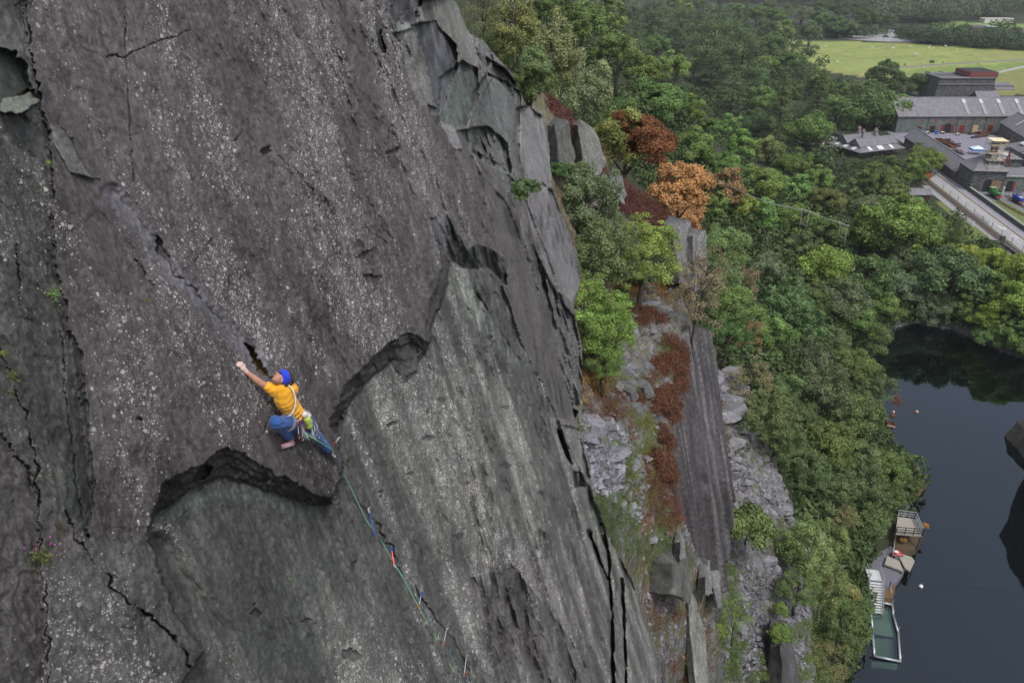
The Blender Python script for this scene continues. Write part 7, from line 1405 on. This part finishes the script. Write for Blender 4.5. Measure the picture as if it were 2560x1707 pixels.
def picket(lab, a, c, n):
    e = empty('picket_gate', a, 0, lab, 'gate'); d = c-a; mb = MB()
    for i in range(n): q = d*(i/(n-1)); h = 1.15-.35*math.sin(PI*i/(n-1)); mb.bar(q+Vector((0, 0, .1)), q+Vector((0, 0, h)), .14, .05)
    mb.build('pales', wht, e); mb = MB()
    for z in (.35, .72): mb.bar(Vector((0, .06, z)), d+Vector((0, .06, z)), .05, .1)
    mb.build('rail', wht, e)
    for q in (Vector((0, 0, 0)), d): mb = MB(); mb.bar(q, q+Vector((0, 0, 1.5)), .18); mb.build('gate_post', wht, e)
picket('white curved level crossing gate beside the road', Lm(97.0, 212.6, 10), Lm(97.3, 204.6, 10), 22); picket('white curved level crossing gate beside the lawn', Lm(92.9, 211, 10), Lm(92.5, 202.5, 10), 22)
e = empty('signal_box', Lm(94.3, 190.3, 10), FR, 'dark upright lineside cabinet next to the railway', 'cabinet'); mb = MB(); mb.box((0, 0, .9), (.9, .8, 1.8)); mb.build('cabinet_body', M_('dark green paint', (.05, .06, .05), .6), e, bevel=.04); mb = MB(); mb.box((0, 0, 1.9), (1.05, .95, .2)); mb.build('cap', M_('dark cap', (.06, .05, .06), .6), e)
mb = MB(); P = [W(*q, 10.0) for q in ((2465, 606), (2500, 612), (2530, 634), (2555, 648))]
for a, c in zip(P, P[1:]): mb.bar(a+Vector((0, 0, .4)), c+Vector((0, 0, .4)), .35, .9)
tag(mb.build('stone_wall', dwall_m), 'curved dark wall end below the lineside cabinet', 'wall')
# ---- locomotives
def loco(name, lab, p, ang, bodym, steam):
    e = empty(name, p, ang, lab, 'locomotive'); mb = MB(); mb.box((0, 0, .75), (1.5, 4.4, .25)); mb.build('frame', M_('black iron', (.02, .018, .018), .6), e, bevel=.03)
    if steam:
        mb = MB(); mb.tube([(0, -2.0, 1.5), (0, .6, 1.5)], .48, 16); mb.build('boiler', bodym, e, True); mb = MB()
        for s in (-1, 1): mb.box((s*.55, -.5, 1.35), (.35, 2.2, .85))
        mb.build('side_tank', bodym, e, bevel=.05); mb = MB(); mb.box((0, 1.4, 1.45), (1.45, 1.4, 1.2)); cab = mb.build('cab', bodym, e, bevel=.04); mb = MB(); mb.box((0, 1.4, 2.45), (1.6, 1.6, .1)); mb.build('cab_roof', M_('pale green roof', (.22, .38, .22), .5), cab)
        for s in (-.6, .6):
            for y in (.8, 2.0): mb = MB(); mb.bar((s, y, 2.0), (s, y, 2.42), .08); mb.build('cab_post', bodym, cab)
        mb = MB(); mb.tube([(0, -1.6, 1.9), (0, -1.6, 2.6)], [.15, .2], 12); mb.build('chimney', M_('black iron', (.02, .018, .018), .6), e, True); mb = MB(); mb.ball((0, -.6, 2.0), .24, 12, 8); mb.build('dome', bodym, e, True)
        mb = MB(); mb.box((0, -2.3, .8), (1.5, .15, .35)); mb.build('buffer_beam', M_('bright red beam', (.45, .03, .03), .5), e)
    else:
        mb = MB(); mb.box((0, -1.1, 1.3), (1.15, 2.0, .95)); mb.build('bonnet', bodym, e, bevel=.06); mb = MB(); mb.box((0, .9, 1.35), (1.4, 1.7, 1.0)); cab = mb.build('cab', bodym, e, bevel=.05); mb = MB(); mb.box((0, .9, 2.62), (1.5, 1.8, .12)); mb.build('cab_roof', M_('dark blue roof', (.05, .07, .14), .5), cab)
        for s in (-.6, .6):
            for y in (.15, 1.65): mb = MB(); mb.bar((s, y, 1.8), (s, y, 2.6), .1); mb.build('cab_post', bodym, cab)
        mb = MB(); mb.box((0, -1.2, 1.82), (.8, 1.4, .1)); mb.build('bonnet_cover', M_('pale blue paint', (.35, .45, .70), .4), e); mb = MB(); mb.box((0, -2.25, .7), (1.3, .14, .4)); mb.build('buffer_beam', M_('rust orange beam', (.35, .12, .05), .6), e)
    for s in (-.55, .55):
        for y in (-1.3, 0, 1.3) if steam else (-1.0, 1.0): mb = MB(); mb.tube([(s-.06, y, .42), (s+.06, y, .42)], .4, 16); mb.build('wheel', M_('black iron', (.02, .018, .018), .6), e, True)
    return e
loco('steam_engine', 'green narrow gauge steam engine standing at the gate arch', Lm(108.4, 229.6, 10.1), FR+.12, M_('bright green paint', (.04, .20, .05), .4), True); loco('diesel_engine', 'blue narrow gauge diesel engine on the curved siding', Lm(112.5, 225.2, 10.1), FR+.05, M_('royal blue paint', (.015, .03, .30), .35), False)
e = empty('lamp_post', Lm(110.2, 229.2, 10), 0, 'white lamp post between the green and the blue engines', 'lamp post'); mb = MB(); mb.tube([(0, 0, 0), (0, 0, 2.8)], .08, 8); mb.build('post', wht, e, True); mb = MB(); mb.ball((0, 0, 3.0), .24, 12, 8); mb.build('lamp_globe', wht, e, True)
# ---- things in the yard
e = empty('event_tent', Lm(123.2, 281, 10), FR, 'small blue and white tent standing in the yard', 'tent'); mb = MB(); mb.add([(-2, -1.6, 2), (2, -1.6, 2), (2, 1.6, 2), (-2, 1.6, 2), (0, 0, 2.9)], [(0, 1, 4), (1, 2, 4), (2, 3, 4), (3, 0, 4)]); mb.build('canopy', M_('white canvas', (.62, .74, .82), .7), e)
mb = MB()
for a, c in (((-2, -1.6), (2, -1.6)), ((2, -1.6), (2, 1.6)), ((-2, 1.6), (-2, -1.6))): mb.slabq([(*a, 1.4), (*c, 1.4), (*c, 2), (*a, 2)], (.02, .02, 0))
mb.build('valance', M_('blue canvas', (.07, .18, .55), .7), e)
for x in (-1.9, 1.9):
    for y in (-1.5, 1.5): mb = MB(); mb.bar((x, y, 0), (x, y, 2), .08); mb.build('leg', pole, e)
def scrap(lab, P, w, h, m, n, name='scrap_iron', seed=0):
    r = random.Random(seed); a, c = W(*P[0], 10.05), W(*P[1], 10.05); e = empty(name, a, 0, lab, 'scrap metal'); d = c-a; t_ = d.normalized(); q = Vector((-t_.y, t_.x, 0))
    mb = MB(); mb.bar(Vector((0, 0, h/2)), d+Vector((0, 0, h/2)), w, h); mb.build('bed', m, e, bevel=.05)
    for k in range(n):
        mb = MB(); f = r.random(); p0 = d*f*.8+q*r.uniform(-w/2, w/2)+Vector((0, 0, h+.1)); p1 = p0+t_*r.uniform(1, 3.5)+q*r.uniform(-.6, .6)+Vector((0, 0, r.uniform(0, .5))); mb.bar(p0, p1, r.uniform(.15, .5), r.uniform(.1, .35)); mb.build('piece', r.choice([rust, rust, dkw, strip]), e)
scrap('long rusty girder bed in the yard, left one of two', ((2342, 350), (2385, 372)), 1.6, .7, rust, 9, seed=1); scrap('dark rusty frame beside the girder bed', ((2366, 350), (2397, 368)), 1.4, .5, M_('dark rusty iron', (.08, .04, .03), .8, .3, 3), 6, seed=2); scrap('grey pile of machine parts below the rusty girders', ((2365, 371), (2408, 388)), 1.2, .4, dkw, 12, 'machine_parts', 3)
scrap('dark machine beds lying right of the yard centre', ((2428, 346), (2468, 341)), .9, .5, dkw, 6, 'machine_parts', 4); scrap('dark wagon frame standing against the workshop doors', ((2422, 337), (2448, 336)), 1.0, .8, dkw, 3, 'machine_parts', 5); scrap('rusty heap of wagons behind the scaffolded tower', ((2500, 360), (2520, 366)), 2.2, 1.6, rust, 10, 'wagon_heap', 6); scrap('red brown parts by the second red door', ((2449, 337), (2458, 337)), 1.2, .9, M_('red iron', (.20, .05, .04), .7), 3, seed=7)
scrap('pale machine castings in the yard behind the front range', ((2495, 392), (2520, 410)), 1.0, .6, strip, 8, 'machine_parts', 8); scrap('dark lattice machinery at the right edge of the yard', ((2528, 398), (2556, 404)), 1.4, .7, dkw, 8, 'machine_parts', 9)
e = empty('hand_crane', Lm(117.5, 247, 14.6), FR, 'rusty red A shaped hand crane on the front range roof', 'crane'); mb = MB(); mb.bar((-.9, 0, 0), (.2, 0, 4.2), .3); mb.bar((.9, 0, 0), (-.1, 0, 4.2), .3); mb.bar((-.5, 0, 1.5), (.5, 0, 1.5), .2); mb.build('leg_frame', red, e); mb = MB(); mb.bar((0, 0, 4), (5, .5, 4.3), .16); mb.build('jib', rust, e)
for X_, l in ((2317, 'white topped table, leftmost by the workshop wall'), (2355, 'white topped table left of the arched doorway'), (2393, 'white boat shaped planter on the paving before the red door')):
    e = empty('yard_table', W(X_, 335 if X_ < 2390 else 339, 10.05), 0, l, 'table'); mb = MB(); mb.box((0, 0, .75), (1.3, .7, .1)); mb.build('top', wht, e, bevel=.02)
    for s in (-.5, .5): mb = MB(); mb.box((s, 0, .35), (.12, .6, .7)); mb.build('leg', dkw, e)
e = empty('waste_bin', W(2341, 336, 10.05), 0, 'blue bin against the workshop wall', 'bin'); mb = MB(); mb.box((0, 0, .5), (.8, .7, 1.0), tap=1.1); mb.build('bin_body', M_('blue bin plastic', (.03, .16, .50), .5), e, bevel=.04); mb = MB(); mb.box((0, 0, 1.07), (.95, .85, .1)); mb.build('lid', M_('blue bin plastic', (.03, .16, .50), .5), e)
e = empty('street_lamp', W(2268, 243, 12), 0, 'dark lamp post with white head at the left end of the workshop roof', 'street lamp'); mb = MB(); mb.tube([(0, 0, -2), (0, 0, 4)], .12, 8); mb.build('post', dkw, e, True); mb = MB(); mb.box((.3, 0, 4.1), (1.0, .5, .25)); mb.build('lamp_head', wht, e, bevel=.05)
mb = MB(); P = [W(2235, 232, 10), W(2290, 243, 10), W(2320, 247, 10)]
for a, c in zip(P, P[1:]): mb.bar(a+Vector((0, 0, .6)), c+Vector((0, 0, .6)), .5, 1.2)
tag(mb.build('stone_wall', dwall_m), 'grey stone wall behind the left end of the workshop', 'wall')
mb = MB(); mb.slabq([W(*q, 10.08) for q in ((2042, 340), (2058, 333), (2110, 352), (2105, 376), (2060, 368))], (0, 0, -.3)); tag(mb.build('path', asph), kind='structure')
mb = MB(); P = [W(2056, 330, 10), W(2105, 345, 10), W(2125, 352, 10)]
for a, c in zip(P, P[1:]): mb.bar(a+Vector((0, 0, .5)), c+Vector((0, 0, .5)), .4, 1.0)
tag(mb.build('stone_wall', dwall_m), 'low stone wall along the lane behind the verandah house', 'wall')
mb = MB(); mb.slabq([W(*q, 10.06) for q in ((2235, 232), (2320, 250), (2270, 262), (2240, 262))], (0, 0, -.3)); tag(mb.build('lane', asph), kind='structure')
# ---- cars
def car(p, ang, m, lab, L=4.2):
    e = empty('car', p, ang, lab, 'car', 'cars in the far car park'); mb = MB(); mb.box((0, 0, .62), (L, 1.7, .6)); mb.build('body', m, e, True, bevel=.16); mb = MB(); mb.box((-.15, 0, 1.15), (L*.55, 1.5, .55), tap=.8); mb.build('cabin', M_('car glass', (.03, .035, .045), .15), e, bevel=.08); mb = MB(); mb.box((-.15, 0, 1.44), (L*.40, 1.2, .05)); mb.build('roof', m, e)
    for x in (-L*.31, L*.31):
        for y in (-.8, .8): mb = MB(); mb.tube([(x, y-.1, .32), (x, y+.1, .32)], .32, 14); mb.build('wheel', blk, e, True)
cars = [((2239, 83), .1, (.10, .17, .42), 'light blue car in the open part of the car park'), ((2214, 94), .05, (.02, .03, .06), 'dark car nearest the meadow in the car park'), ((2192, 82), .8, (.70, .70, .72), 'silver car under the trees at the left of the car park'), ((2201, 85), .8, (.45, .46, .48), 'grey car beside the silver one'),
        ((2105, 87), .3, (.72, .73, .75), 'white car left end, half hidden by trees'), ((2112, 93), .3, (.40, .10, .08), 'red car behind the trees left of the parking'), ((2118, 85), .3, (.6, .62, .64), 'pale car between the trees left of the parking'), ((2290, 96), .3, (.55, .16, .10), 'red car behind the trees on the right of the parking'), ((2298, 104), .2, (.7, .7, .7), 'white car behind the trees on the right of the parking')]
for (q, a, c, l) in cars: car(W(*q, 10.12), a, M_('car paint '+l[:10], c, .3, .03), l)
o = car(W(2078, 361, 10.1), .3, M_('red van paint', (.45, .03, .03), .35), 'bright red car parked by the verandah house'); SC.objects[-1] if False else None
mb = MB(); mb.slabq([W(*q, 10.05) for q in ((2095, 84), (2180, 76), (2205, 76), (2275, 72), (2330, 104), (2280, 108), (2170, 102), (2095, 96))], (0, 0, -.3)); tag(mb.build('car_park', M_('car park tarmac', (.30, .295, .32), .9, .1, .2)), kind='structure')
# ---- paths over the meadow, sheep, sewage works
def pathstrip(name, pts, w, mat, z=10.05):
    P = [W(*q, z) for q in pts]; mb = MB(); V = []
    for i, q in enumerate(P):
        t_ = (P[min(i+1, len(P)-1)]-P[max(i-1, 0)]).normalized(); n = Vector((-t_.y, t_.x, 0))*w/2; V += [q-n, q+n]
    mb.add(V, [(2*i, 2*i+1, 2*i+3, 2*i+2) for i in range(len(P)-1)]); return tag(mb.build(name, mat), kind='structure')
pathstrip('path', [(2235, 170), (2265, 168), (2340, 162), (2440, 156), (2560, 150), (2700, 143)], 4.5, M_('railway gravel', (.20, .185, .175), .9, .2, .5)); pathstrip('path', [(2440, 192), (2475, 186), (2520, 176), (2560, 167), (2640, 152)], 3.2, M_('pale path', (.36, .35, .34), .9, .1, .5)); pathstrip('path', [(2100, 114), (2180, 119), (2230, 113), (2250, 104)], 2.0, M_('worn track', (.22, .19, .09), .9, .1, .5), 10.03)
def sheep(p, a, lab):
    e = empty('sheep', p, a, lab, 'sheep', 'sheep grazing on the meadow'); o = link('body', SHM, None, e); return e
def mksheep():
    bm = bmesh.new(); blob(bm, Vector((0, 0, .62)), (.55, .28, .30)); capsule(bm, (.45, 0, .66), (.72, 0, .42), .13, .09); blob(bm, Vector((.80, 0, .36)), (.14, .08, .09))
    for x in (-.32, .30):
        for y in (-.13, .13): capsule(bm, (x, y, .5), (x+.03, y, .05), .07, .035)
    capsule(bm, (-.5, 0, .62), (-.6, 0, .42), .06, .04); me = bpy.data.meshes.new('sheep'); bm.to_mesh(me); bm.free(); me.materials.append(M_('fleece', (.72, .70, .64), .9)); return me
SHM = mksheep()
for i, (x, y, l) in enumerate(((2180, 121, 'white sheep, upper left one in the meadow'), (2207, 123, 'white sheep left of the pair in the meadow'), (2232, 124, 'left sheep of the pair in the middle meadow'), (2235, 122, 'right sheep of the pair in the middle meadow'), (2275, 120, 'sheep alone under the parking trees'), (2321, 124, 'sheep below the one by the hedge'), (2324, 118, 'sheep near the hedge in the middle'), (2363, 118, 'sheep nearest the hedge'), (2391, 127, 'sheep right of the worn patch'), (2285, 138, 'left sheep of the two low in the meadow'), (2290, 139, 'right sheep of the two low in the meadow'),
                           (2063, 120, 'sheep at the far left of the meadow'), (2308, 173, 'sheep below the railway path'), (2317, 185, 'sheep nearest the tank house'), (2507, 176, 'sheep beside the pale path'), (2093, 158, 'sheep at the left under the wood'))): sheep(W(x, y, 10.02), i*1.7, l).scale = (1.25,)*3
def tank(x0, x1, yc, lab):
    a = W(x0, yc, 11); c = W(x1, yc, 11); R_ = (c-a).length/2; m = (a+c)/2; m.z = 10; e = empty('settling_tank', m, 0, lab, 'settling tank'); mb = MB(); mb.tube([(0, 0, 0), (0, 0, 1.0)], R_, 48); mb.build('bed', M_('filter bed', (.085, .065, .065), .9, .3, .3), e); mb = MB()
    mb.tube([(math.cos(k*PI/24)*R_, math.sin(k*PI/24)*R_, .75) for k in range(49)], .35, 6); mb.build('rim', M_('dark rim', (.05, .04, .04), .8), e); mb = MB(); mb.bar((-R_, 0, 1.6), (R_, 0, 1.6), .4); mb.tube([(0, 0, 1), (0, 0, 2)], .5, 10); mb.build('arm', strip, e)
tank(2398, 2472, 67, 'round dark filter tank at the far left of the works'); tank(2380, 2450, 77, 'round filter tank in front of the far left one'); tank(2488, 2640, 78, 'wide dark filter tank at the right edge')
e = empty('works_building', W(2463, 58, 10), 0, 'long low white building with open bays behind the filter tanks', 'building'); mb = MB(); mb.box((11, 4, 1.6), (24, 8, 3.2)); mb.build('wall', M_('cream wall', (.60, .58, .52), .7), e); mb = MB()
for q in (((-1, 0, 3.3), (23, 0, 3.3)), ((-1, 8, 3.3), (23, 8, 3.3)), ((-1, 0, 3.3), (-1, 8, 3.3)), ((11, 0, 3.3), (11, 8, 3.3)), ((23, 0, 3.3), (23, 8, 3.3))): mb.bar(q[0], q[1], .4, .4)
mb.build('parapet', wht, e); mb = MB(); mb.box((11, 4, 3.23), (23, 7, .05)); mb.build('roof', M_('rust grey roof', (.22, .15, .14), .8), e)
e = empty('pump_house', W(2478, 86, 10), 0, 'dark pump house with pale roof and walkway in front of the works', 'building'); mb = MB(); mb.box((0, 3, 2.5), (6, 6, 5)); mb.build('wall', M_('dark blue cladding', (.03, .045, .06), .5), e); mb = MB(); mb.box((0, 3, 5.1), (6.6, 6.6, .25)); mb.build('roof', M_('pale grey roof', (.40, .46, .46), .5), e); mb = MB()
for s in (.2, 1.6): mb.bar((s, 6, 5.2), (s+3, 30, 4.5), .2)
mb.build('walkway', wht, e)
for i, (x, y, r) in enumerate(((2330, 156, 5.5), (2262, 162, 2.5), (2246, 165, 2), (2358, 156, 2.2), (2445, 161, 2), (2238, 176, 9))):
    tree('bush', x/SCL, y/SCL, r, DARK, 'dark gorse bush by the railway path, number from the left'.replace(', number from the left', '')+[' in the middle', ' left of it', ' far left', ' right of it', ' farthest right', ' under the big meadow oak'][i], jit=.1)
tree('oak', 2210/SCL, 185/SCL, 30, (.055, .09, .035), 'dark spreading meadow oak at the end of the railway path', jit=0); tree('oak', 2245/SCL, 205/SCL, 18, (.05, .085, .03), 'smaller dark oak touching the meadow oak', jit=0)
tree('oak', 2310/SCL, 215/SCL, 30, (.05, .085, .032), 'dark round tree left of the tank house', jit=0); tree('oak', 2340/SCL, 222/SCL, 26, (.05, .09, .03), 'dark tree touching the tank house wall', jit=0); tree('willow', 2350/SCL, 195/SCL, 14, (.09, .12, .07), 'pale bush behind the dark round tree', jit=0)
for i, (x, y, r, c, l) in enumerate(((2232, 408, 17, (.075, .11, .035), 'green tree right in front of the verandah house'), (2285, 412, 24, (.09, .13, .03), 'olive oak against the end of the road range'), (2330, 405, 26, (.10, .14, .03), 'bright oak at the start of the road'), (2195, 420, 16, (.07, .105, .035), 'dull green tree below the verandah house'), (2296, 372, 14, (.07, .11, .035), 'green tree between workshop and road range'), (2258, 446, 16, (.08, .12, .03), 'green oak above the ticket hut'),
                                     (2250, 470, 20, (.045, .075, .04), 'dark holly left of the ticket hut'), (2318, 440, 9, (.30, .12, .045), 'small orange shrub at the head of the road'), (2240, 520, 26, MID, 'round oak below the ticket hut'), (2330, 560, 32, MID, 'dense oak in front of the lawn'), (2370, 600, 34, (.07, .115, .03), 'oak below the second lawn'), (2400, 640, 30, (.12, .17, .03), 'yellow green oak under the curved wall'), (2480, 650, 30, (.13, .18, .03), 'yellow oak below the cabinet'), (2540, 670, 34, (.12, .17, .03), 'yellow green oak at the right edge'), (2290, 560, 26, (.06, .10, .035), 'dark green oak left of the lawn trees'),
                                     (2230, 440, 22, MID, 'mid green oak above the dark holly'), (2170, 440, 18, (.06, .1, .03), 'dark oak below the verandah house corner'), (2305, 385, 22, OLV, 'olive tree at the yard corner'))):
    tree('oak', x/SCL, y/SCL, r/SCL, c, l, jit=0)

# ================================================================= HAZE over the whole valley, sky outside it
mb = MB(); mb.box((500, 1240, 78), (2800, 2900, 180)); t = NT('haze'); t.t.nodes.remove(t.b); pv = t.t.nodes.new('ShaderNodeVolumePrincipled'); pv.inputs['Color'].default_value = (.86, .92, 1, 1); pv.inputs['Density'].default_value = .00014; pv.inputs['Anisotropy'].default_value = .2
t.t.links.new(pv.outputs[0], t.out.inputs['Volume']); o = mb.build('haze', t.m); tag(o, 'thin pale haze lying over the valley', 'haze', None, 'stuff')
